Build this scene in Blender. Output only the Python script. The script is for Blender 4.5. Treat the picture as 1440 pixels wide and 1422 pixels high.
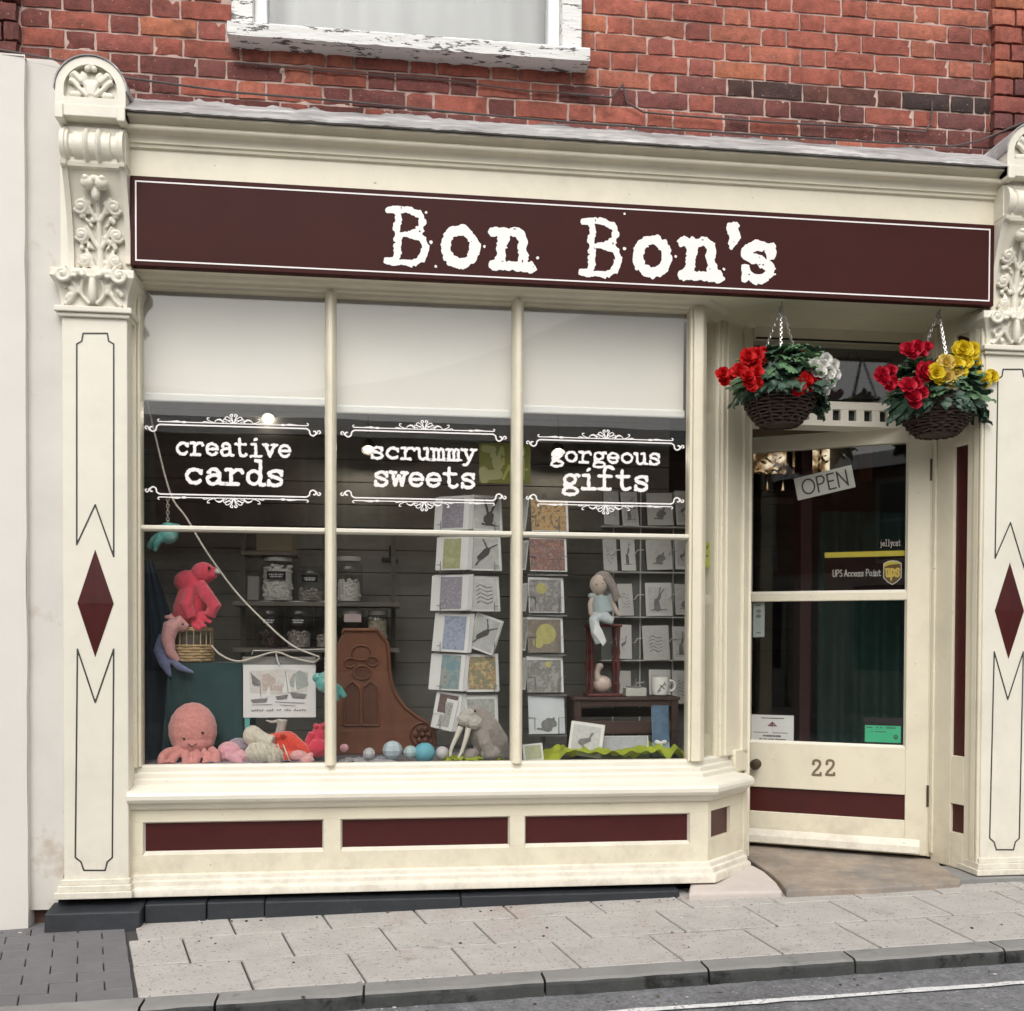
import bpy, math, random
import numpy as np
from mathutils import Matrix, Vector, noise as mnoise

for o in list(bpy.data.objects): bpy.data.objects.remove(o)
scene = bpy.context.scene
COL = scene.collection
rnd = random.Random(7)

# ------------------------------------------------------------------ camera
CAM_D, CAM_H, CAM_F = 4.3, 1.15, 1460.0
CAM_PX, CAM_PY = 720.0, 930.0
YAW, PITCH, ROLL = 0.12494306, -0.01785908, 0.00376495
_fw = np.array([math.sin(YAW)*math.cos(PITCH), math.cos(YAW)*math.cos(PITCH), math.sin(PITCH)])
_r0 = np.array([math.cos(YAW), -math.sin(YAW), 0.0]); _u0 = np.cross(_r0, _fw)
_r = _r0*math.cos(ROLL)+_u0*math.sin(ROLL); _u = -_r0*math.sin(ROLL)+_u0*math.cos(ROLL)
_C = np.array([0.0, -CAM_D, CAM_H])
cam_data = bpy.data.cameras.new('camera')
cam = bpy.data.objects.new('camera', cam_data); COL.objects.link(cam)
cam_data.sensor_fit = 'HORIZONTAL'; cam_data.sensor_width = 36.0
cam_data.lens = 36.0*CAM_F/1440.0
cam_data.shift_y = (CAM_PY-711.0)/1440.0
cam_data.clip_start = 0.05; cam_data.clip_end = 500
cam.matrix_world = Matrix(((_r[0], _u[0], -_fw[0], _C[0]), (_r[1], _u[1], -_fw[1], _C[1]), (_r[2], _u[2], -_fw[2], _C[2]), (0, 0, 0, 1)))
scene.camera = cam

# ------------------------------------------------------------------ sky, sun, exposure
SUN_EL, SUN_AZ = math.radians(48), math.radians(190)      # azimuth measured from +Y towards +X: the sun stands behind the camera
world = bpy.data.worlds.new('World'); scene.world = world; world.use_nodes = True
wn = world.node_tree.nodes; wl = world.node_tree.links
bg = wn['Background']
sky = wn.new('ShaderNodeTexSky'); sky.sky_type = 'NISHITA'; sky.sun_disc = False
sky.sun_elevation = SUN_EL; sky.sun_rotation = SUN_AZ
sky.air_density = 1.0; sky.dust_density = 6.0; sky.ozone_density = 1.0
hs = wn.new('ShaderNodeHueSaturation'); hs.inputs['Saturation'].default_value = 0.22      # overcast: nearly colourless cloud light
wl.new(sky.outputs[0], hs.inputs['Color']); wl.new(hs.outputs[0], bg.inputs['Color'])
bg.inputs['Strength'].default_value = 0.15
sun_data = bpy.data.lights.new('sun', 'SUN'); sun = bpy.data.objects.new('sun', sun_data); COL.objects.link(sun)
sun_data.energy = 0.6; sun_data.angle = math.radians(70); sun_data.color = (1.0, 0.955, 0.89)
_sd = Vector((math.sin(SUN_AZ)*math.cos(SUN_EL), math.cos(SUN_AZ)*math.cos(SUN_EL), math.sin(SUN_EL)))
sun.rotation_euler = _sd.to_track_quat('Z', 'Y').to_euler()
scene.render.engine = 'CYCLES'
scene.view_settings.view_transform = 'Standard'; scene.view_settings.look = 'None'
scene.view_settings.gamma = 1.0; scene.view_settings.use_curve_mapping = False
scene.view_settings.exposure = 0.16
scene.cycles.max_bounces = 5; scene.cycles.use_adaptive_sampling = True; scene.cycles.adaptive_threshold = 0.03; scene.cycles.transparent_max_bounces = 12; scene.cycles.diffuse_bounces = 3; scene.cycles.glossy_bounces = 2

# ------------------------------------------------------------------ pixel <-> place
def ray(px, py): return _fw + _r*(px-CAM_PX)/CAM_F - _u*(py-CAM_PY)/CAM_F
def at(px, py, Y):
    d = ray(px, py); return Vector(_C + d*((Y+CAM_D)/d[1]))
def pix(p):
    d = np.array(p)-_C; z = d@_fw
    return CAM_PX+CAM_F*(d@_r)/z, CAM_PY-CAM_F*(d@_u)/z
GX, GC, G0 = 0.0214, 0.004, 0.0696+0.0005
def gz(x, y): return G0+GX*x+GC*y                   # the pavement climbs gently to the right
def gnd(px, py, dz=0.0):
    d = ray(px, py); t = (G0+dz+GX*_C[0]+GC*_C[1]-_C[2])/(d[2]-GX*d[0]-GC*d[1]); return Vector(_C+d*t)

# ------------------------------------------------------------------ mesh helpers
WORLD = {}                                           # object -> where its parent frame stands
class MB:
    def __init__(s, xf=None): s.v = []; s.f = []; s.m = []; s.xf = xf
    def add(s, vs, fs, mi=0):
        n = len(s.v)
        if s.xf is not None: vs = [s.xf @ Vector(p) for p in vs]
        s.v.extend([tuple(p) for p in vs]); s.f.extend([tuple(i+n for i in q) for q in fs]); s.m.extend([mi]*len(fs)); return s
    def box(s, x0, x1, y0, y1, z0, z1, mi=0):
        return s.add([(x0,y0,z0),(x1,y0,z0),(x1,y1,z0),(x0,y1,z0),(x0,y0,z1),(x1,y0,z1),(x1,y1,z1),(x0,y1,z1)],
                     [(0,3,2,1),(4,5,6,7),(0,1,5,4),(1,2,6,5),(2,3,7,6),(3,0,4,7)], mi)
    def obox(s, c, size, rot=None, mi=0):
        hx, hy, hz = size[0]/2, size[1]/2, size[2]/2; R = rot or Matrix.Identity(3); c = Vector(c)
        return s.add([c+R@Vector((a*hx,b*hy,d*hz)) for d in (-1,1) for a,b in ((-1,-1),(1,-1),(1,1),(-1,1))],
                     [(0,3,2,1),(4,5,6,7),(0,1,5,4),(1,2,6,5),(2,3,7,6),(3,0,4,7)], mi)
    def prism(s, pts, off, mi=0):
        n = len(pts); off = Vector(off); vs = [Vector(p) for p in pts]+[Vector(p)+off for p in pts]
        return s.add(vs, [tuple(range(n)), tuple(range(2*n-1, n-1, -1))]+[(i, i+n, (i+1)%n+n, (i+1)%n) for i in range(n)], mi)
    def tube(s, path, r, n=6, mi=0, cap=True, closed=False):
        path = [Vector(p) for p in path]; k = len(path)
        rs = r if isinstance(r, (list, tuple)) else [r]*k
        vs = []; fs = []; up = None
        for i, p in enumerate(path):
            a = path[i-1] if (i > 0 or closed) else path[i]; b = path[(i+1) % k] if (i < k-1 or closed) else path[i]
            t = (b-a); t = t.normalized() if t.length > 1e-9 else Vector((0,0,1))
            if up is None: up = Vector((0,0,1)) if abs(t.z) < .9 else Vector((1,0,0))
            x = t.cross(up); x = x.normalized() if x.length > 1e-6 else t.orthogonal().normalized()
            up = x.cross(t).normalized()
            for j in range(n):
                an = 2*math.pi*j/n; vs.append(p+(x*math.cos(an)+up*math.sin(an))*rs[i])
        for i in range(k if closed else k-1):
            i2 = (i+1) % k
            for j in range(n): fs.append((i*n+j, i*n+(j+1)%n, i2*n+(j+1)%n, i2*n+j))
        if cap and not closed: fs += [tuple(range(n-1, -1, -1)), tuple((k-1)*n+j for j in range(n))]
        return s.add(vs, fs, mi)
    def lathe(s, c, prof, n=20, mi=0, R=None):
        c = Vector(c); R = R or Matrix.Identity(3); vs = []; fs = []
        for (r, z) in prof:
            for j in range(n):
                a = 2*math.pi*j/n; vs.append(c+R@Vector((r*math.cos(a), r*math.sin(a), z)))
        for i in range(len(prof)-1):
            for j in range(n): fs.append((i*n+j, i*n+(j+1)%n, (i+1)*n+(j+1)%n, (i+1)*n+j))
        if prof[0][0] > 1e-5: fs.append(tuple(range(n-1, -1, -1)))
        if prof[-1][0] > 1e-5: fs.append(tuple((len(prof)-1)*n+j for j in range(n)))
        return s.add(vs, fs, mi)
    def ell(s, c, r, R=None, nu=14, nv=9, mi=0):
        if not hasattr(r, '__len__'): r = (r, r, r)
        c = Vector(c); R = R or Matrix.Identity(3); vs = [c+R@Vector((0,0,-r[2]))]; fs = []
        for i in range(1, nv):
            th = math.pi*i/nv
            for j in range(nu):
                a = 2*math.pi*j/nu; vs.append(c+R@Vector((r[0]*math.sin(th)*math.cos(a), r[1]*math.sin(th)*math.sin(a), -r[2]*math.cos(th))))
        vs.append(c+R@Vector((0,0,r[2])))
        for j in range(nu): fs.append((0, 1+(j+1)%nu, 1+j))
        for i in range(nv-2):
            for j in range(nu): fs.append((1+i*nu+j, 1+i*nu+(j+1)%nu, 1+(i+1)*nu+(j+1)%nu, 1+(i+1)*nu+j))
        b = 1+(nv-2)*nu
        for j in range(nu): fs.append((b+j, b+(j+1)%nu, len(vs)-1))
        return s.add(vs, fs, mi)
    def grid(s, fn, nu, nv, mi=0):
        vs = [fn(i/nu, j/nv) for j in range(nv+1) for i in range(nu+1)]
        return s.add(vs, [(j*(nu+1)+i, j*(nu+1)+i+1, (j+1)*(nu+1)+i+1, (j+1)*(nu+1)+i) for j in range(nv) for i in range(nu)], mi)
    def sweep(s, prof, path, mi=0):                  # prof: (outward offset, z); path: plan points, outward = right-hand side
        k = len(path); n = len(prof); vs = []; fs = []
        P = [Vector(p) for p in path]
        nor = []
        for i in range(k-1):
            d = (P[i+1]-P[i]).normalized(); nor.append(Vector((d.y, -d.x)))
        for i in range(k):
            if i == 0: m = nor[0]
            elif i == k-1: m = nor[-1]
            else: m = (nor[i-1]+nor[i]).normalized(); m = m/m.dot(nor[i])
            for (o, z) in prof: vs.append((P[i].x+m.x*o, P[i].y+m.y*o, z))
        for i in range(k-1):
            for j in range(n): fs.append((i*n+j, (i+1)*n+j, (i+1)*n+(j+1)%n, i*n+(j+1)%n))
        fs += [tuple(range(n)), tuple((k-1)*n+j for j in range(n-1, -1, -1))]
        return s.add(vs, fs, mi)
    def mesh(s, name='m', smooth=None):
        me = bpy.data.meshes.new(name); me.from_pydata(s.v, [], s.f)
        me.polygons.foreach_set('material_index', s.m)
        me.validate(clean_customdata=False); me.update()
        if smooth is not None:
            me.polygons.foreach_set('use_smooth', [True]*len(me.polygons)); me.set_sharp_from_angle(angle=math.radians(smooth))
        return me
    def build(s, name, mats, parent=None, smooth=35, bevel=0.0, seg=2, label=None, kind=None):
        me = s.mesh(name, smooth)
        return link(name, me, mats, parent, bevel, seg, label, kind)
def link(name, me, mats, parent=None, bevel=0.0, seg=2, label=None, kind=None):
    o = bpy.data.objects.new(name, me); COL.objects.link(o)
    if not isinstance(mats, (list, tuple)): mats = [mats]
    if len(me.materials) == 0:
        for m in mats: me.materials.append(m)
    if parent is not None: adopt(o, parent)
    if bevel > 0:
        b = o.modifiers.new('bevel', 'BEVEL'); b.width = bevel; b.segments = seg; b.limit_method = 'ANGLE'; b.angle_limit = math.radians(40); b.harden_normals = False
    if label: o['label'] = label
    if kind: o['kind'] = kind
    return o
def adopt(o, parent):
    o.parent = parent; o.matrix_parent_inverse = WORLD.get(parent.name, Matrix.Identity(4)).inverted()
def recalc(o):
    import bmesh
    bm = bmesh.new(); bm.from_mesh(o.data); bmesh.ops.recalc_face_normals(bm, faces=bm.faces); bm.to_mesh(o.data); bm.free(); return o
def thing(name, label, cat, loc=(0,0,0), group=None):
    o = bpy.data.objects.new(name, None); COL.objects.link(o); o.empty_display_size = .05
    o.location = loc; WORLD[o.name] = Matrix.Translation(Vector(loc)); tag(o, label, cat, group); return o
def tag(o, label, cat, group=None):
    o['label'] = label; o['category'] = cat
    if group: o['group'] = group
    return o
def remesh(o, size=.005, smooth=8):
    m = o.modifiers.new('remesh', 'REMESH'); m.mode = 'VOXEL'; m.voxel_size = size; m.use_smooth_shade = True
    k = o.modifiers.new('smooth', 'SMOOTH'); k.iterations = smooth; k.factor = .5
    return o
def rotm(ax, deg): return Matrix.Rotation(math.radians(deg), 3, ax)
def arc(cx, cy, rx, ry, a0, a1, n=16):
    return [(cx+rx*math.cos(math.radians(a0+(a1-a0)*i/n)), cy+ry*math.sin(math.radians(a0+(a1-a0)*i/n))) for i in range(n+1)]
def spline(pts, n=6):
    P = [np.array(p, float) for p in pts]; P = [2*P[0]-P[1]]+P+[2*P[-1]-P[-2]]; out = []
    for i in range(1, len(P)-2):
        for k in range(n):
            t = k/n; a, b, c, d = P[i-1:i+3]
            out.append(tuple(.5*((2*b)+(c-a)*t+(2*a-5*b+4*c-d)*t*t+(3*b-a-3*c+d)*t**3)))
    out.append(tuple(P[-2])); return out
def spiral(cx, cy, r0, r1, a0, turns, n=26):
    return [(cx+(r0+(r1-r0)*i/n)*math.cos(math.radians(a0)+turns*2*math.pi*i/n), cy+(r0+(r1-r0)*i/n)*math.sin(math.radians(a0)+turns*2*math.pi*i/n)) for i in range(n+1)]

# ------------------------------------------------------------------ materials
def _n(nt, t, **kw):
    x = nt.nodes.new(t)
    for k, v in kw.items(): setattr(x, k, v)
    return x
MATS = {}
def pm(name, col, rough=.5, var=.08, vscale=6.0, bump=0.0, bscale=60.0, col2=None, c2scale=3.0, c2lo=.5, c2hi=.6, spec=.5, metal=0.0, sheen=0.0, objcol=False, speck=None, speckscale=250, specklo=.62, coat=0.0, stretch=None, trans=0.0):
    """Principled colour with cloudy variation, a second colour in patches, specks and fine relief."""
    m = bpy.data.materials.new(name); m.use_nodes = True; nt = m.node_tree; L = nt.links; b = nt.nodes['Principled BSDF']
    b.inputs['Roughness'].default_value = rough; b.inputs['Specular IOR Level'].default_value = spec; b.inputs['Metallic'].default_value = metal
    if coat: b.inputs['Coat Weight'].default_value = coat; b.inputs['Coat Roughness'].default_value = .12
    if sheen: b.inputs['Sheen Weight'].default_value = sheen; b.inputs['Sheen Roughness'].default_value = .6
    tc = _n(nt, 'ShaderNodeTexCoord'); src = tc.outputs['Object']
    if stretch:
        mp = _n(nt, 'ShaderNodeMapping'); mp.inputs['Scale'].default_value = stretch; L.new(src, mp.inputs['Vector']); src = mp.outputs[0]
    if objcol:
        oi = _n(nt, 'ShaderNodeObjectInfo'); base = oi.outputs['Color']
        sep = _n(nt, 'ShaderNodeVectorMath', operation='ADD'); rv = _n(nt, 'ShaderNodeVectorMath', operation='SCALE'); rv.inputs[0].default_value = (37.0, 11.0, 23.0)
        L.new(oi.outputs['Random'], rv.inputs['Scale']); L.new(src, sep.inputs[0]); L.new(rv.outputs[0], sep.inputs[1]); src = sep.outputs[0]
    else:
        rgb = _n(nt, 'ShaderNodeRGB'); rgb.outputs[0].default_value = (*col, 1); base = rgb.outputs[0]
    if var:
        nz = _n(nt, 'ShaderNodeTexNoise'); nz.inputs['Scale'].default_value = vscale; nz.inputs['Detail'].default_value = 3; nz.inputs['Roughness'].default_value = .65; L.new(src, nz.inputs['Vector'])
        mr = _n(nt, 'ShaderNodeMapRange'); mr.inputs[1].default_value = .25; mr.inputs[2].default_value = .75; mr.inputs[3].default_value = 1-var; mr.inputs[4].default_value = 1+var; L.new(nz.outputs[0], mr.inputs[0])
        vm = _n(nt, 'ShaderNodeVectorMath', operation='SCALE'); L.new(base, vm.inputs[0]); L.new(mr.outputs[0], vm.inputs['Scale']); base = vm.outputs[0]
    if col2 is not None:
        n2 = _n(nt, 'ShaderNodeTexNoise'); n2.inputs['Scale'].default_value = c2scale; n2.inputs['Detail'].default_value = 4; n2.inputs['Roughness'].default_value = .7; L.new(src, n2.inputs['Vector'])
        m2 = _n(nt, 'ShaderNodeMapRange'); m2.inputs[1].default_value = c2lo; m2.inputs[2].default_value = c2hi; L.new(n2.outputs[0], m2.inputs[0])
        mx = _n(nt, 'ShaderNodeMix', data_type='RGBA'); L.new(m2.outputs[0], mx.inputs[0]); L.new(base, mx.inputs[6]); mx.inputs[7].default_value = (*col2, 1); base = mx.outputs[2]
    if speck is not None:
        n3 = _n(nt, 'ShaderNodeTexNoise'); n3.inputs['Scale'].default_value = speckscale; n3.inputs['Detail'].default_value = 2; L.new(src, n3.inputs['Vector'])
        m3 = _n(nt, 'ShaderNodeMapRange'); m3.inputs[1].default_value = specklo; m3.inputs[2].default_value = specklo+.06; L.new(n3.outputs[0], m3.inputs[0])
        mx3 = _n(nt, 'ShaderNodeMix', data_type='RGBA'); L.new(m3.outputs[0], mx3.inputs[0]); L.new(base, mx3.inputs[6]); mx3.inputs[7].default_value = (*speck, 1); base = mx3.outputs[2]
    L.new(base, b.inputs['Base Color'])
    if bump:
        nb = _n(nt, 'ShaderNodeTexNoise'); nb.inputs['Scale'].default_value = bscale; nb.inputs['Detail'].default_value = 2; L.new(src, nb.inputs['Vector'])
        bp = _n(nt, 'ShaderNodeBump'); bp.inputs['Strength'].default_value = min(1.0, bump); bp.inputs['Distance'].default_value = .004; L.new(nb.outputs[0], bp.inputs['Height']); L.new(bp.outputs[0], b.inputs['Normal'])
    if trans:
        tr = _n(nt, 'ShaderNodeBsdfTranslucent'); L.new(base, tr.inputs[0]); ms = _n(nt, 'ShaderNodeMixShader'); ms.inputs[0].default_value = trans
        out = nt.nodes['Material Output']; L.new(b.outputs[0], ms.inputs[1]); L.new(tr.outputs[0], ms.inputs[2]); L.new(ms.outputs[0], out.inputs['Surface'])
    MATS[name] = m; return m
def glass_mat(name, tint=(1, 1, 1), wob=0.0):
    """Thin pane: clear transmission with Schlick reflection, the same from both sides."""
    m = bpy.data.materials.new(name); m.use_nodes = True; nt = m.node_tree; L = nt.links; nt.nodes.remove(nt.nodes['Principled BSDF'])
    lw = _n(nt, 'ShaderNodeLayerWeight'); lw.inputs['Blend'].default_value = .5
    p5 = _n(nt, 'ShaderNodeMath', operation='POWER'); p5.inputs[1].default_value = 5; L.new(lw.outputs['Facing'], p5.inputs[0])
    mr = _n(nt, 'ShaderNodeMapRange'); mr.inputs[3].default_value = .055; mr.inputs[4].default_value = 1; L.new(p5.outputs[0], mr.inputs[0])
    t = _n(nt, 'ShaderNodeBsdfTransparent'); t.inputs[0].default_value = (*tint, 1)
    g = _n(nt, 'ShaderNodeBsdfGlossy'); g.inputs['Roughness'].default_value = .0
    if wob:
        tc = _n(nt, 'ShaderNodeTexCoord'); nz = _n(nt, 'ShaderNodeTexNoise'); nz.inputs['Scale'].default_value = 2.2; nz.inputs['Detail'].default_value = 1; L.new(tc.outputs['Object'], nz.inputs['Vector'])
        bp = _n(nt, 'ShaderNodeBump'); bp.inputs['Strength'].default_value = wob; bp.inputs['Distance'].default_value = .01; L.new(nz.outputs[0], bp.inputs['Height']); L.new(bp.outputs[0], g.inputs['Normal'])
    ms = _n(nt, 'ShaderNodeMixShader'); L.new(mr.outputs[0], ms.inputs[0]); L.new(t.outputs[0], ms.inputs[1]); L.new(g.outputs[0], ms.inputs[2])
    L.new(ms.outputs[0], nt.nodes['Material Output'].inputs['Surface']); return m
def emit_mat(name, col, s):
    m = bpy.data.materials.new(name); m.use_nodes = True; b = m.node_tree.nodes['Principled BSDF']
    b.inputs['Emission Color'].default_value = (*col, 1); b.inputs['Emission Strength'].default_value = s; b.inputs['Base Color'].default_value = (*col, 1); return m
def grime(m, col, z0, z1, amount=.6, scale=14):
    """splashed dirt on the lowest part of a painted surface, broken up by noise"""
    nt = m.node_tree; L = nt.links; b = nt.nodes['Principled BSDF']; src = b.inputs['Base Color'].links[0].from_socket
    ge = _n(nt, 'ShaderNodeNewGeometry'); sp = _n(nt, 'ShaderNodeSeparateXYZ'); L.new(ge.outputs['Position'], sp.inputs[0])
    mr = _n(nt, 'ShaderNodeMapRange'); mr.inputs[1].default_value = z1; mr.inputs[2].default_value = z0; L.new(sp.outputs['Z'], mr.inputs[0])
    nz = _n(nt, 'ShaderNodeTexNoise'); nz.inputs['Scale'].default_value = scale; nz.inputs['Detail'].default_value = 4; nz.inputs['Roughness'].default_value = .75; L.new(ge.outputs['Position'], nz.inputs['Vector'])
    m2 = _n(nt, 'ShaderNodeMapRange'); m2.inputs[1].default_value = .42; m2.inputs[2].default_value = .68; m2.inputs[4].default_value = amount; L.new(nz.outputs[0], m2.inputs[0])
    mu = _n(nt, 'ShaderNodeMath', operation='MULTIPLY'); L.new(mr.outputs[0], mu.inputs[0]); L.new(m2.outputs[0], mu.inputs[1])
    mx = _n(nt, 'ShaderNodeMix', data_type='RGBA'); L.new(mu.outputs[0], mx.inputs[0]); L.new(src, mx.inputs[6]); mx.inputs[7].default_value = (*col, 1); L.new(mx.outputs[2], b.inputs['Base Color'])
def stain(m, scale=2.0, lo=.45, hi=.75, dark=.55, stretch=(1,1,1)):
    """large uneven weathering across neighbouring pieces (world-space noise)"""
    nt = m.node_tree; L = nt.links; b = nt.nodes['Principled BSDF']; src = b.inputs['Base Color'].links[0].from_socket
    ge = _n(nt, 'ShaderNodeNewGeometry'); mp = _n(nt, 'ShaderNodeMapping'); mp.inputs['Scale'].default_value = stretch; L.new(ge.outputs['Position'], mp.inputs[0])
    nz = _n(nt, 'ShaderNodeTexNoise'); nz.inputs['Scale'].default_value = scale; nz.inputs['Detail'].default_value = 5; nz.inputs['Roughness'].default_value = .65; L.new(mp.outputs[0], nz.inputs['Vector'])
    mr = _n(nt, 'ShaderNodeMapRange'); mr.inputs[1].default_value = lo; mr.inputs[2].default_value = hi; mr.inputs[3].default_value = 1; mr.inputs[4].default_value = dark; L.new(nz.outputs[0], mr.inputs[0])
    vm = _n(nt, 'ShaderNodeVectorMath', operation='SCALE'); L.new(src, vm.inputs[0]); L.new(mr.outputs[0], vm.inputs['Scale']); L.new(vm.outputs[0], b.inputs['Base Color'])
def S(r, g, b):                                      # sRGB bytes -> linear
    return tuple(((c/255)/12.92 if c/255 <= .04045 else ((c/255+.055)/1.055)**2.4) for c in (r, g, b))

M_cream = pm('cream_paint', (.78, .722, .565), .32, .05, 5, .14, 45, col2=(.66,.59,.46), c2scale=9, c2lo=.66, c2hi=.82, speck=(.45,.40,.32), speckscale=60, specklo=.735)
M_creamlt = pm('cream_paint_pale', (.775, .735, .625), .36, .045, 5, .14, 45, speck=(.5,.46,.38), speckscale=50, specklo=.74)
M_carve = pm('carved_cream', (.77, .73, .62), .45, .05, 14, .25, 60, col2=(.50,.46,.38), c2scale=40, c2lo=.66, c2hi=.78)
grime(M_cream, (.34,.28,.20), .12, .42, .45, 11); grime(M_creamlt, (.36,.30,.22), .12, .40, .5, 11); stain(M_cream, 3.5, .5, .8, .86); stain(M_creamlt, 3.5, .5, .8, .90)
grime(M_carve, (.3,.25,.18), .1, .2)
M_maroon = pm('maroon_paint', (.060, .0095, .0085), .33, .14, 9, .06, 30, spec=.5)
M_sign = pm('sign_board', (.046, .0095, .0075), .5, .10, 3, .02, 20, spec=.14)
M_signedge = pm('sign_edge', (.02, .013, .012), .4)
M_vinyl = pm('white_vinyl', (.88, .85, .82), .45, .03)
M_vinylgrey = pm('grey_vinyl', (.62, .61, .58), .45, .03)
M_line = pm('dark_lining_paint', (.045, .045, .04), .45)
M_brick = pm('brick', (.3, .1, .07), .92, .30, 34, .8, 130, objcol=True, col2=(.13,.075,.065), c2scale=18, c2lo=.58, c2hi=.80, speck=(.40,.25,.20), speckscale=90, specklo=.69)
stain(M_brick, 2.6, .46, .74, .55, (1,1,1.6)); stain(M_brick, 11, .52, .74, .62)
M_mortar = pm('mortar', (.54, .40, .345), .95, .15, 20, .7, 120, col2=(.24,.18,.165), c2scale=3.2, c2lo=.50, c2hi=.70)
M_lead = pm('lead_sheet', (.38, .37, .365), .7, .30, 14, .7, 30, col2=(.60,.59,.58), c2scale=9, c2lo=.52, c2hi=.66, stretch=(.5,1,2.2))
stain(M_lead, 6, .46, .70, .5, (.6,1,2))
M_render = pm('white_render', (.72, .69, .635), .75, .035, 4, .22, 16, col2=(.62,.57,.49), c2scale=5, c2lo=.68, c2hi=.85)
M_renderdirty = pm('dirty_render', (.66, .63, .58), .8, .05, 4, .3, 18, col2=(.48,.40,.31), c2scale=4.5, c2lo=.60, c2hi=.76)
M_slab = pm('paving_slab', (.435, .415, .39), .9, .12, 7, .5, 190, col2=(.41,.345,.315), c2scale=2.6, c2lo=.58, c2hi=.70, speck=(.19,.175,.165), speckscale=85, specklo=.625)
stain(M_slab, 9, .60, .74, .62)
M_joint = pm('joint_grit', (.06, .057, .055), .95, .2, 30)
M_kerb = pm('kerb_stone', (.24, .235, .225), .85, .14, 8, .4, 90, col2=(.10,.11,.105), c2scale=4, c2lo=.58, c2hi=.74)
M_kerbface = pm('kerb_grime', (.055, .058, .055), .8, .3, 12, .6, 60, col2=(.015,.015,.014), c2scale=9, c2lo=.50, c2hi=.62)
M_paver = pm('block_paver', (.155, .148, .155), .85, .10, 9, .35, 120, objcol=False)
M_asphalt = pm('asphalt', (.20, .203, .212), .9, .30, 26, 1.0, 120, speck=(.46,.46,.46), speckscale=80, specklo=.67, col2=(.105,.105,.112), c2scale=2, c2lo=.5, c2hi=.7)
stain(M_asphalt, 70, .45, .65, .6)
M_roadpaint = pm('road_paint', (.72, .72, .72), .7, .2, 30, .4, 90, col2=(.25,.25,.25), c2scale=60, c2lo=.54, c2hi=.64)
M_plinth = pm('plinth_paint', (.020, .023, .028), .6, .25, 9, .4, 50, col2=(.10,.11,.12), c2scale=14, c2lo=.66, c2hi=.8)
M_stone = pm('step_stone', (.36, .295, .235), .8, .18, 9, .6, 70, col2=(.27,.245,.22), c2scale=4, c2lo=.46, c2hi=.62, speck=(.18,.15,.12), speckscale=60, specklo=.68)
stain(M_stone, 5, .45, .7, .68)
M_concrete = pm('pale_concrete', (.55, .49, .45), .85, .08, 7, .35, 70)
M_glass = glass_mat('window_glass', (.975, .975, .962), .06); M_glassflat = glass_mat('sash_glass', (.93, .94, .94))
M_upvc = pm('white_upvc', (.85, .85, .84), .35, .02)
M_peel = pm('peeling_white_paint', (.76, .75, .72), .6, .05, 9, .6, 60, col2=(.12,.115,.11), c2scale=34, c2lo=.575, c2hi=.595, stretch=(.35,1,1.5))
M_net = pm('net_curtain', (.42, .415, .40), .95, .05, 5, 0)
M_black = pm('black', (.012, .011, .011), .5, .1)
M_dark = pm('dark_interior', (.085, .080, .072), .8, .25, 3)
M_brass = pm('aged_brass', (.10, .075, .045), .45, .2, 30, metal=.6)
M_cable = pm('grey_cable', (.09, .075, .07), .7, .1)
M_steel = pm('bright_chain', (.55, .53, .50), .35, .1, metal=.9)
M_wire = pm('white_wire', (.60, .60, .59), .4)
M_darkwire = pm('grey_wire', (.30, .30, .30), .4, metal=.5)
M_paper = pm('white_card', (.74, .745, .75), .7, .02)
M_white = pm('white_gloss', (.80, .80, .78), .25, .02)
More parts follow.
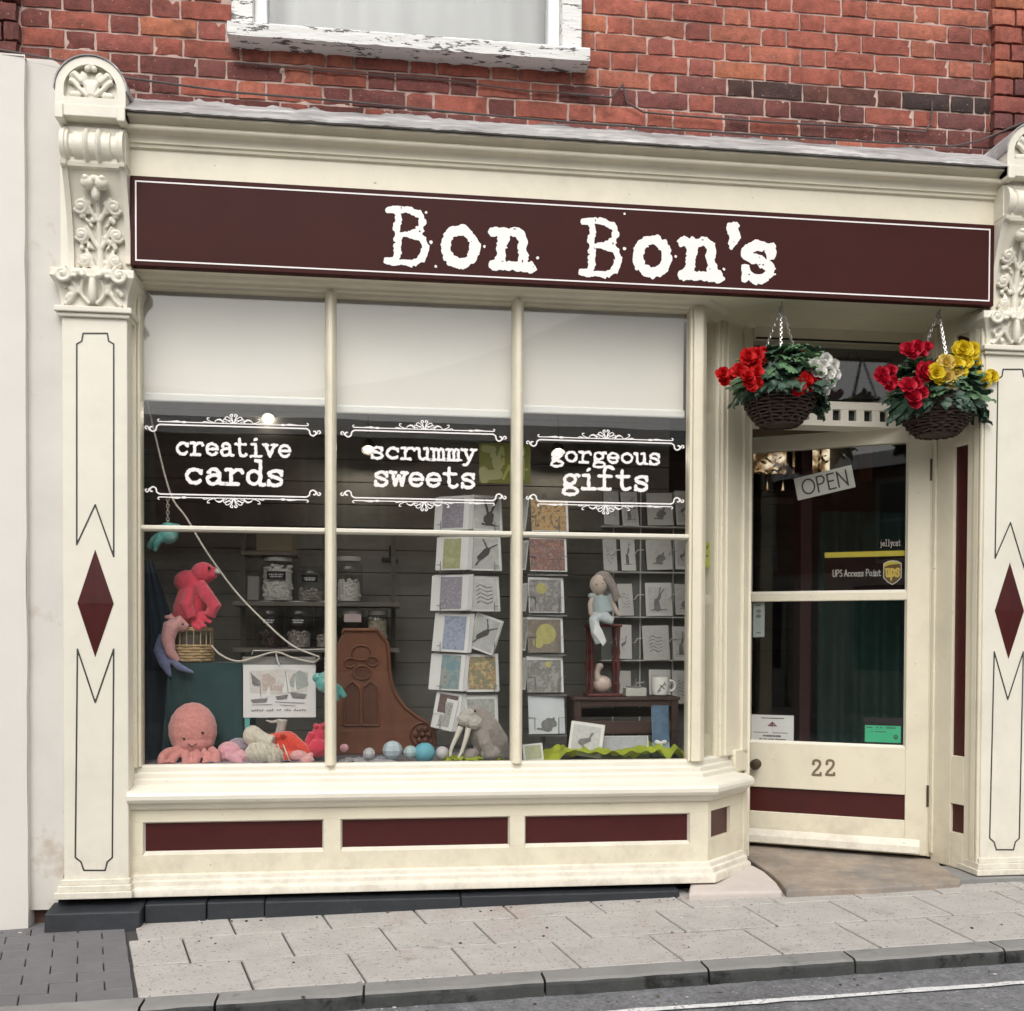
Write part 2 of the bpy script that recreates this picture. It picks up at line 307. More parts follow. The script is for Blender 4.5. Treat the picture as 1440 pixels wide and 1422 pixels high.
# ------------------------------------------------------------------ flat lettering and scrolls cut from stroke shapes
def _noise2(shape, cell, seed):
    r = np.random.RandomState(seed); h, w = shape; gh, gw = int(h/cell)+3, int(w/cell)+3; g = r.rand(gh, gw)*2-1
    yy = np.arange(h)/cell; xx = np.arange(w)/cell; y0 = yy.astype(int); x0 = xx.astype(int); fy = (yy-y0)[:,None]; fx = (xx-x0)[None,:]
    fy = fy*fy*(3-2*fy); fx = fx*fx*(3-2*fx)
    a = g[y0][:,x0]; b = g[y0][:,x0+1]; c = g[y0+1][:,x0]; d = g[y0+1][:,x0+1]
    return (a*(1-fx)+b*fx)*(1-fy)+(c*(1-fx)+d*fx)*fy
def sdf_shape(strokes, cell, rough=0.0, rcell=3.0, seed=1, holes=0.0):
    """strokes: list of (points, half width or list). Returns 2-D verts and faces of their union."""
    allp = np.array([p for s in strokes for p in s[0]], float)
    hwm = max(max(s[1]) if isinstance(s[1], (list, tuple)) else s[1] for s in strokes)+2.5*cell
    lo = allp.min(0)-hwm; hi = allp.max(0)+hwm
    nx = int((hi[0]-lo[0])/cell)+2; ny = int((hi[1]-lo[1])/cell)+2
    gx = lo[0]+np.arange(nx)*cell; gy = lo[1]+np.arange(ny)*cell; X, Y = np.meshgrid(gx, gy)
    F = np.full(X.shape, 1e9)
    for pts, hw in strokes:
        P = np.array(pts, float); H = np.array(hw if isinstance(hw, (list, tuple)) else [hw]*len(P), float)
        if len(P) == 1: F = np.minimum(F, np.hypot(X-P[0,0], Y-P[0,1])-H[0]); continue
        for i in range(len(P)-1):
            d = P[i+1]-P[i]; L2 = float(d@d)
            if L2 < 1e-14: continue
            t = np.clip(((X-P[i,0])*d[0]+(Y-P[i,1])*d[1])/L2, 0, 1)
            F = np.minimum(F, np.hypot(X-P[i,0]-t*d[0], Y-P[i,1]-t*d[1])-(H[i]+(H[i+1]-H[i])*t))
    if rough: F = F+rough*(_noise2(F.shape, rcell, seed)+.6*_noise2(F.shape, rcell*.45, seed+9))
    if holes:
        nz = _noise2(F.shape, rcell*.8, seed+5)+.5*_noise2(F.shape, rcell*.4, seed+6); F = np.where(F < 0, np.maximum(F, (nz-holes)*cell*2.0), F)
    return march(F, lo, cell)
def march(F, lo, cell):
    vs = []; fs = []; ny, nx = F.shape; ins = F < 0; cache = {}
    def V(key, x, y):
        if key not in cache: cache[key] = len(vs); vs.append((x, y))
        return cache[key]
    full = ins[:-1,:-1] & ins[1:,:-1] & ins[:-1,1:] & ins[1:,1:]
    anyi = ins[:-1,:-1] | ins[1:,:-1] | ins[:-1,1:] | ins[1:,1:]
    for j in range(ny-1):
        i = 0; row = full[j]; rowa = anyi[j]
        while i < nx-1:
            if row[i]:
                k = i
                while k < nx-1 and row[k]: k += 1
                n = len(vs); x0 = lo[0]+i*cell; x1 = lo[0]+k*cell; y0 = lo[1]+j*cell
                vs.extend([(x0,y0),(x1,y0),(x1,y0+cell),(x0,y0+cell)]); fs.append((n,n+1,n+2,n+3)); i = k; continue
            if rowa[i]:
                c = [(i,j),(i+1,j),(i+1,j+1),(i,j+1)]; poly = []
                for a in range(4):
                    p = c[a]; q = c[(a+1)%4]; fp = F[p[1],p[0]]; fq = F[q[1],q[0]]
                    if fp < 0: poly.append(V(('v',p), lo[0]+p[0]*cell, lo[1]+p[1]*cell))
                    if (fp < 0) != (fq < 0):
                        t = fp/(fp-fq); key = ('e', min(p,q), max(p,q)); poly.append(V(key, lo[0]+(p[0]+(q[0]-p[0])*t)*cell, lo[1]+(p[1]+(q[1]-p[1])*t)*cell))
                if len(poly) >= 3: fs.append(tuple(poly))
            i += 1
    return vs, fs
def l(*p): return list(p)
def c(*p): return spline(p, 6)
W0 = .064
GL = {
 'o': [arc(.3,.29,.215,.255,0,360,28)],
 'n': [l((.15,0),(.15,.56)), l((.04,.56),(.15,.56)), c((.15,.40),(.24,.54),(.36,.565),(.45,.47),(.46,.34)), l((.46,.34),(.46,0)), l((.03,0),(.26,0)), l((.36,0),(.58,0))],
 'm': [l((.11,0),(.11,.55)), l((.01,.55),(.11,.55)), c((.11,.42),(.19,.55),(.28,.53),(.30,.40)), l((.30,.40),(.30,0)), c((.30,.42),(.38,.55),(.47,.53),(.49,.40)), l((.49,.40),(.49,0)), l((.02,0),(.18,0)), l((.24,0),(.36,0)), l((.43,0),(.58,0))],
 'r': [l((.19,0),(.19,.56)), l((.05,.56),(.19,.56)), l((.05,0),(.40,0)), c((.19,.36),(.28,.51),(.42,.57),(.52,.52),(.53,.46))],
 'c': [[(.31+.22*math.cos(math.radians(a)), .28+.265*math.sin(math.radians(a))) for a in range(38, 323, 14)], l((.50,.40),(.51,.50))],
 'e': [[(.31+.22*math.cos(math.radians(a)), .28+.265*math.sin(math.radians(a))) for a in range(2, 325, 14)], l((.09,.29),(.53,.29))],
 'a': [c((.13,.45),(.22,.56),(.36,.55),(.44,.42)), l((.44,.42),(.44,.08)), c((.44,.08),(.49,.0),(.58,.01)), c((.44,.33),(.26,.33),(.11,.24),(.11,.09),(.22,-.01),(.36,.04),(.44,.15))],
 't': [l((.24,.80),(.24,.16)), c((.24,.16),(.29,.03),(.40,0),(.52,.08)), l((.07,.55),(.48,.55))],
 'i': [l((.31,0),(.31,.56)), l((.14,.56),(.31,.56)), l((.10,0),(.53,0)), l((.28,.79),(.33,.83))],
 'v': [l((.11,.56),(.30,.02)), l((.30,.02),(.49,.56)), l((.02,.56),(.22,.56)), l((.38,.56),(.58,.56))],
 'w': [l((.09,.56),(.18,.02)), l((.18,.02),(.30,.44)), l((.30,.44),(.42,.02)), l((.42,.02),(.51,.56)), l((.01,.56),(.20,.56)), l((.40,.56),(.59,.56))],
 'y': [l((.12,.56),(.30,.04)), l((.50,.56),(.27,-.12)), c((.27,-.12),(.20,-.24),(.08,-.23)), l((.02,.56),(.22,.56)), l((.38,.56),(.58,.56))],
 'd': [arc(.27,.28,.18,.26,0,360,24), l((.46,.94),(.46,0)), l((.33,.94),(.46,.94)), l((.46,0),(.58,0))],
 's': [c((.48,.46),(.40,.55),(.27,.56),(.14,.48),(.15,.36),(.30,.30),(.46,.22),(.48,.09),(.36,-.01),(.22,0),(.11,.10)), l((.485,.40),(.485,.55)), l((.11,0),(.11,.15))],
 'u': [l((.03,.56),(.14,.56)), l((.14,.56),(.14,.18)), c((.14,.18),(.18,.03),(.30,.0),(.42,.09),(.46,.18)), l((.46,.56),(.46,0)), l((.34,.56),(.46,.56)), l((.46,0),(.58,0))],
 'g': [arc(.28,.37,.18,.19,0,360,22), c((.42,.50),(.50,.57),(.58,.54)), c((.17,.22),(.10,.13),(.20,.05),(.40,.02),(.53,-.08),(.46,-.22),(.26,-.26),(.08,-.20),(.08,-.08),(.18,.03))],
 'f': [l((.24,0),(.24,.70)), c((.24,.70),(.28,.90),(.40,.95),(.53,.88)), l((.07,.55),(.46,.55)), l((.07,0),(.44,0))],
 'B': [l((.17,0),(.17,1)), l((.02,1),(.38,1)), c((.38,1),(.54,.92),(.56,.76),(.48,.60),(.34,.54)), l((.34,.54),(.17,.54)), c((.36,.54),(.56,.46),(.60,.26),(.52,.06),(.36,0)), l((.36,0),(.02,0))],
 'j': [l((.34,.56),(.34,-.1)), c((.34,-.1),(.28,-.24),(.1,-.22)), l((.2,.56),(.34,.56)), l((.33,.8),(.35,.8))],
 'l': [l((.30,.94),(.30,0)), l((.16,.94),(.30,.94)), l((.12,0),(.5,0))],
 'p': [arc(.33,.28,.18,.26,0,360,20), l((.13,.56),(.13,-.26))],
 'O': [arc(.42,.5,.36,.46,0,360,32)], 'P': [l((.12,0),(.12,.96)), c((.12,.95),(.42,.96),(.55,.74),(.42,.50),(.12,.47))],
 'E': [l((.12,0),(.12,.96)), l((.12,.96),(.5,.96)), l((.12,.5),(.44,.5)), l((.12,0),(.52,0))],
 'N': [l((.1,0),(.1,.96)), l((.1,.96),(.62,.02)), l((.62,0),(.62,.96))],
 'U': [l((.1,.96),(.1,.3)), c((.1,.3),(.16,.05),(.32,0),(.48,.05),(.54,.3)), l((.54,.3),(.54,.96))],
 'S': [c((.46,.82),(.32,.96),(.14,.88),(.12,.68),(.28,.52),(.46,.38),(.46,.14),(.28,0),(.08,.12))],
 'A': [l((.02,0),(.29,.96)), l((.29,.96),(.56,0)), l((.12,.34),(.46,.34))],
 'F': [l((.12,0),(.12,.96)), l((.12,.96),(.5,.96)), l((.12,.5),(.44,.5))],
 '2': [c((.08,.74),(.12,.92),(.28,.98),(.44,.90),(.46,.70),(.34,.46),(.16,.24),(.07,.05)), l((.06,.03),(.50,.03)), l((.50,.03),(.50,.16)), l((.09,.72),(.12,.74))],
 '5': [l((.46,.96),(.14,.96)), l((.14,.96),(.12,.54)), c((.12,.54),(.3,.62),(.48,.46),(.46,.14),(.26,0),(.08,.1))],
 'ry': [],
}
GW = {'O': .84, 'N': .74, 'E': .6, 'P': .62, 'U': .64, 'S': .54, 'A': .6}
def glyph(ch, weight=W0, thin=False):
    if ch == "'": return [([(.22,.98),(.24,.86),(.20,.66)], [.085,.09,.03])]
    return [(s, weight) for s in GL[ch]]
class Frame:                                         # a vertical plane: origin, direction along it, outward (street-side) normal
    def __init__(s, org, end):
        s.o = Vector((org[0], org[1], 0)); d = Vector((end[0]-org[0], end[1]-org[1], 0)); s.len = d.length; s.d = d.normalized(); s.n = Vector((s.d.y, -s.d.x, 0))
    def uv(s, px, py, off=0.0):
        r_ = Vector(ray(px, py)); C_ = Vector(_C); t = (s.o+s.n*off-C_).dot(s.n)/r_.dot(s.n); p = C_+r_*t
        return (p-s.o).dot(s.d), p.z
    def P(s, u, z, off=0.0): return s.o+s.d*u+s.n*off+Vector((0,0,z))
    def M(s):                                        # local x along, local y = inward, z up
        return Matrix(((s.d.x, -s.n.x, 0, s.o.x), (s.d.y, -s.n.y, 0, s.o.y), (0, 0, 1, 0), (0, 0, 0, 1)))
FAC = Frame((0, 0), (1, 0))
def flat(name, vs, fs, frame, off, mat, parent, thick=.0012, label=None):
    mb = MB(); mb.add([frame.P(x, z, off) for x, z in vs], [tuple(f) for f in fs])
    return mb.build(name, mat, parent, smooth=None, label=label)
def put_glyph(ch, frame, off, u0, u1, z0, z1, mat, parent, cell=.003, weight=W0, rough=0.0, seed=1, holes=0.0, name='letter', rcell=3.0):
    """cut one character to fill the rectangle u0..u1 x z0..z1 of a plane"""
    st = glyph(ch, weight); allp = np.array([p for s in st for p in s[0]]); w = weight
    lo = allp.min(0)-w; hi = allp.max(0)+w; sx = (u1-u0)/(hi[0]-lo[0]); sz = (z1-z0)/(hi[1]-lo[1]); sm = (abs(sx)*abs(sz))**.5
    out = []
    for pts, hw in st:
        out.append(([(u0+(p[0]-lo[0])*sx, z0+(p[1]-lo[1])*sz) for p in pts], [h*sm for h in hw] if isinstance(hw, list) else hw*sm))
    vs, fs = sdf_shape(out, cell, rough, rcell, seed, holes)
    return flat(name, vs, fs, frame, off, mat, parent)
def put_text(txt, frame, off, u0, u1, zb, h, mat, parent, cell=.0015, weight=W0, rough=0.0, name='letter', mono=True, join=False, holes=0.0):
    """a line of text between u0 and u1 on baseline zb; h is the height of a capital"""
    adv = [(.60 if mono else GW.get(ch, .58 if ch not in 'il' else .4)) if ch != ' ' else .35 for ch in txt]
    tot = sum(adv); k = (u1-u0)/tot; x = u0; allst = []; res = []
    for n, ch in enumerate(txt):
        if ch != ' ':
            st = [([(x+p[0]*k, zb+p[1]*h) for p in pts], hw*(k*h)**.5 if not isinstance(hw, list) else [q*(k*h)**.5 for q in hw]) for pts, hw in glyph(ch, weight)]
            if join: allst += st
            else:
                vs, fs = sdf_shape(st, cell, rough, 3.0, n*7+len(txt)); res.append(flat(name, vs, fs, frame, off, mat, parent))
        x += adv[n]*k
    if join:
        vs, fs = sdf_shape(allst, cell, rough, 3.0, 5); res.append(flat(name, vs, fs, frame, off, mat, parent))
    return res

# ================================================================== THE SETTING
def structure(o): o['kind'] = 'structure'; return o
KERB_IN = lambda x: -.955+.028*(x-.6)
KERB_OUT = lambda x: KERB_IN(x)-.105
ROW = [lambda x: -.315+.022*(x-.6), lambda x: -.63+.026*(x-.6), KERB_IN]
# bed under everything
bed = MB()
bed.add([(-14, KERB_IN(-14)+.0, gz(-14,-1)-.012), (16, KERB_IN(16)+.0, gz(16,-1)-.012), (16, .55, gz(16,.5)-.012), (-14, .55, gz(-14,.5)-.012)], [(0,1,2,3)])
pavement = structure(bed.build('pavement', M_joint, smooth=None))
pavement['label'] = 'pavement of grey slabs and dark block pavers in front of the shop'
def slab_piece(name, pts, mat, parent, t=.03, lift=0.0, bevel=.003, tilt=0.0, color=None):
    c0 = sum((Vector((p[0], p[1])) for p in pts), Vector((0,0)))/len(pts); tx = rnd.uniform(-tilt, tilt); ty = rnd.uniform(-tilt, tilt)
    top = [Vector((p[0], p[1], gz(p[0], p[1])+lift+tx*(p[0]-c0.x)+ty*(p[1]-c0.y))) for p in pts]
    mb = MB().prism([q-Vector((0,0,t)) for q in top][::-1], (0,0,t)) if False else MB()
    n = len(top); mb.add([q-Vector((0,0,t)) for q in top]+top, [tuple(range(n-1,-1,-1)), tuple(range(n,2*n))]+[(i,(i+1)%n,n+(i+1)%n,n+i) for i in range(n)])
    o = mb.build(name, mat, parent, smooth=None, bevel=bevel, seg=1)
    return o
SLW = .3615; gap = .0075
def skew(x): return -.205+.08*x
def xat(xt, yt, y): return xt+skew(xt)*(y-yt)        # joints fan out slightly along the street
def edge_x(y): return -.959-.271*(y+.227)            # where slabs meet the dark block paving
ROWPH = [(-.227, -.142), (-.364, -.366), (-.113, -.667)]
for r_i in range(3):
    yt = (lambda x: .02) if r_i == 0 else ROW[r_i-1]; yb = ROW[r_i]
    x, ph = ROWPH[r_i]
    while x > -1.3: x -= SLW
    while x < 3.9:
        xa_, xb_ = x, x+SLW; x += SLW
        def cn(xx, yf, dx): y_ = yf(xx); return (max(xat(xx, ph, y_), edge_x(y_)+.002)+dx, y_)
        pts = [cn(xa_, yb, gap/2), cn(xb_, yb, -gap/2), cn(xb_, yt, -gap/2), cn(xa_, yt, gap/2)]
        pts = [(p[0], p[1]+(.0065 if i < 2 else -.0065)) for i, p in enumerate(pts)]
        if pts[1][0]-pts[0][0] < .04: continue
        slab_piece('paving_slab', pts, M_slab, pavement, lift=rnd.uniform(-.0015,.0015), tilt=.003)
# the far ends of the slab pavement, out of the picture
slab_piece('paving_slab', [(3.98, KERB_IN(3.95)), (16, KERB_IN(16)), (16, .02), (3.98, .02)], M_slab, pavement)
# dark block pavers to the left
bx, by = .172, .098
j = 0; y = KERB_IN(-1.3)+.012
while y < .05:
    ex = edge_x(y+by/2)-.004; x = ex-(bx/2 if j % 2 else 0.0); y1 = y+by-.003
    def pv(xa, xb, **k):
        f0 = edge_x(y)-edge_x(y+by/2); f1 = edge_x(y1)-edge_x(y+by/2)
        slab_piece('paver', [(xa+f0, y), (xb+f0, y), (xb+f1, y1), (xa+f1, y1)], M_paver, pavement, **k)
    if j % 2: pv(x+.002, ex, lift=-.001)
    while x > -2.2:
        pv(x-bx+.002, x-.002, lift=rnd.uniform(-.002,.0005), tilt=.006, bevel=.002); x -= bx
    y += by; j += 1
slab_piece('paver', [(-14, KERB_IN(-14)), (-2.62, KERB_IN(-2.6)), (-2.62, .05), (-14, .05)], M_paver, pavement, lift=-.001)
# kerb stones
KH = .048
kb = structure(MB().add([(-14, KERB_OUT(-14)+.01, gz(-14,-1)-.1), (16, KERB_OUT(16)+.01, gz(16,-1)-.1), (16, KERB_IN(16), gz(16,-1)-.012), (-14, KERB_IN(-14), gz(-14,-1)-.012)], [(0,1,2,3)]).build('kerb', M_joint, smooth=None))
joints = [-14, -2.4, gnd(190,1412).x+.02, gnd(300,1415).x, gnd(512,1385).x, gnd(762,1370).x, gnd(983,1350).x, gnd(1186,1338).x, gnd(1393,1325).x, 3.3, 16]
for a, b in zip(joints[:-1], joints[1:]):
    g2 = .004; n = 10 if b-a < 3 else 1; mb = MB(); top = []
    for i in range(n+1):
        x = a+g2+(b-a-2*g2)*i/n; j1 = rnd.uniform(-.004,.004); j2 = rnd.uniform(-.004,.003)
        top.append((x, j1, j2))
    sect = []
    for x, j1, j2 in top:
        z = gz(x, -1); yi = KERB_IN(x)-.004; yo = KERB_OUT(x)+j1
        sect.append([(x, yi, z-.12), (x, yi, z), (x, yo+.014, z+j2*.3), (x+.0, yo+.003, z-.007+j2*.3), (x, yo, z-.016), (x, yo-.002, z-.12)])
    vs = [p for s_ in sect for p in s_]; fs = []; ms = []
    for i in range(n):
        for k in range(5):
            mb.add([], []) ; fs.append((i*6+k, (i+1)*6+k, (i+1)*6+k+1, i*6+k+1)); ms.append(1 if k >= 3 else 0)
    fs += [tuple(range(6)), tuple(n*6+k for k in range(5,-1,-1))]; ms += [1, 1]
    mb.v = vs; mb.f = fs; mb.m = ms
    recalc(mb.build('kerb_stone', [M_kerb, M_kerbface], kb, smooth=None))
# road
rz = lambda x, y: gz(x, y)-KH
road = MB(); road.add([(-60, -8.2, rz(-60,-8.2)), (60, -8.2, rz(60,-8.2)), (60, KERB_OUT(60)+.02 if False else -.6, rz(60,-1)), (-60, -.6, rz(-60,-1))], [(0,1,2,3)])
road_o = structure(road.build('road', M_asphalt, smooth=None))
pL = gnd(905, 1422, -KH); pR = gnd(1440, 1383, -KH); dv = (pR-pL); A = pL-dv*.25; B = pR+dv*3; wdt = .032
nn = 70; mk = MB(); vs = []
for i in range(nn+1):
    p = A+(B-A)*i/nn; w1 = wdt*rnd.uniform(.75,1.25); o1 = rnd.uniform(-.003,.003)
    vs += [(p.x, p.y-w1/2+o1, rz(p.x, p.y)+.004), (p.x, p.y+w1/2+o1, rz(p.x, p.y)+.004)]
mk.add(vs, [(2*i, 2*i+2, 2*i+3, 2*i+1) for i in range(nn)])
structure(mk.build('road_marking', M_roadpaint, smooth=None))
# far pavement and ground so that the street goes on behind the camera
far = MB(); far.box(-60, 60, -14, -8.2, -1.6, .08); structure(far.build('far_pavement', M_slab, smooth=None))

gr = MB()
for k in range(150):                                  # grit and crumbs lying about
    x = rnd.uniform(-1.6, 3.0); y = rnd.choice([rnd.uniform(-.9,-.12), rnd.uniform(-.2,-.13), rnd.uniform(-1.16,-1.08)]); zz_ = gz(x, y) if y > KERB_OUT(x) else rz(x, y); r_ = rnd.uniform(.0015,.006); gr.ell((x, y, zz_+r_*.3), (r_*rnd.uniform(.8,1.8), r_, r_*.45), rotm('Z', rnd.uniform(0,180)), 6, 4, mi=rnd.choice((0,0,1,2)))
go = gr.build('grit', [pm('grit_dark', (.05,.045,.04), .9), pm('grit_pale', (.55,.53,.50), .9), pm('grit_brown', (.14,.09,.06), .9)], None, kind='stuff'); go['label'] = 'scattered grit and crumbs on the pavement and gutter'; go['category'] = 'grit'
# ------------------------------------------------------------------ brick building above the shop
WALL_Y = .02
bld = thing('brick_building', 'red brick upper storey above the shop sign, with one white window', 'building', (.8, .3, 3.1))
winL = at(327, 0, WALL_Y).x; winR = at(816, 0, WALL_Y).x; sillz = at(560, 56, -.03).z
wall = MB()
wy = WALL_Y+.0095
def mort(x0, x1, z0, z1): wall.box(x0, x1, wy, wy+.25, z0, z1)
mort(-1.0, winL, 2.6, 6.5); mort(winL, winR, 2.6, sillz-.02); mort(winR, 5.5, 2.6, 6.5); mort(winL, winR, 5.05, 6.5)
mort(-5.0, -1.0, 3.0, 6.5)
wall_o = wall.build('mortar_wall', M_mortar, bld, smooth=None)
def brick_mesh(w, h, seed, d=.06):
    r_ = random.Random(seed); mb = MB(); nx = 6 if w > .15 else 4; nz = 3; vs = []; fs = []
    for k in range(nz+1):
        for i in range(nx+1):
            ex = i in (0, nx); ez = k in (0, nz)
            x = -w/2+w*i/nx; z = -h/2+h*k/nz; y = r_.uniform(-.0012,.0012)+(.0035 if (ex or ez) else 0)+(.003 if ex and ez else 0)
            if ex: x += r_.uniform(-.0025,.0025)
            if ez: z += r_.uniform(-.002,.002)
            if r_.random() < .05: y += .007
            vs.append((x, y, z))
    for k in range(nz):
        for i in range(nx): q = k*(nx+1)+i; fs.append((q, q+1, q+nx+2, q+nx+1))
    rim = [i for i in range(nx+1)]+[k*(nx+1)+nx for k in range(1,nz+1)]+[nz*(nx+1)+i for i in range(nx-1,-1,-1)]+[k*(nx+1) for k in range(nz-1,0,-1)]
    b0 = len(vs); vs += [(vs[i][0], d, vs[i][2]) for i in rim]; m = len(rim)
    for a in range(m): fs.append((rim[a], b0+a, b0+(a+1)%m, rim[(a+1)%m]))
    mb.add(vs, fs); me = mb.mesh('brick', 25); me.materials.append(M_brick); return me
CH, ST, HD, JT = .0752, .2145, .1035, .0098
STM = [brick_mesh(ST, CH-JT, 10+i) for i in range(7)]; HDM = [brick_mesh(HD, CH-JT, 40+i) for i in range(6)]; CLM = [brick_mesh(.05, CH-JT, 60+i) for i in range(2)]
PAL = [S(164,94,78)]*5+[S(155,87,72)]*5+[S(170,102,82)]*3+[S(144,82,72)]*3+[S(126,76,69)]*1+[S(176,107,80)]
stuff = MB(); zph = at(195, 48, WALL_Y).z % CH
def lead_top(x): return 3.300+.004*math.sin(x*9)
nb = 0; extra = []; XQ0 = at(30, 40, WALL_Y).x; XQ1 = at(1394, 100, WALL_Y).x
k0 = int((3.2-zph)/CH)
for k in range(k0, k0+26):
    z = zph+(k+.5)*CH; x = -4.0+(.0 if k % 2 else (ST+HD+2*JT)/2)+rnd.uniform(-.012,.012); head = False
    segs = []
    while x < 4.2:
        w = HD if head else ST; x0, x1 = x, x+w; x += w+JT; cut = [q_ for q_ in (XQ0, XQ1) if x0+.012 < q_ < x1-.012]
        if cut: segs += [(x0, cut[0]-.002, head), (cut[0]+.002, x1, head)]   # a straight joint where the wall steps forward
        else: segs.append((x0, x1, head))
        head = not head
    for x0, x1, ishead in segs:
        w = x1-x0; xc = (x0+x1)/2
        if x1 < -3.5: continue
        if z+CH/2 < lead_top(xc)-.02 and x0 > -1.0: continue
        if z < 3.30 and x1 < -1.0: continue
        if z > sillz-.045 and z < 5.06 and x1 > winL-.004 and x0 < winR+.004:
            # cut closers beside the window opening
            if x0 < winL-.055 and x1 > winL: x1 = winL-.004
            elif x1 > winR+.055 and x0 < winR: x0 = winR+.004
            else: continue
            w = x1-x0; xc = (x0+x1)/2
            if w < .04: continue
        yy = WALL_Y+rnd.uniform(-.002,.002)
        if xc > XQ1: yy -= .03
        if xc < XQ0: yy -= .03
        px, py = pix((xc, yy, z))
        if not (-70 < px < 1510 and -40 < py < 330): 
            if len(extra) < 900 and -2.6 < xc < 3.8 and z < 4.6: extra.append((xc, yy, z, w))
            continue
        src = (HDM if ishead else STM); me = rnd.choice(src)
        o = bpy.data.objects.new('brick', me); COL.objects.link(o)
        base_w = HD if ishead else ST; o.scale = (w/base_w, 1, 1); o.location = (xc, yy, z); o.rotation_euler = (0, rnd.uniform(-.006,.006), rnd.uniform(-.004,.004)); adopt(o, bld)
        cbase = Vector(rnd.choice(PAL))*rnd.uniform(.90,1.10)
        low = (z-lead_top(xc))
        if low < .16 and rnd.random() < .55: cbase = Vector(S(118,68,63))*rnd.uniform(.7,1.1)           # weathered damp courses
        soot = 119+(px-1040)*.066
        if px > 1035 and abs(py-soot) < 12 and px < 1385: cbase = Vector(S(60,48,46)).lerp(Vector(S(118,70,60)), rnd.random()**3)
        elif px > 1000 and -30 < py-soot < 62 and rnd.random() < .40: cbase = Vector(S(112,68,64))
        if px < 190 and rnd.random() < .5: cbase = Vector(S(122,68,60))
        if px < 32: cbase = Vector(S(112,66,60))
        o.color = (*cbase, 1); nb += 1
for xc, yy, z, w in extra: stuff.box(xc-w/2, xc+w/2, yy, yy+.05, z-(CH-JT)/2, z+(CH-JT)/2)
M_brick_plain = pm('brick_beyond', S(140,70,57), .9, .3, 5, .5, 80)
if extra: stuff.build('brickwork', M_brick_plain, bld, smooth=None, kind='stuff')
print('bricks', nb, 'beyond', len(extra))
# upper window
uw = MB(); zt = 5.05
fx0, fx1 = winL, winR
ofr = MB(); ofr.box(fx0, fx0+.085, -.02, .16, sillz, zt); ofr.box(fx1-.085, fx1, -.02, .16, sillz, zt); ofr.box(fx0, fx1, -.019, .16, zt-.08, zt+.002)
ofr_o = ofr.build('window_frame', M_peel, bld, bevel=.004, label='flaking white painted timber frame of the upper window')
uf = MB(); a0, a1 = fx0+.085, fx1-.085; zb = sillz+.003
uf.box(a0, a0+.05, .025, .11, zb, zt-.08); uf.box(a1-.05, a1, .025, .11, zb, zt-.08); uf.box(a0+.05, a1-.05, .027, .11, zb, zb+.055); uf.box(a0+.05, a1-.05, .027, .11, zt-.14, zt-.08)
uf.build('sash_frame', M_upvc, bld, bevel=.004)
ug = MB(); ug.box(a0+.05, a1-.05, .07, .074, zb+.055, zt-.14); ug.build('window_pane', M_glassflat, bld, smooth=None)
sl = MB(); sx0 = at(320, 25, -.06).x; sx1 = at(829, 75, -.06).x
n = 40; pr_ = []
def sillprof(i):
    j1 = rnd.uniform(-.004,.004); return [(-.072+rnd.uniform(-.002,.002), sillz-.052+j1*.6), (-.075+rnd.uniform(-.002,.002), sillz-.005), (-.068, sillz+.004), (.16, sillz+.02), (.16, sillz-.052)]
vs = []; fs = []
for i in range(n+1):
    x = sx0+(sx1-sx0)*i/n
    for yv, zv in sillprof(i): vs.append((x, yv, zv))
for i in range(n):
    for k in range(5): fs.append((i*5+k, i*5+(k+1)%5, (i+1)*5+(k+1)%5, (i+1)*5+k))
fs += [(4,3,2,1,0), tuple(n*5+k for k in range(5))]
sl.add(vs, fs); recalc(sl.build('window_sill', M_peel, bld, smooth=30, label='weathered white sill with flaking paint under the upper window'))
ur = MB(); ur.box(fx0-.3, fx1+.3, 1.2, 1.25, sillz-.3, 5.2); ur.box(fx0-.3, fx1+.3, .2, 1.2, sillz-.32, sillz-.3); ur.build('room_behind', M_dark, bld, smooth=None)
cu = MB()
def curt(u, v):
    x = a0+(a1-a0)*u; return (x, .19+.035*math.sin(u*23+2.5*math.sin(u*5))+.012*math.sin(u*51), zb+.0+(zt-zb)*v)
cu.grid(curt, 120, 3)
tag(cu.build('net_curtain', M_net, None), 'pale grey net curtain hanging behind the upper window', 'curtain')
# lead flashing over the shop cornice
LE = (at(182,154,-.24).z+at(1427,231,-.24).z)/2
ld = MB(); n = 150; vs = []; fs = []; LX0, LX1 = -.965, 2.62
for i in range(n+1):
    x = LX0+(LX1-LX0)*i/n; w1 = mnoise.noise((x*5, 0, 0)); w2 = mnoise.noise((x*13, 3, 0)); w3 = mnoise.noise((x*31, 7, 1))
    zt_ = lead_top(x)+.014*w1+.012*w2+.010*w3
    prof = [(-.246+.003*w2, LE-.008+.004*w3+.003*w2), (-.244+.003*w2, LE-.001+.004*w2), (-.226, LE+.013+.004*w3), (-.18, LE+.048+.005*w2+.003*w3), (-.12, LE+.088+.006*w1+.003*w3), (-.055, LE+.128+.005*w2+.003*w3), (-.010, LE+.150+.005*w3), (.002, zt_), (.03, zt_+.002), (.03, LE-.002), (-.238, LE-.0065)]
    vs += [(x, a, b) for a, b in prof]
m_ = len(prof)
for i in range(n):
    for k in range(m_): fs.append((i*m_+k, (i+1)*m_+k, (i+1)*m_+(k+1)%m_, i*m_+(k+1)%m_))
fs += [tuple(range(m_)), tuple(n*m_+k for k in range(m_-1,-1,-1))]
ld.add(vs, fs); recalc(ld.build('lead_flashing', M_lead, bld, smooth=50, label='weathered grey lead sheet capping the shop cornice'))
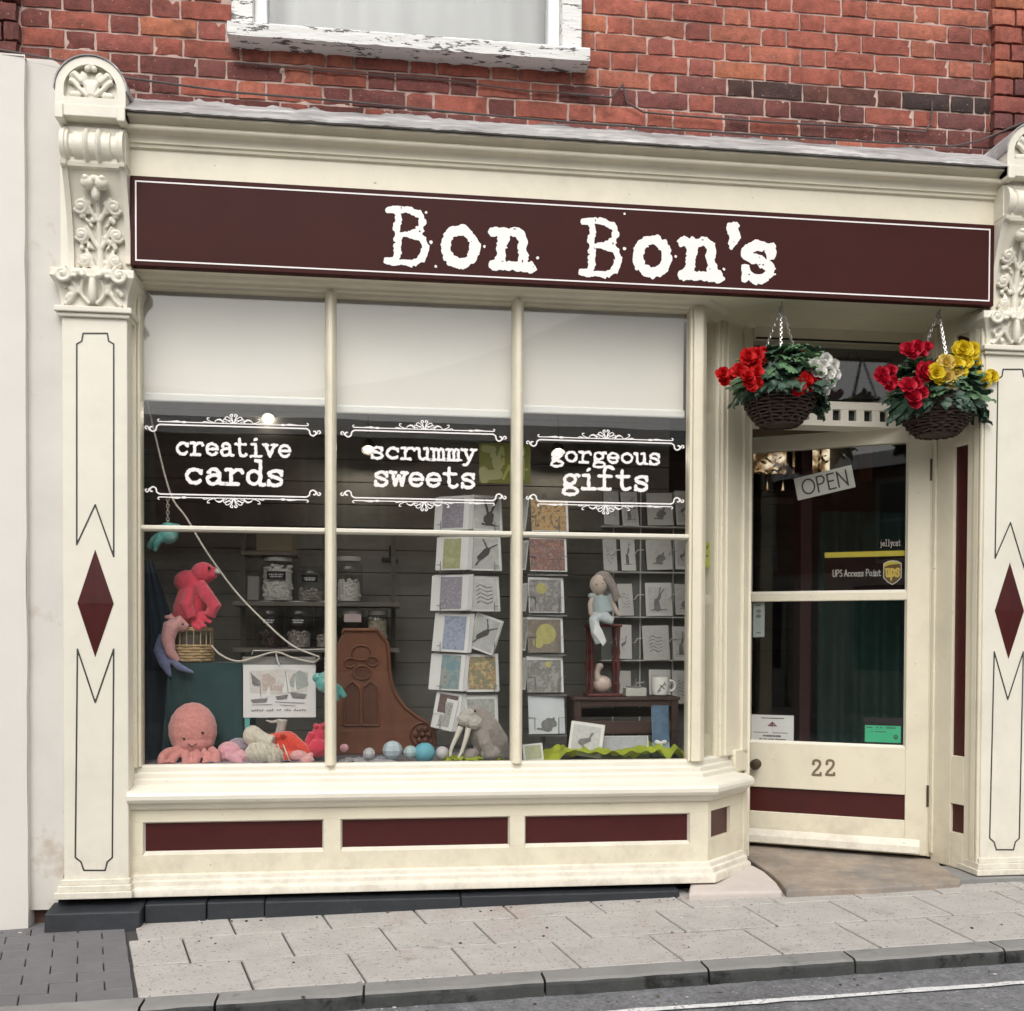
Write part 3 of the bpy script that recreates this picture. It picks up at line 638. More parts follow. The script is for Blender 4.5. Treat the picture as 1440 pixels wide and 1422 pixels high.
# cables clipped along the brickwork
def cable(name, pts, r, label, y=.003):
    path = []
    for a, b in zip(pts[:-1], pts[1:]):
        for k in range(6):
            t = k/6; p = at(a[0]+(b[0]-a[0])*t, a[1]+(b[1]-a[1])*t, y); path.append(p)
    path.append(at(*pts[-1], y))
    return tag(MB().tube(path, r, 6).build(name, M_cable, None), label, 'cable')
cable('wall_cable', [(0,70),(100,88),(180,110),(330,130),(480,142),(640,158),(800,172),(960,183),(1100,192),(1230,200),(1340,206),(1378,198),(1440,172)], .0042, 'long thin grey cable clipped along the bricks just above the lead', -.012)
cable('wall_cable', [(800,132),(860,137),(876,118),(882,145),(905,158),(960,163),(1080,172),(1240,180),(1300,186),(1310,172),(1311,142)], .0038, 'thin dark cable looping down beside the crack in the brickwork', .004)
cable('wall_cable', [(330,88),(480,102),(620,112),(740,128),(830,133)], .003, 'short dark cable running along the course below the upper sill', .010)

# ------------------------------------------------------------------ neighbouring white building at the left
nbd = thing('white_building', 'white rendered neighbouring building at the left edge', 'building', (-1.7, .1, 0))
topz = at(20, 76, -.11).z; edge = at(36, 700, -.11).x
n1 = MB()
vs = []; nz_ = 26
for k in range(nz_+1):
    z = .02+(topz-.02)*k/nz_
    for i, x in enumerate(np.linspace(-5.2, edge, 40)):
        e = (i == 39); vs.append((x+(mnoise.noise((z*4,0,5))*.006 if e else 0), -.11+.004*mnoise.noise((x*3,z*3,1))+(.006 if e else 0), z+(.012*mnoise.noise((x*4,9,1)) if k == nz_ else 0)))
fs = [(k*40+i, k*40+i+1, (k+1)*40+i+1, (k+1)*40+i) for k in range(nz_) for i in range(39)]
n1.add(vs, fs); m0 = len(vs); n1.add([(edge, -.105, .02), (edge, .1, .02), (edge, .1, topz-.01), (edge, -.105, topz-.01)], [(0,1,2,3)]); n1.add([(-5.2,-.11,topz-.005),(edge,-.11,topz-.005),(edge,.1,topz+.03),(-5.2,.1,topz+.03)], [(0,1,2,3)])
n1.build('wall', M_render, nbd, smooth=40)
n2 = MB(); x0 = edge-.02; x1 = -1.212; tz2 = at(70, 84, -.075).z
vs = []; nu_, nv_ = 10, 60
for k in range(nv_+1):
    for i in range(nu_+1):
        u = i/nu_; v = k/nv_; z = .10+(tz2-.10)*v; x = x0+(x1-x0)*u
        if v < .07: x = x0+(x1-x0)*u*(1-(.07-v)*4.5)+(mnoise.noise((z*30,2,0))*.012*u)
        vs.append((x, -.075+.006*mnoise.noise((x*6,z*5,3))+.012*max(0,(.08-v)*8), z-(.035*max(0,u-.75)*4 if k == nv_ else 0)))
n2.add(vs, [(k*(nu_+1)+i, k*(nu_+1)+i+1, (k+1)*(nu_+1)+i+1, (k+1)*(nu_+1)+i) for k in range(nv_) for i in range(nu_)])
n2.add([(x0,-.075,tz2-.01),(x1,-.075,tz2-.03),(x1,.1,tz2+.02),(x0,.1,tz2+.02)], [(0,1,2,3)])
n2.build('recessed_wall', M_renderdirty, nbd, smooth=40, label='narrow recessed strip of stained white render with a chipped foot')
n3 = MB(); n3.box(x0, -1.1, -.03, .1, .0, .3); n3.build('bare_foot', pm('bare_brown_brick', (.10,.055,.04), .9, .3, 20, .6, 60), nbd, smooth=None)
# terrace across the street, only met as reflections in the shop glass
opp = thing('terrace_across', 'cream and brick terrace across the street, faintly reflected in the glass', 'building', (0, -10, 0))
ow = MB(); ow.box(-14, 14, -12.5, -9.8, -1, 2.3, 0); ow.box(-14, 14, -12.5, -9.75, 2.3, 3.85, 1)
ow.build('wall', [pm('far_cream_wall', (.42,.39,.33), .8), pm('far_brick_wall', (.20,.095,.07), .9, .2, 12)], opp, smooth=None)
orf = MB(); orf.prism([(-14,-9.5,3.85),(-14,-12.5,3.85),(-14,-12.5,4.7)], (28,0,0)); orf.build('roof', pm('far_slate', (.07,.07,.075), .7), opp, smooth=None)
M_farframe = pm('far_frame_paint', (.30,.29,.27), .6)
M_farpane = pm('far_pane', (.03,.035,.04), .08, .1)
for i in range(9):
    xx = -12.5+i*3.0
    w = MB(); w.box(xx-.55, xx+.55, -9.74, -9.70, 2.4, 3.7); wo = w.build('window', M_farframe, opp, smooth=None)
    for sx_ in (-1, 1):
        for sz_ in (0, 1): MB().box(xx+sx_*.26-.23, xx+sx_*.26+.23, -9.695, -9.69, 2.46+sz_*.6, 3.02+sz_*.6).build('pane', M_farpane, wo, smooth=None)
    d = MB(); d.box(xx-1.0, xx+.75, -9.78, -9.7,    .1, 2.15); do = d.build('shop_window', M_farframe, opp, smooth=None); MB().box(xx-.92, xx+.67, -9.695, -9.69, .75, 2.05).build('pane', M_farpane, do, smooth=None)
# ================================================================== SHOPFRONT
shop = thing('shopfront', 'cream and maroon timber shopfront with canted window and recessed door', 'shopfront', (.8, -.05, .12))
GY = .03                                              # glass line of the big window
PA, PB, PC = (-.985, GY), (1.337, GY), (1.637, GY+.30)
PATH = [PA, PB, PC]
CAN = Frame(PB, PC)
PATH_S = [PA, PB, (PB[0]+.205, GY+.205)]               # sill and base stop against the door-side board
# --- sill and base mouldings swept round the canted corner
sill = MB().sweep([(-.03,.652),(.0,.652),(.012,.650),(.019,.645),(.019,.624),(.036,.620),(.036,.600),(.053,.596),(.053,.577),(.072,.572),(.128,.563),(.140,.556),(.146,.545),(.146,.530),(.138,.518),(.118,.512),(.110,.497),(.098,.486),(.086,.482),(-.03,.482)], PATH_S)
recalc(sill.build('window_sill', M_creamlt, shop, smooth=28, bevel=.0022))
base = MB().sweep([(.02,.228),(.0865,.228),(.098,.224),(.101,.206),(.113,.203),(.116,.184),(.128,.180),(.132,.172),(.132,.146),(.02,.146)], PATH_S)
recalc(base.build('base_moulding', M_creamlt, shop, smooth=28, bevel=.002))
# --- stall riser: rails, stiles and recessed maroon panels
FY = GY-.085
ris = MB(); xl, xr = PA[0], 1.337+.0352
prs = [(201,455,1155,1201), (479,717,1150,1195), (738,970,1145,1188)]
zt_p = sum(at((a+b)/2, y0, FY).z for a, b, y0, y1 in prs)/3; zb_p = sum(at((a+b)/2, y1, FY).z for a, b, y0, y1 in prs)/3
xs = [(at(a, 1170, FY).x, at(b, 1170, FY).x) for a, b, _, _ in prs]
ris.box(xl, xr, FY, GY, zt_p, .484); ris.box(xl, xr, FY, GY, .2265, zb_p)
edges = [xl]+[q for p in xs for q in p]+[xr]
for i in range(0, len(edges), 2): ris.box(edges[i], edges[i+1], FY, GY, zb_p, zt_p)
ris.build('stall_riser', M_cream, shop, smooth=None, bevel=.0012, seg=1)
for a, b in xs:
    MB().box(a-.005, b+.005, FY+.020, FY+.05, zb_p-.005, zt_p+.005).build('panel', M_maroon, shop, smooth=None)
    e = MB(); e.prism([(a,FY+.002,zb_p-.001),(a,FY+.02,zb_p+.012),(a,FY+.02,zb_p-.001)], (b-a,0,0)); e.prism([(a,FY+.004,zt_p+.001),(a,FY+.02,zt_p+.001),(a,FY+.02,zt_p-.007)], (b-a,0,0))
    e.prism([(a,FY+.004,zb_p),(a+.006,FY+.02,zb_p),(a,FY+.02,zb_p)], (0,0,zt_p-zb_p)); e.prism([(b,FY+.004,zb_p),(b-.006,FY+.02,zb_p),(b,FY+.02,zb_p)], (0,0,zt_p-zb_p))
    recalc(e.build('panel_bead', M_creamlt, shop, smooth=None))
CM = CAN.M(); clen = CAN.len
u0 = CAN.uv(1000, 1155, .085)[0]; u1 = CAN.uv(1027, 1155, .085)[0]; zc1 = CAN.uv(1013, 1137, .085)[1]; zc0 = CAN.uv(1013, 1175, .085)[1]
cr = MB(CM); ua = -.0352; ue = clen-.072
cr.box(ua, ue, -.085, .0, zc1, .484); cr.box(ua, ue, -.085, .0, .2265, zc0); cr.box(ua, u0, -.085, .0, zc0, zc1); cr.box(u1, ue, -.085, .0, zc0, zc1)
cr.build('canted_riser', M_cream, shop, smooth=None, bevel=.0012, seg=1)
MB(CM).box(u0-.003, u1+.003, -.068, -.04, zc0-.003, zc1+.003).build('panel', M_maroon, shop, smooth=None)
# --- window frame
ZG0, ZG1 = .65, 2.566
def post(mb, x, w, z0, z1, y1=.065, proud=.012):
    mb.prism([(x-w/2,y1,z0),(x-w/2,GY-.012,z0),(x-w*.32,GY-.03-proud*.4,z0),(x-w*.15,GY-.03-proud,z0),(x+w*.15,GY-.03-proud,z0),(x+w*.32,GY-.03-proud*.4,z0),(x+w/2,GY-.012,z0),(x+w/2,y1,z0)], (0,0,z1-z0))
gl = [at(200,700,GY).x, at(457,700,GY).x, at(473,700,GY).x, at(719,700,GY).x, at(735,700,GY).x, at(967,700,GY).x]
for k in (1, 3):
    mb = MB(); post(mb, (gl[k]+gl[k+1])/2, gl[k+1]-gl[k], ZG0-.004, ZG1+.01); recalc(mb.build('mullion', M_cream, shop, smooth=30))
jm = MB(); jm.box(PA[0], gl[0]-.012, -.02, .065, ZG0-.004, ZG1+.01); jm.box(gl[0]-.012, gl[0], -.002, .065, ZG0-.004, ZG1+.01); jm.build('left_jamb', M_cream, shop, smooth=None, bevel=.004)
cp = MB(); cp.box(gl[5], gl[5]+.012, .002, .065, ZG0-.004, ZG1+.01); cp.box(gl[5]+.012, PB[0]+.013, -.012, .055, ZG0-.004, ZG1+.012)
cp.prism([(PB[0]+.013,-.012,ZG0-.004),(PB[0]+.02,-.006,ZG0-.004),(PB[0]+.045,.035,ZG0-.004),(PB[0]+.02,.06,ZG0-.004),(PB[0]+.013,.055,ZG0-.004)], (0,0,ZG1-ZG0+.016))
recalc(cp.build('corner_post', M_cream, shop, smooth=None, bevel=.003))
ztr = at(580, 749, GY).z
for a, b in ((0,1),(2,3),(4,5)):
    t = MB(); t.prism([(gl[a],GY+.03,ztr-.011),(gl[a],GY-.01,ztr-.011),(gl[a],GY-.02,ztr-.004),(gl[a],GY-.02,ztr+.006),(gl[a],GY-.01,ztr+.011),(gl[a],GY+.03,ztr+.011)], (gl[b]-gl[a],0,0)); recalc(t.build('transom_bar', M_creamlt, shop, smooth=None))
panes = []
for a, b in ((0,1),(2,3),(4,5)):
    for z0, z1 in ((ZG0, ztr-.011), (ztr+.011, ZG1)):
        panes.append(MB().box(gl[a], gl[b], GY, GY+.006, z0, z1).build('window_pane', M_glass, shop, smooth=None))
head = MB().sweep([(-.03,ZG1-.002),(.010,ZG1-.002),(.014,ZG1+.008),(.034,ZG1+.010),(.040,ZG1+.020),(.068,ZG1+.023),(.078,ZG1+.033),(-.03,ZG1+.033)], PATH)
recalc(head.build('window_head', M_cream, shop, smooth=25))
# canted side light
cw = MB(CM); g0 = CAN.uv(990, 900, .0)[0]; g1 = CAN.uv(1004, 900, .0)[0]; g0 = max(g0, .045)
cw.box(g1, g1+.022, -.016, .05, ZG0-.004, ZG1+.01); cw.box(g1+.022, g1+.055, -.026, .05, ZG0-.004, ZG1+.01); cw.box(g1+.055, clen-.05, -.034, .05, ZG0-.004, ZG1+.03); cw.box(clen-.05, clen+.012, -.046, .06, ZG0-.004, ZG1+.03)
cw.build('panelled_post', M_cream, shop, smooth=None, bevel=.004)
ube = CAN.uv(1051,1150,.088)[0]; eb = MB(CM); eb.box(min(clen-.0715,ube-.04), ube, -.088, .04, .17, .565); eb.box(min(clen-.0715,ube-.04), clen+.012, -.046, .04, .5655, .668); _ = eb.box(ube, clen+.012, -.03, .04, .17, .565); eb.build('corner_board', M_cream, shop, smooth=None, bevel=.006)
cpane = MB(CM).box(g0-.01, g1, .0, .006, ZG0, ZG1).build('window_pane', M_glass, shop, smooth=None)
# --- soffit, frieze, cornice
so = MB(); so.box(-.98, 1.42, -.135, .07, ZG1+.0335, ZG1+.06); so.box(1.42, 2.59, -.135, .34, ZG1+.0335, ZG1+.06); so.build('soffit', M_cream, shop, smooth=None)
corn = MB(); LZ = LE-.014
fz = (at(182,209,-.14).z+at(1400,281,-.14).z)/2
CP = [(.0,2.600),(.125,2.600),(.125,2.930),(.158,2.930),(.158,fz-.004),(.170,fz),(.172,fz+.010),(.178,fz+.014)]
h_ = LZ-fz-.014
for k in range(9): a_ = k/8*math.pi/2; CP.append((.180+.022*(1-math.cos(a_)), fz+.014+h_*.38*math.sin(a_)))          # cove
for k in range(9): a_ = -math.pi/2+k/8*math.pi; CP.append((.206+.014*math.cos(a_), fz+.014+h_*.57+h_*.17*math.sin(a_)))    # roll
CP += [(.212,LZ-h_*.20),(.220,LZ-h_*.12),(.236,LZ-h_*.06),(.246,LZ-.004),(.246,LZ+.004),(.0,LZ+.006)]
corn.sweep(CP, [(-.97, .02), (2.63, .02)])
recalc(corn.build('cornice', M_cream, shop, smooth=38))
# --- sign board
SY = -.142
board = MB(); board.box(at(183,300,SY).x, at(1398,380,SY).x, SY, -.104, 2.591, 2.934)
sign = board.build('sign_board', [M_sign], shop, smooth=None, bevel=.003, label='dark maroon fascia sign board with distressed white typewriter lettering')
bz1 = (at(190,253,SY).z+at(1392,323,SY).z)/2; bz0 = (at(190,366,SY).z+at(1392,425,SY).z)/2; bx0 = at(190,310,SY).x; bx1 = at(1392,375,SY).x; lw_ = .0055
bl = MB()
for a in ((bx0,bx1,bz1-lw_,bz1),(bx0,bx1,bz0,bz0+lw_),(bx0,bx0+lw_,bz0+lw_,bz1-lw_),(bx1-lw_,bx1,bz0+lw_,bz1-lw_)): bl.box(a[0],a[1],SY-.0015,SY+.001,a[2],a[3])
bl.build('border_line', M_vinyl, sign, smooth=None)
for ch, a, b, y0, y1, sd in (('B',540,603,292,374,3),('o',619,675,317,378,4),('n',686,754,320,381,5),('B',814,874,308,390,3),('o',889,945,331,391,4),('n',952,1019,334,395,5),("'",1020,1041,313,356,8),('s',1041,1091,339,399,9)):
    m = (a+b)/2
    put_glyph(ch, FAC, -SY+.002, at(a,(y0+y1)/2,SY).x, at(b,(y0+y1)/2,SY).x, at(m,y1,SY).z, at(m,y0,SY).z, M_vinyl, sign, cell=.0028, weight=.078 if ch != 'B' else .062, rough=.0060, seed=sd, holes=1.10, rcell=6.5)
# stray ink blots between the letters
bls = MB()
for (x, y, r_) in ((606,341,3),(613,375,2.4),(681,347,2.4),(756,363,2.6),(878,350,3),(950,361,2.4),(1018,379,2.4),(599,299,2.2),(878,301,2)):
    vs, fs = sdf_shape([([(at(x,y,SY).x, at(x,y,SY).z)], r_/340*.8)], .0016, .0012, 2, int(x)); bls.add([FAC.P(a_, b_, -SY+.002) for a_, b_ in vs], fs)
bls.build('ink_blots', M_vinyl, sign, smooth=None)

# --- writing and scrolls on the window glass
def scroll(cx, w, z, k, up, frame, off, parent):
    """ornamental double rule with curled ends; up=+1 flourish above, -1 below. w half width, k unit"""
    st = []
    def add(pts, hw):
        for sx_ in (1, -1): st.append(([(cx+sx_*p[0]*k, z+up*p[1]*k) for p in pts], [h*k for h in hw] if isinstance(hw, list) else hw*k))
    Wd = w/k
    e = Wd-2.4
    add([(0,0),(e,0)], .13)                               # heavy rule
    add([(0,.52),(e*.98,.52)], .09)                       # fine rule
    add(spline([(e,0),(e+.5,-.35),(e+.65,-.95),(e+1.15,-1.25),(e+1.65,-.95),(e+1.6,-.5),(e+1.3,-.45)], 7), .13)
    add(spline([(e+1.25,-1.25),(e+1.8,-.9),(e+2.0,-.45),(e+2.3,-.35),(e+2.5,-.65),(e+2.25,-.85)], 7), .11)
    add(spline([(e*.98,.52),(e+.2,.55),(e+.32,.8),(e+.1,.95)], 5), .09)
    add([(e*.70,.52),(e*.76,.60),(e*.92,.52)], [.05,.20,.04]); add([(e*.66,.52),(e*.69,.52)], .2)
    add(spline([(.1,.55),(.5,1.25),(1.1,1.7),(1.5,1.45),(1.1,1.1),(.6,1.05)], 6), .08)
    add(spline([(.1,.7),(.35,1.5),(.62,1.95),(.25,2.15),(.18,1.8)], 6), .1)
    add(spline([(.3,.6),(1.0,1.0),(1.7,1.25),(1.75,.9),(1.2,.75)], 6), .07)
    add(spline([(1.7,.55),(2.3,1.15),(3.0,1.05),(3.4,.55)], 6), [.07,.08,.1,.12,.14,.15,.15,.15,.15,.14,.12,.1,.09,.08,.07,.07,.06,.05,.05][:19])
    add(spline([(3.3,.55),(4.0,.75),(4.5,1.05),(4.6,1.4),(4.25,1.4)], 6), .08); add(spline([(4.2,.55),(5.0,.75),(5.3,.65),(5.1,.5)], 6), .07)
    vs, fs = sdf_shape(st, .0011); return flat('scroll', vs, fs, frame, off, M_vinylgrey if False else M_vinyl, parent)
OFFG = -(GY-.0016)
groups = [(1, (205,450), (597,704), [('creative',248,408,641,28),('cards',260,399,681,34)]),
          (3, (480,711), (605,709), [('scrummy',521,668,646,26),('sweets',525,668,684,32)]),
          (5, (741,961), (618,714), [('gorgeous',775,928,651,25),('gifts',791,912,688,33)])]
for pi, (xa, xb), (yt_, yb_), lines in groups:
    pane = panes[pi]; X0, X1 = at(xa,640,GY).x, at(xb,640,GY).x; cx_ = (X0+X1)/2; mid = (xa+xb)/2
    kk = (X1-X0)/2/15.2
    scroll(cx_, (X1-X0)/2, at(mid, yt_+3, GY).z, kk, 1, FAC, OFFG, pane)
    scroll(cx_, (X1-X0)/2, at(mid, yb_-7, GY).z, kk, -1, FAC, OFFG, pane)
    for txt, a, b, yb2, hh in lines:
        m = (a+b)/2; zb2 = at(m, yb2, GY).z; h_ = hh/339*1.02
        put_text(txt, FAC, OFFG, at(a,yb2,GY).x-.004, at(b,yb2,GY).x+.006, zb2, h_, M_vinyl, pane, cell=.0016, weight=.064, rough=.0020)

# --- pilasters with carved consoles
PX0, PX1 = -1.223, -.980; PY = -.10; PCX = (PX0+PX1)/2
def make_pilaster(dx):
    out = []
    zc = at(135, 446, PY).z; zb_ = .152
    sh = MB(); sh.box(PX0+dx, PX1+dx, PY, .10, zb_+.07, zc); p = sh.build('pilaster', M_creamlt, shop, smooth=None, bevel=.004)
    bm = MB()
    for o_, z0, z1 in ((.030,.0,.026),(.020,.026,.050),(.010,.050,.072)): bm.box(PX0-o_+dx, PX1+(o_*.6)+dx, PY-o_, .10, zb_+z0, zb_+z1)
    bm.build('pilaster_base', M_creamlt, p, smooth=None, bevel=.003)
    # painted outlines and diamond
    def pl(px, py): q = at(px, py, PY); return (q.x, q.z)
    upper = [(108,766),(108,484),(115,480),(117,469),(151,469),(153,480),(160,484),(160,783),(134,710)]
    lower = [(109,913),(134,988),(160,913),(158,1206),(151,1212),(148,1224),(118,1224),(114,1212),(106,1206)]
    for poly in (upper, lower):
        pts = [pl(*q) for q in poly]; vs, fs = sdf_shape([(pts+[pts[0]], .0030)], .0022)
        mb = MB(); mb.add([(x+dx, PY-.0012, z) for x, z in vs], fs); mb.build('painted_line', M_line, p, smooth=None)
    t, r_, b_, l_ = pl(134,773), pl(160,850), pl(134,924), pl(109,850); cxm = (r_[0]+l_[0])/2; czm = (t[1]+b_[1])/2
    mb = MB(); mb.add([(t[0]+dx,PY-.002,t[1]),(r_[0]+dx,PY-.002,czm),(b_[0]+dx,PY-.002,b_[1]),(l_[0]+dx,PY-.002,czm),(cxm+dx,PY-.009,czm),(t[0]+dx,PY+.01,t[1]),(r_[0]+dx,PY+.01,czm),(b_[0]+dx,PY+.01,b_[1]),(l_[0]+dx,PY+.01,czm)],
        [(0,4,1),(1,4,2),(2,4,3),(3,4,0),(0,1,6,5),(1,2,7,6),(2,3,8,7),(3,0,5,8)]); recalc(mb.build('diamond', M_maroon, p, smooth=None))
    # capital
    za, zt2, ztop = zc, at(135, 432, PY-.02).z, at(135, 379, PY-.03).z
    ab = MB(); ab.box(PX0-.012+dx, PX1+.012+dx, PY-.014, .1, zc-.004, zc+.012); ab.box(PX0-.022+dx, PX1+.022+dx, PY-.026, .1, zc+.012, zt2+.002); ab.build('capital_band', M_creamlt, p, smooth=None, bevel=.004)
    bell = MB(); n = 10; vs = []; fs = []
    for k in range(n+1):
        v = k/n; e = .002+.034*v**2.6; z = zt2+(ztop-zt2-.028)*v
        vs += [(PX0-e+dx, PY-e-.004, z), (PX1+e+dx, PY-e-.004, z), (PX1+e+dx, .1, z), (PX0-e+dx, .1, z)]
    for k in range(n):
        for a in range(4): fs.append((k*4+a, k*4+(a+1)%4, (k+1)*4+(a+1)%4, (k+1)*4+a))
    fs += [(3,2,1,0), tuple(n*4+a for a in range(4))]; bell.add(vs, fs); bell.box(PX0-.034+dx, PX1+.034+dx, PY-.038, .1, ztop-.028, ztop)
    yf = PY-.012; H_ = ztop-zt2; cxx = PCX+dx
    for sx_ in (-1, 1):                                   # corner volutes and scroll eyes
        vc = Vector((cxx+sx_*.105, PY-.045, ztop-.026))
        bell.tube([(vc.x+q[0]*sx_, vc.y-.006*i/26, vc.z+q[1]) for i, q in enumerate(spiral(0,0,.032,.006,110,1.6))], [.010-.005*i/26 for i in range(27)], 7); bell.ell(vc, (.010,.016,.010), nu=8, nv=6)
        bell.ell((cxx+sx_*.047, PY-.046, ztop-.018), (.026,.012,.015)); bell.ell((cxx+sx_*.028, PY-.052, ztop-.030), (.012,.010,.010)); bell.ell((cxx+sx_*.06, PY-.05, ztop-.034), (.010,.008,.008))
        bell.tube([(cxx+sx_*x, yf-.006-.03*((z-zt2)/H_)**2, z) for x, z in spline([(.012,zt2+.01),(.040,zt2+.045),(.038,zt2+.085),(.018,zt2+.115)],6)], .008, 6)
        bell.tube([(cxx+sx_*x, yf-.004-.02*((z-zt2)/H_)**2, z) for x, z in spline([(.105,zt2+.004),(.080,zt2+.03),(.062,zt2+.07),(.088,zt2+.11)],6)], .010, 6)
        for q in range(9): bell.ell((cxx+sx_*(.05+.06*rnd.random()), yf-.010, zt2+.008+.075*rnd.random()), (.010,.007,.012), nu=8, nv=6)
    bell.ell((cxx, yf-.014, zt2+.065), (.017,.018,.055))
    o = bell.build('capital', M_carve, p, smooth=40); remesh(o, .0032, 1)
    # console: cheeks, carved field, roll, block and arched cap
    dx = dx+(.026 if dx == 0 else .0); cxx = PCX+dx
    z0 = ztop-.002; z1 = at(135, 238, -.20).z; zr1 = at(135, 183, -.23).z; zb1 = at(135, 166, -.24).z; zb2 = at(135, 150, -.24).z; ztp = at(135, 81, -.24).z
    def front(t): return -.118-.085*max(0.0, t)**2.0
    def cheek(inset, xa, xb, mb):
        pts = [(.05, z0)]+[(front(k/14)+inset, z0+(z1-z0)*k/14) for k in range(15)]+[(-.222+inset, z1+.006), (-.226+inset, z1+.02), (-.20+inset, z1+.03), (.05, z1+.03)]
        mb.prism([(xa, y, z) for y, z in pts], (xb-xa, 0, 0))
    ck = MB(); cheek(0, PX0+.006+dx, PX0+.026+dx, ck); cheek(0, PX1-.026+dx, PX1-.006+dx, ck); cheek(.016, PX0+.02+dx, PX1-.02+dx, ck)
    ck.box(PX0+.004+dx, PX1-.004+dx, -.205, .05, z1+.02, zr1+.02)
    ck.box(PX0-.004+(dx if dx > 1 else 0), PX1+(dx if dx > 1 else 0), -.095, .05, z0, zb1)
    recalc(ck.build('console', M_creamlt, p, smooth=30))
    lf = MB()                                            # acanthus spray on the field
    def onf(x, t, d=0.0): return (cxx+x, front(t)+.014-d, z0+(z1-z0)*t)
    lf.tube([onf(0, t/10, .004) for t in range(0, 9)], [.016,.015,.013,.012,.011,.010,.009,.009,.010], 8)
    for sx_ in (-1, 1):
        for q in range(16):                              # small leaf lobes filling the field
            t_ = .03+.72*q/16; x_q = .030+.030*((q*7) % 5)/5; lf.ell(onf(sx_*x_q, t_, .006), (.0065,.007,.014), rotm('Y', sx_*(25+9*(q % 4))), 8, 6)
        for (cx2, ct, r0) in ((.062,.66,.026),(.066,.38,.024),(.058,.12,.022)):
            pts = spiral(0, 0, r0, .006, 200, 1.5)
            lf.tube([onf(sx_*(cx2-q[0]), ct+q[1]/(z1-z0), .010+.008*i/26) for i, q in enumerate(pts)], [.0085-.003*i/26 for i in range(27)], 7); lf.ell(onf(sx_*cx2, ct, .016), (.009,.009,.009), nu=8, nv=6)
            lf.tube([onf(sx_*x, t, .008) for x, t in spline([(.004,ct-.14 if ct > .2 else .0),(.022,ct-.06 if ct > .2 else .03),(.036,ct+.03),(.050,ct+.085)],5)], .0085, 6)
            for q in range(5): lf.ell(onf(sx_*(.02+.05*rnd.random()), ct-.02-.12*rnd.random(), .008), (.010,.008,.012), nu=8, nv=6)
        lf.ell(onf(sx_*.026, .86, .026), (.026,.022,.024)); lf.ell(onf(sx_*.030, .90, .030), (.014,.016,.012))
    lf.ell(onf(0, .78, .022), (.018,.016,.030)); lf.ell(onf(0, .90, .02), (.022,.018,.016))
    o = lf.build('acanthus_leaf', M_carve, p, smooth=40); remesh(o, .0028, 1)
    ro = MB(); zm = (z1+.035+zr1)/2; R_ = Matrix(((0,0,1),(1,0,0),(0,1,0)))
    prof = []
    for k in range(61):
        u = k/60; x = (u-.5)*.226
        bul = .006*max(0, math.cos((u-.40)*2*math.pi/.20)) if abs(u-.40) < .10 else .006*max(0, math.cos((u-.60)*2*math.pi/.20)) if abs(u-.60) < .10 else 0
        r1 = .060+bul*2.2+(.010 if abs(u-.5) > .42 else 0)-(.008 if .30 < abs(u-.5) < .37 else 0)+(.004 if .37 <= abs(u-.5) <= .42 else 0)
        prof.append((r1, x))
    ro.lathe((cxx, -.178, zm), prof, 24, R=R_); recalc(ro.build('console_roll', M_carve, p, smooth=40))
    bk = MB(); bk.box(PX0+.01+dx, PX1-.01+dx, -.195, .05, zr1-.004, zb1+.004); bk.box(PX0-.004+dx, PX1+.004+dx, -.248, .05, zb1, zb2+.002); bk.box(PX0-.004+dx, PX0+.026+dx, -.255, .05, zb1-.012, zb2); bk.box(PX1-.026+dx, PX1+.004+dx, -.255, .05, zb1-.012, zb2)
    bk.build('console_block', M_creamlt, p, smooth=None, bevel=.003)
    hw = (PX1-PX0)/2+.004; zs = ztp-hw*.98
    archo = [(cxx-hw, zb2), (cxx-hw, zs)]+[(cxx-hw*math.cos(math.radians(a)), zs+hw*.98*math.sin(math.radians(a))) for a in range(10, 171, 8)]+[(cxx+hw, zs), (cxx+hw, zb2)]
    aw = hw-.030
    archi = [(cxx-aw, zb2+.03), (cxx-aw, zs)]+[(cxx-aw*math.cos(math.radians(a)), zs+aw*.98*math.sin(math.radians(a))) for a in range(10, 171, 8)]+[(cxx+aw, zs), (cxx+aw, zb2+.03)]
    am = MB(); n = len(archo)
    am.add([(x, -.245, z) for x, z in archo]+[(x, -.245, z) for x, z in archi]+[(x, -.220, z) for x, z in archi]+[(x, -.02, z) for x, z in archo],
           [(i, i+1, n+i+1, n+i) for i in range(n-1)]+[(n+i, n+i+1, 2*n+i+1, 2*n+i) for i in range(n-1)]+[(n-1,0,n,2*n-1)]+[(2*n-1, n, 2*n, 3*n-1)]+[tuple(range(2*n, 3*n))]+[(i, 3*n+i, 3*n+(i+1)%n, (i+1)%n) for i in range(n)])
    recalc(am.build('arched_cap', M_creamlt, p, smooth=35))
    cap = MB(); no = len(archo)-2; arr = archo[1:-1]; vs = []; fs = []
    for i, (x, z) in enumerate(arr):
        d = Vector((x-cxx, z-zs)); d = d.normalized() if d.length else Vector((0,1)); dd = .0065; vs += [(x+d.x*.0015, -.251, z+d.y*.0015), (x+d.x*dd, -.251, z+d.y*dd), (x+d.x*dd, .0, z+d.y*dd), (x+d.x*.0015, .0, z+d.y*.0015)]
    m_ = len(arr)
    for i in range(m_-1):
        for k in range(4): fs.append((i*4+k, (i+1)*4+k, (i+1)*4+(k+1)%4, i*4+(k+1)%4))
    fs += [(0,1,2,3), tuple((m_-1)*4+k for k in (3,2,1,0))]; cap.add(vs, fs); recalc(cap.build('lead_cap', M_lead, p, smooth=40))
    sp = MB(); zc3 = zb2+.034
    def q3(x, z, d): return (cxx+x, -.226-d, zc3+z)
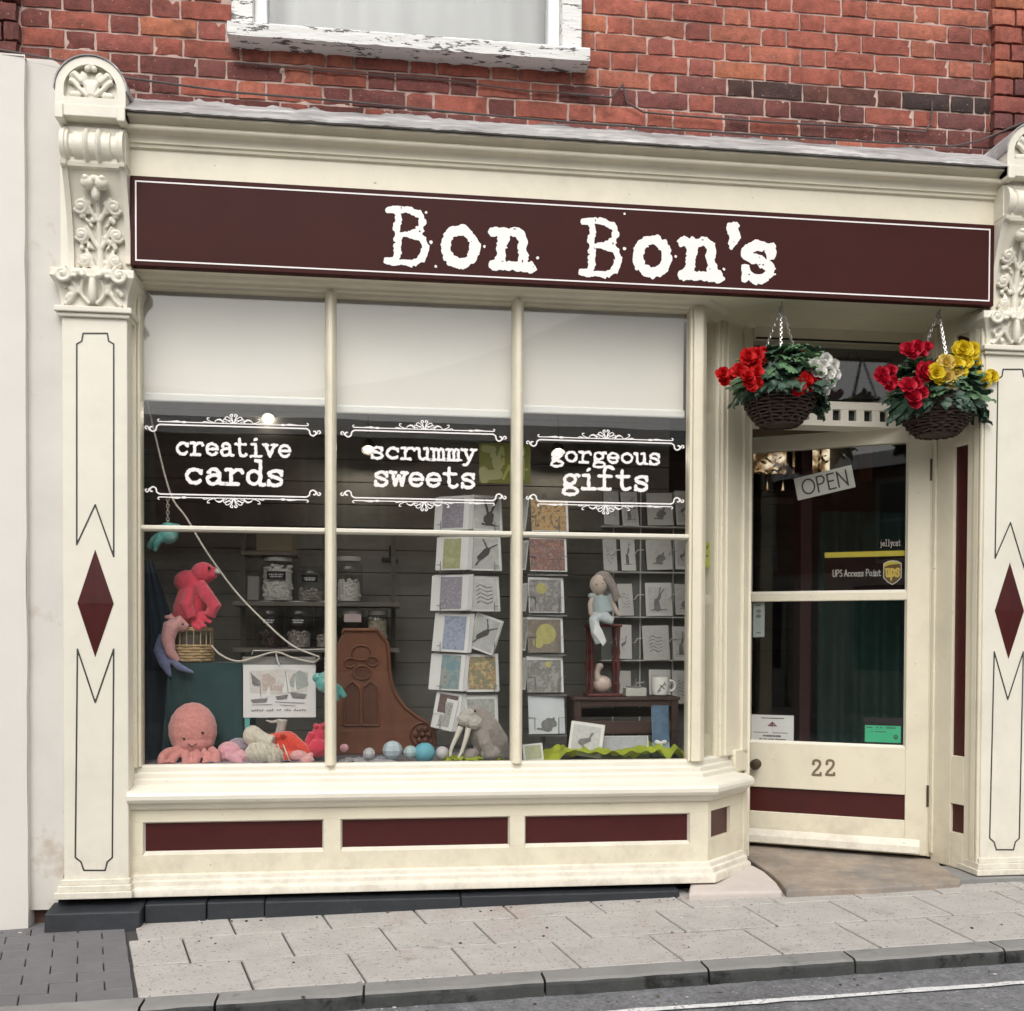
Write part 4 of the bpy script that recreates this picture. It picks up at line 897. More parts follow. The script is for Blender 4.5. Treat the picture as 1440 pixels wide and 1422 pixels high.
    sp.ell(q3(0,.03,.004), (.030,.012,.040)); sp.ell(q3(0,.118,.006), (.024,.014,.020)); sp.ell(q3(-.012,.105,.01), (.012,.01,.012)); sp.ell(q3(.012,.105,.01), (.012,.01,.012))
    for sx_ in (-1, 1):
        sp.tube([q3(sx_*x, z, .006) for x, z in spline([(.006,.01),(.018,.045),(.040,.065),(.064,.088)],5)], [.011]*8+[.014]*8, 7)
        sp.tube([q3(sx_*x, z, .006) for x, z in spline([(.012,.005),(.040,.030),(.060,.052),(.078,.062)],5)], .010, 7)
        sp.ell(q3(sx_*.058,.010,.004), (.024,.010,.014)); sp.ell(q3(sx_*.070,.080,.006), (.014,.01,.014)); sp.ell(q3(sx_*.025,.08,.004), (.010,.008,.02), rotm('Y', sx_*35))
    o = sp.build('carved_palmette', M_carve, p, smooth=40); remesh(o, .0028, 1)
    return p
make_pilaster(0.0); make_pilaster(3.800)

# --- plinths, step and threshold
pt = gnd(62, 1322); ptx0 = at(62,1300,-.18).x; ptx1 = at(197,1290,-.18).x
plz = at(130, 1284, -.18).z
mb = MB(); mb.add([(ptx0,-.19,0),(ptx1,-.19,0),(ptx1,.1,0),(ptx0,.1,0),(ptx0,-.175,plz),(ptx1,-.175,plz),(ptx1,.1,.151),(ptx0,.1,.151)], [(0,3,2,1),(4,5,6,7),(0,1,5,4),(1,2,6,5),(2,3,7,6),(3,0,4,7)]); mb.build('plinth_block', M_plinth, shop, smooth=None, bevel=.006)
segs = [ptx1+.003, at(290,1290,-.12).x, at(372,1280,-.12).x, at(648,1270,-.12).x, at(956,1255,-.12).x]
for i, (a, b) in enumerate(zip(segs[:-1], segs[1:])):
    f_ = -.125 if i != 1 else -.115; mb = MB(); zt1 = .134; mb.add([(a+.002,f_-.004,.0),(b-.001,f_-.004,.0),(b-.001,.1,0),(a+.002,.1,0),(a+.002,f_+.003,zt1-.012),(b-.001,f_+.003,zt1-.012+rnd.uniform(-.004,.002)),(b-.001,.1,.145),(a+.002,.1,.145)], [(0,3,2,1),(4,5,6,7),(0,1,5,4),(1,2,6,5),(2,3,7,6),(3,0,4,7)]); mb.build('plinth_block', M_plinth, shop, smooth=None, bevel=.005)
# pale concrete pad under the canted corner
def on_plane(px, py, z0, sx, sy):
    d = ray(px, py); t = (z0+sx*_C[0]+sy*_C[1]-_C[2])/(d[2]-sx*d[0]-sy*d[1]); return Vector(_C+d*t)
def pad(name, pts_px, pl, mat, label=None, drop=.14, bevel=.012):
    top = [on_plane(px, py, *pl) for px, py in pts_px]
    mb = MB(); n = len(top); mb.add([q-Vector((0,0,drop)) for q in top]+top, [tuple(range(n-1,-1,-1)), tuple(range(n,2*n))]+[(i,(i+1)%n,n+(i+1)%n,n+i) for i in range(n)]); recalc(mb.build(name, mat, shop, smooth=None, bevel=bevel, seg=3, label=label))
pad('corner_pad', [(968,1256),(1101,1253),(1092,1240),(1075,1225),(1058,1216),(1005,1214),(972,1236)], (.147,.0,.10), M_concrete, 'pale worn concrete pad under the canted corner')
pad('door_step', [(1106,1252),(1230,1248),(1349,1241),(1352,1236),(1322,1216),(1310,1190),(1040,1172),(1048,1205),(1082,1226),(1098,1241)], (.118,.013,.03), M_stone, 'worn tan stone doorstep', bevel=.007)
x_ = at(1345,1235,-.12).x
MB().box(x_, 4.2, -.145, .1, .0, .148).build('plinth_block', M_kerb, shop, smooth=None, bevel=.006)

# --- recessed door
DOOR = Frame((1.788, .60), (2.498, .20)); DM = DOOR.M()
zd0 = .172; zdt = (DOOR.uv(1100,600)[1]+DOOR.uv(1280,612)[1])/2
gu0 = DOOR.uv(1057,740)[0]; gu1 = (DOOR.uv(1279,700)[0]+DOOR.uv(1271,1040)[0])/2
zg_t = DOOR.uv(1170,629)[1]; zm1 = DOOR.uv(1165,834)[1]; zm0 = DOOR.uv(1165,845)[1]; zg_b = DOOR.uv(1165,1048)[1]
zp1 = (DOOR.uv(1060,1107)[1]+DOOR.uv(1265,1117)[1])/2; zp0 = (DOOR.uv(1060,1139)[1]+DOOR.uv(1265,1155)[1])/2
dl = -.085; dr = DOOR.len; T0, T1 = 0.0, .044
d = MB(DM)
d.box(dl, gu0, T0, T1, zd0, zdt); d.box(gu1, dr, T0, T1, zd0, zdt); d.box(gu0, gu1, T0, T1, zg_t, zdt); d.box(gu0, gu1, T0, T1, zp1, zg_b); d.box(gu0, gu1, T0, T1, zd0, zp0)
d.box(gu0, gu1, T0-.002, T1, zm0, zm1)
door = d.build('door', M_cream, shop, smooth=None, bevel=.003, label='cream half-glazed shop door standing ajar')
MB(DM).box(gu0-.004, gu1+.004, T0+.016, T1-.01, zp0-.004, zp1+.004).build('panel', M_maroon, door, smooth=None)
wb = MB(DM); wb.prism([(dl,T0-.002,zd0+.075),(dl,T0-.03,zd0+.045),(dl,T0-.034,zd0+.012),(dl,T0-.002,zd0+.006)], (dr-dl-.03,0,0)); recalc(wb.build('weatherboard', M_creamlt, door, smooth=None, bevel=.003))
dpan = [MB(DM).box(gu0, gu1, T0+.018, T0+.024, a, b).build('pane', M_glass, door, smooth=None) for a, b in ((zg_b, zm0), (zm1, zg_t))]
gb = MB(DM)
for a, b in ((zg_b, zm0), (zm1, zg_t)): gb.prism([(gu0,T0+.0,a),(gu0,T0+.017,a+.012),(gu0,T0+.017,a)], (gu1-gu0,0,0)); gb.prism([(gu1,T0+.0,a),(gu1-.010,T0+.017,a),(gu1,T0+.017,a)], (0,0,b-a))
recalc(gb.build('glazing_bead', M_creamlt, door, smooth=None))
ku, kz = DOOR.uv(1064,1074); kn = MB(DM); kn.lathe((ku, T0, kz), [(.024,0.001),(.024,.006),(.012,.010),(.012,.03),(.022,.036),(.026,.048),(.020,.058),(.0,.061)], 18, R=Matrix(((1,0,0),(0,0,-1),(0,1,0)))); recalc(kn.build('knob', M_brass, door, smooth=40))
M_num = pm('number_brass', (.22,.17,.11), .5, .2, metal=.3)
for a, b in ((1141,1156),(1160,1175)):
    ua_, za_ = DOOR.uv(a, 1091); ub_, zb_2 = DOOR.uv(b, 1068); put_glyph('2', DOOR, .002, ua_, ub_, za_, zb_2, M_num, door, cell=.0016, weight=.072, name='numeral')
hg = MB(DM)
for z in (.45, 1.95): hg.box(dr-.004, dr+.006, T0-.004, T0+.01, z-.05, z+.05)
hg.build('hinge', M_brass, door, smooth=None)
# door frame, transom with dentils, fanlight
TY = .31
xa, xb = 1.655, at(1304, 800, .20).x+.012
zt0 = at(1200,600,TY-.05).z; zt1 = at(1200,592,TY-.05).z; zt2_ = at(1200,577,TY-.04).z; zt3 = at(1200,565,TY-.05).z
fr = MB(); fr.box(xa-.03, xa+.03, TY-.01, TY+.09, .17, 2.6); fr.box(xb, xb+.05, .195, TY+.08, .17, 2.6)
fr.build('door_frame', M_cream, shop, smooth=None, bevel=.004)
tb = MB(); tb.box(xa+.03, xb, TY-.05, TY+.07, zt0, zt1); tb.box(xa+.03, xb, TY-.015, TY+.07, zt1, zt2_); tb.box(xa+.03, xb, TY-.045, TY+.07, zt2_, zt3)
transom = tb.build('door_transom', M_creamlt, shop, smooth=None, bevel=.002)
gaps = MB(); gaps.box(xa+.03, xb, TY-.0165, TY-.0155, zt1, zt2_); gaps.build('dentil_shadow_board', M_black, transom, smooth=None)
pitch = (at(1264,585,TY-.04).x-at(1154,585,TY-.04).x)/5; x = at(1154,585,TY-.04).x-pitch*5+pitch*.25
while x < xb-.02:
    if x > xa+.03: MB().box(x, x+pitch*.5, TY-.044, TY-.018, zt1+.0005, zt2_-.0005).build('dentil', M_creamlt, transom, smooth=None)
    x += pitch
zh = at(1200, 483, TY).z
fg = MB(); fg.box(xa+.03, xb, TY, TY+.006, zt3, zh-.006); fg.build('fanlight_pane', M_glass, shop, smooth=None)
hd = MB(); hd.box(xa+.03, xb, TY-.02, TY+.07, zh+.004, ZG1+.034); hd.box(xa+.03, xb, TY+.005, TY+.07, zh-.006, zh+.004); hd.build('door_header', M_cream, shop, smooth=None)
MB().box(xa+.04, xb-.01, TY-.0215, TY-.015, zh-.002, zh+.0055).build('header_shadow_strip', M_black, shop, smooth=None)  # black strip laid over the header to paint its shadow line
jb0 = at(1197,456,TY-.03); jb1 = at(1221,437,TY-.03); MB().box(jb0.x, jb1.x, TY-.06, TY-.0205, jb0.z, min(jb1.z, ZG1+.032)).build('junction_box', M_creamlt, shop, smooth=None, bevel=.003)
# right-hand splayed side with maroon panels
SPL = Frame((2.512, .195), (2.576, -.095)); SM = SPL.M()
su = SPL.len; 
def spuv(px, py): return SPL.uv(px, py)
rects = [(1340,1361,627,1064), (1336,1352,1131,1171), (1352,1364,468,505)]
rr = []
for a, b, y0, y1 in rects: rr.append((spuv(a,(y0+y1)/2)[0], spuv(b,(y0+y1)/2)[0], spuv((a+b)/2,y1)[1], spuv((a+b)/2,y0)[1]))
pu0 = sum(q[0] for q in rr[:2])/2; pu1 = sum(q[1] for q in rr[:2])/2; rr = sorted([(pu0, pu1, q[2], q[3]) for q in rr], key=lambda q: q[2])
s = MB(SM); s.box(0, pu0, 0, .03, .15, 2.6); s.box(pu1, su, 0, .03, .15, 2.6)
zz = [.15]+[v for q in rr for v in (q[2], q[3])]+[2.6]
for i in range(0, len(zz), 2): s.box(pu0, pu1, 0, .03, zz[i], zz[i+1])
s.box(0, .022, -.012, 0, .19, 2.595); s.box(su-.05, su-.02, -.010, 0, .17, 2.595); s.box(su-.012, su, -.014, 0, .17, 2.595)
s.build('side_lining', M_cream, shop, smooth=None, bevel=.004)
for q in rr: MB(SM).box(q[0]-.003, q[1]+.003, .014, .028, q[2]-.003, q[3]+.003).build('panel', M_maroon, shop, smooth=None)
MB().box(2.575, 2.60, -.08, .25, .15, 2.6).build('lining_back', M_cream, shop, smooth=None)
# jamb at the end of the canted post, running back to the door frame
MB().box(1.632, 1.66, GY+.27, .40, .17, 2.6).build('left_lining', M_cream, shop, smooth=None, bevel=.003)
# ================================================================== SHOP INTERIOR
rm = MB(); rm.box(-1.25, 3.2, .66, 3.6, .10, .168); structure(rm.build('shop_floor', pm('shop_floor_boards', (.10,.07,.05), .6, .2, 6), smooth=None))
M_board = pm('dark_boarding', (.125,.118,.105), .75, .22, 2.5, .15, 30, stretch=(.4,1,3))
bw = MB(); bw.box(-1.3, 3.3, 2.92, 3.05, .1, 2.9); iw = structure(bw.build('back_wall', M_dark, smooth=None))
z = .2
while z < 2.8:
    MB().box(-1.28, 3.28, 2.895, 2.915, z+.003, z+.147).build('board', M_board, iw, smooth=None); z += .15
for nm, x0, x1 in (('side_wall', -1.32, -1.25), ('side_wall', 3.2, 3.27)): structure(MB().box(x0, x1, .1, 3.05, .1, 2.9).build(nm, M_dark, smooth=None))
structure(MB().box(-1.3, 3.3, .07, 3.05, 2.62, 2.7).build('shop_ceiling', pm('shop_ceiling', (.16,.145,.12), .8), smooth=None))
structure(MB().prism([(-1.24,.066,.56),(1.30,.066,.56),(1.56,.32,.56),(1.56,.95,.56),(-1.24,.95,.56)][::-1], (0,0,.072)).build('display_platform', pm('display_floor', (.16,.15,.16), .8, .2), smooth=None))
structure(MB().box(-1.24, 1.55, .951, .97, .17, .56).build('display_front', M_dark, smooth=None))
dbk = structure(MB().box(-1.24, 1.58, 1.32, 1.34, .17, 2.62).build('display_partition', M_dark, smooth=None))
M_part = pm('grey_partition_board', (.27,.262,.24), .7, .18, 2.5, .15, 30, stretch=(.4,1,3)); stain(M_part, 2.2, .42, .70, .55)
z = .20
while z < 2.55:
    MB().box(-1.235, 1.575, 1.302, 1.319, z+.002, z+.118).build('board', M_part, dbk, smooth=None, bevel=.002); z += .12
structure(MB().box(1.60, 1.63, .42, .95, .17, 2.6).build('entry_partition', M_dark, smooth=None))
structure(MB().box(-1.25, -.99, .07, .12, .17, 2.62).build('inner_pier', M_dark, smooth=None))
# ================================================================== THINGS IN THE WINDOW
PZ = .632                                             # top of the display platform
def mpp(y): return (CAM_D+y)/CAM_F                    # metres per photo pixel at a depth
def plush_mat(name, col, var=.12): return pm(name, col, .95, var*1.6, 70, 1.0, 170, spec=.1, sheen=.45)
# --- roller blinds
M_blind = pm('blind_fabric', (.90,.875,.81), .85, .03, 3, .05, 400, trans=.12)
for (xa_, xb_, yb_, lab) in ((199,459,561,'white roller blind half lowered behind the left pane'), (472,720,578,'white roller blind half lowered behind the middle pane'), (734,965,578,'white roller blind half lowered behind the right pane')):
    y = .105; x0 = at(xa_,500,y).x-.012; x1 = at(xb_,500,y).x+(.012 if xa_ < 700 else -.012); zb = at((xa_+xb_)/2, yb_+3, y).z
    t = thing('roller_blind', lab, 'blind', ((x0+x1)/2, y, zb), 'roller blinds in the shop window')
    MB().box(x0, x1, y, y+.0015, zb+.02, 2.60).build('fabric', M_blind, t, smooth=None)
    MB().box(x0-.004, x1+.006, y-.009, y+.009, zb-.012, zb+.022).build('bottom_bar', M_white, t, smooth=None, bevel=.006)
    MB().tube([(x0,y+.02,2.60),(x1,y+.02,2.60)], .022, 12).build('roller', M_white, t)
# --- ceiling spots
M_bulb = emit_mat('lit_bulb', (1.0,.90,.74), 700.0)
for px, py, yy, lab in ((377,588,1.3,'lit spotlight glowing behind the words creative cards'), (518,633,1.12,'lit spotlight glowing left of the word scrummy'), (785,637,1.12,'lit spotlight glowing behind the first letter of gorgeous')):
    p = at(px, py, yy); t = thing('ceiling_spotlight', lab, 'spotlight', p, 'lit spotlights inside the shop')
    b = MB(); b.ell(p, .0085, nu=12, nv=8); b.build('bulb', M_bulb, t)
    h = MB(); h.lathe(p+Vector((0,.012,.008)), [(.036,-.01),(.034,.03),(.016,.06),(.0,.062)], 14, R=rotm('X',-35)); h.tube([p+Vector((0,.02,.05)), (p.x, p.y+.03, 2.615)], .006, 6); h.build('housing', M_dark, t)
# --- left: dark blue drape and covered stand
M_navy = pm('navy_cloth', (.022,.045,.075), .9, .25, 8, .2, 60, sheen=.2)
M_teal = pm('teal_cloth', (.012,.050,.055), .9, .25, 8, .2, 60, sheen=.2)
M_aqua = pm('aqua_trim', (.10,.35,.32), .8, .15, 8)
dr_ = MB()
dtop = at(203,788,.42); dmid = at(243,935,.2); x00 = -1.03
def drape(u, v):
    # u across, v from the top corner down to the platform
    z = dtop.z+(PZ-dtop.z)*v; wdt = .03+(.165)*min(1, v*1.7)+.02*v
    x = x00+wdt*u; return (x, .40+.03*u+.020*math.sin(u*17+v*3)*(.3+v), z)
dr_.grid(drape, 26, 24)
tag(dr_.build('drape', M_navy, None, smooth=60), 'dark navy cloth hanging in folds down the left end of the window', 'drape')
tz = at(300,932,.34).z; tx0 = at(240,1000,.30).x; tx1 = at(338,1000,.33).x
st = thing('display_stand', 'stand draped in dark teal cloth with a pale aqua edge', 'stand', ((tx0+tx1)/2, .45, PZ))
cl = MB()
def rect_pt(s, e):
    x0_, x1_, y0_, y1_ = tx0-e, tx1+e, .30-e, .62+e; P4 = [(x0_,y0_),(x1_,y0_),(x1_,y1_),(x0_,y1_)]; s = (s % 1)*4; i = int(s) % 4; f_ = s-int(s); a, b = P4[i], P4[(i+1) % 4]; return a[0]+(b[0]-a[0])*f_, a[1]+(b[1]-a[1])*f_
vs = []; fs = []; nr, ns = 12, 96
for k in range(nr+1):
    v = k/nr
    for i in range(ns):
        s_ = i/ns; x, y = rect_pt(s_, .008+.022*v*(1+.9*math.sin(s_*2*math.pi*11+1.3*math.sin(s_*19)))); vs.append((x, y, tz-(tz-PZ)*v if k else tz))
for k in range(nr):
    for i in range(ns): fs.append((k*ns+i, k*ns+(i+1)%ns, (k+1)*ns+(i+1)%ns, (k+1)*ns+i))
fs.append(tuple(range(ns))); cl.add(vs, fs); recalc(cl.build('cloth', M_teal, st, smooth=50))
e_ = MB(); e_.grid(lambda u, v: (tx1+.018+.022*u+.012*v, .272+.006*math.sin(v*5), tz-(tz-PZ)*v-.004), 3, 10); e_.build('edge_band', M_aqua, st, smooth=60)
# --- rope with hanging birds
M_rope = pm('pale_rope', (.62,.58,.52), .9, .15, 120, .4, 300)
rp = MB(); ry = .20
pts = [at(206,560,ry),at(218,612,ry),at(240,695,ry),at(262,728,ry),at(290,775,ry),at(330,830,ry),at(370,872,ry),at(410,907,ry),at(449,924,ry)]
rp.tube([Vector(q) for q in spline([tuple(p) for p in pts],5)], .0042, 6)
tag(rp.build('rope', M_rope, None), 'pale rope slung diagonally across the left pane', 'rope')
rp2 = MB(); pts = [at(297,908,.26),at(312,922,.26),at(335,930,.26),at(360,924,.26),at(388,917,.26),at(412,925,.26),at(440,931,.26),at(449,926,.24)]
rp2.tube([Vector(q) for q in spline([tuple(p) for p in pts],5)], .0042, 6); tag(rp2.build('rope', M_rope, None), 'short pale rope sagging from the wicker basket above the boat print', 'rope')
M_turq = pm('turquoise_glaze', (.13,.42,.40), .35, .25, 25, .1, 60, col2=(.45,.55,.48), c2scale=22, c2lo=.55, c2hi=.7)
def bird(px, py, y, flip, lab, hang):
    c0 = at(px, py, y); s = mpp(y); t = thing('ceramic_bird', lab, 'ornament', c0, 'turquoise birds hung on the rope')
    b = MB(); K = 1.45
    def o3(x, y_, z): return c0+Vector((x*K*flip, y_*K, z*K))
    b.ell(c0, (.030*K,.026*K,.027*K)); b.ell(o3(-.022,0,.018), (.018*K,.017*K,.015*K)); b.ell(o3(0,0,.026), (.020*K,.012*K,.010*K))
    b.tube([o3(.018,0,-.006), o3(.040,.003,-.018), o3(.056,.004,-.040)], [.017*K,.013*K,.009*K], 8)
    b.tube([o3(.018,-.01,-.008), o3(.030,-.012,-.030), o3(.034,-.012,-.050)], [.013*K,.010*K,.006*K], 8)
    remesh(b.build('body', M_turq, t), .004, 3)
    k = MB(); q = at(px+(2 if hang else 0), hang, y); n = 9
    for i in range(n):
        pz = c0.z+.03+(q.z-c0.z-.03)*(i+.5)/n; a = math.pi/2*(i % 2); rr_ = (q.z-c0.z-.03)/n*.62
        k.tube([(c0.x+math.cos(a)*.006*math.cos(th), c0.y+math.sin(a)*.006*math.cos(th), pz+rr_*math.sin(th)) for th in [j*math.pi/4 for j in range(8)]], .0016, 5, closed=True)
    k.build('chain', M_rope, t)
bird(236, 752, .19, -1, 'turquoise bird hanging from the rope in the upper left pane', 700)
bird(458, 962, .19, 1, 'turquoise bird hanging behind the first mullion by the boat print', 925)
# --- wicker basket with two plush toys
M_wick = pm('pale_wicker', (.50,.36,.20), .7, .25, 40, .3, 200)
bc = at(268, 931, .40); bc.z = tz+.002
bk = thing('wicker_basket', 'small pale wicker basket standing on the teal stand', 'basket', bc)
wv = MB(); r0 = .094
for k in range(6):
    zz_ = .008+k*.0125; wv.tube([(bc.x+(r0+.004*math.sin(i*math.pi*9/18+k*math.pi))*math.cos(i*2*math.pi/36), bc.y+(r0+.004*math.sin(i*math.pi/2+k*math.pi))*math.sin(i*2*math.pi/36), bc.z+zz_) for i in range(36)], .0062, 5, closed=True)
for k in range(2): wv.tube([(bc.x+r0*math.cos(i*2*math.pi/36), bc.y+r0*math.sin(i*2*math.pi/36), bc.z+.140+k*.008) for i in range(36)], .0045, 5, closed=True)
wv.build('weave', M_wick, bk); sv = MB()
for i in range(20): a = i*2*math.pi/20; sv.tube([(bc.x+r0*math.cos(a), bc.y+r0*math.sin(a), bc.z), (bc.x+r0*math.cos(a), bc.y+r0*math.sin(a), bc.z+.148)], .0028, 5)
sv.build('stakes', M_wick, bk); MB().lathe(bc, [(.0,.003),(r0-.008,.003),(r0-.008,.12),(.0,.12)], 20).build('lining', M_dark, bk)
M_hot = plush_mat('hot_pink_plush', (.80,.075,.13)); M_pale = plush_mat('pale_pink_plush', (.70,.36,.36)); M_coral = plush_mat('coral_pink_plush', (.66,.27,.25)); M_red = plush_mat('orange_red_plush', (.70,.065,.035)); M_rose = plush_mat('rose_plush', (.66,.045,.09)); M_crm = plush_mat('cream_knit', (.62,.58,.48)); M_lil = plush_mat('lilac_plush', (.36,.30,.36)); M_baby = plush_mat('baby_pink_plush', (.72,.36,.42)); M_violet = plush_mat('violet_tail', (.16,.18,.34)); M_grey = plush_mat('grey_plush', (.29,.255,.24)); M_ltgrey = plush_mat('light_grey_plush', (.46,.44,.40)); M_eye = pm('bead_eye', (.01,.008,.008), .15)
_fuzz = bpy.data.textures.new('fuzz', 'CLOUDS'); _fuzz.noise_scale = .009; _fuzz.noise_depth = 2
def fuzz(o, s=.0035):
    m = o.modifiers.new('pile', 'DISPLACE'); m.texture = _fuzz; m.texture_coords = 'LOCAL'; m.strength = s; m.mid_level = .5; return o
def eyes(t, pts, r=.006):
    for p in pts: MB().ell(p, r, nu=10, nv=6).build('eye', M_eye, t)
# hot pink toy
yy = .36; s = mpp(yy); c0 = at(272, 838, yy); t = thing('plush_parrot', 'hot pink plush toy bird perched on top of the wicker basket', 'soft toy', at(270, 885, yy))
b = MB(); R1 = rotm('Y', 18)
b.ell(at(270,845,yy), (.070,.060,.112), R1); b.ell(at(286,806,yy), (.054,.052,.048)); b.ell(at(298,806,yy-.02), (.026,.028,.03)); b.ell(at(264,818,yy), (.060,.05,.05))
b.tube([at(280,820,yy-.05), at(291,838,yy-.07), at(302,852,yy-.06), at(294,866,yy-.055)], [.026,.030,.030,.022], 9)
b.tube([at(268,830,yy-.055), at(262,850,yy-.07), at(270,868,yy-.06)], [.022,.026,.020], 9)
for q in ((281,886),(289,882),(297,876),(303,868)): b.tube([at(272,868,yy-.02), at(q[0]-8,q[1]-6,yy-.045), at(*q,yy-.055)], [.016,.014,.009], 7)
b.tube([at(250,850,yy), at(248,868,yy), at(262,882,yy)], [.02,.018,.014], 8)
fuzz(remesh(b.build('body', M_hot, t), .0036, 4)); eyes(t, [at(294,799,yy-.052)], .007); MB().lathe(at(303,803,yy-.04), [(.012,0),(.008,.015),(.0,.03)], 10, R=rotm('Y',110)).build('beak', M_paper, t)
# spotted fish
yy = .30; t = thing('plush_fish', 'pale pink plush fish flopped over the left side of the wicker basket', 'soft toy', at(245, 905, yy))
b = MB(); b.tube([at(262,884,yy), at(252,876,yy-.01), at(240,882,yy-.02), at(236,900,yy-.02), at(240,918,yy-.02), at(250,930,yy-.01)], [.020,.034,.036,.030,.022,.014], 12); b.ell(at(238,868,yy), (.022,.01,.010)); b.tube([at(244,873,yy),at(240,862,yy)], [.008,.004], 6)
remesh(b.build('body', M_pale, t), .004, 4); eyes(t, [at(257,878,yy-.045)], .0045)
b = MB(); b.tube([at(228,892,yy), at(224,915,yy), at(232,935,yy-.02), at(240,952,yy-.02)], [.014,.026,.022,.006], 10); b.tube([at(238,925,yy), at(252,938,yy-.04), at(272,946,yy-.05)], [.012,.016,.006], 8); remesh(b.build('tail', M_violet, t), .004, 3)
# octopus
yy = .20; s = mpp(yy); t = thing('plush_octopus', 'large coral pink plush octopus sitting at the left of the window', 'soft toy', (at(270,1070,yy).x, yy, PZ))
b = MB(); b.ell(at(271,1027,yy), (.101,.088,.118)); b.ell(at(272,1044,yy-.01), (.088,.075,.05))
for pth in ([(252,1055),(236,1058),(228,1066),(229,1076)], [(256,1058),(246,1064),(240,1075)], [(262,1058),(262,1068),(263,1077)], [(276,1059),(276,1068),(272,1077)], [(285,1058),(292,1066),(288,1077)], [(296,1054),(304,1062),(303,1076)]):
    b.tube([Vector(q) for q in spline([tuple(at(p[0], p[1], yy-.06-.02*i)) for i, p in enumerate(pth)], 5)], .0185, 10)
fuzz(remesh(b.build('body', M_coral, t), .0036, 2), .0025); eyes(t, [at(285,1031,yy-.085), at(259,1039,yy-.08)], .006)
b = MB(); b.tube([at(q[0],q[1],yy-.094) for q in ((264,1046),(270,1050),(277,1046))], .0022, 5); b.build('mouth', M_eye, t)
# small plush row
def blob(name, lab, mat, parts, vox=.004, sm=4):
    c0 = Vector(parts[0][1] if parts[0][0] == 'e' else parts[0][1][0]); t = thing(name, lab, 'soft toy', (c0.x, c0.y, PZ)); b = MB()
    for q in parts:
        if q[0] == 'e': b.ell(*q[1:])
        else: b.tube([Vector(w) for w in q[1]], q[2], 9)
    fuzz(remesh(b.build('body', mat, t), vox*.8, sm)); return t
def A(px, py, y=.17): return tuple(at(px, py, y))
t = blob('plush_shrimp', 'baby pink curled plush toy beside the big octopus', M_baby, [('e', A(322,1056), (.048,.04,.040)), ('e', A(328,1066), (.060,.05,.035)), ('t', [A(335,1060),A(345,1068),A(351,1076)], [.026,.022,.014]), ('t', [A(316,1062,.12),A(328,1068,.12),A(340,1075,.12)], .016)])
t = blob('plush_hat', 'cream ribbed knitted toy between the baby pink and orange plush', M_crm, [('e', A(355,1035,.19), (.040,.04,.045)), ('e', A(370,1060,.17), (.080,.06,.052)), ('e', A(385,1064,.16), (.045,.05,.045)), ('t', [A(356,1030,.18),A(370,1040,.17),A(384,1044,.16)], .03)])
rb = MB()
for k in range(7): rb.tube([A(350+k*8+q*2, 1044+q*5+abs(k-3)*1.0, .105+.006*abs(q-3)) for q in range(7)], .003, 5)
rb.build('ribs', M_crm, t)
t = blob('plush_crab', 'orange red plush crab behind the cream knitted toy', M_red, [('e', A(402,1048,.22), (.066,.05,.062)), ('e', A(394,1036,.20), (.04,.03,.02)), ('t', [A(416,1044,.2),A(428,1054,.18),A(436,1066,.17)], [.026,.022,.016]), ('t', [A(392,1050,.17),A(390,1062,.16),A(398,1074,.15)], [.024,.02,.016]), ('e', A(410,1066,.18), (.06,.05,.03)), ('e', A(397,1033,.16), (.012,.012,.009)), ('e', A(381,1036,.2), (.012,.012,.014))])
t = blob('plush_lobster', 'rose pink plush lobster by the first mullion', M_rose, [('e', A(449,1034,.22), (.032,.03,.050)), ('e', A(444,1021,.2), (.012,.014,.012)), ('e', A(455,1020,.2), (.012,.014,.012)), ('t', [A(436,1056,.2),A(434,1042,.2),A(438,1030,.2)], [.018,.016,.014]), ('t', [A(428,1050,.2),A(440,1060,.19),A(455,1058,.19)], [.018,.022,.020]), ('e', A(447,1052,.2), (.05,.04,.04))])
t = blob('plush_shells', 'small pale pink plush heap in front of the orange crab', M_pale, [('e', A(420,1063,.14), (.038,.03,.024)), ('e', A(432,1070,.13), (.032,.03,.02)), ('e', A(437,1062,.14), (.012,.012,.012))])
t = blob('plush_scarf', 'dusky lilac knitted scrap beside the teal stand', M_lil, [('e', A(335,1045,.24), (.04,.03,.022)), ('e', A(340,1052,.23), (.035,.03,.018))])
t = blob('fish_tail_ornament', 'pale grey fish tail ornament standing behind the orange crab', M_ltgrey, [('t', [A(393,1034,.26),A(396,1022,.26),A(397,1012,.26)], [.022,.020,.024]), ('t', [A(390,1014,.26),A(382,1016,.26),A(374,1013,.26)], [.008,.007,.004])])
t['category'] = 'ornament'
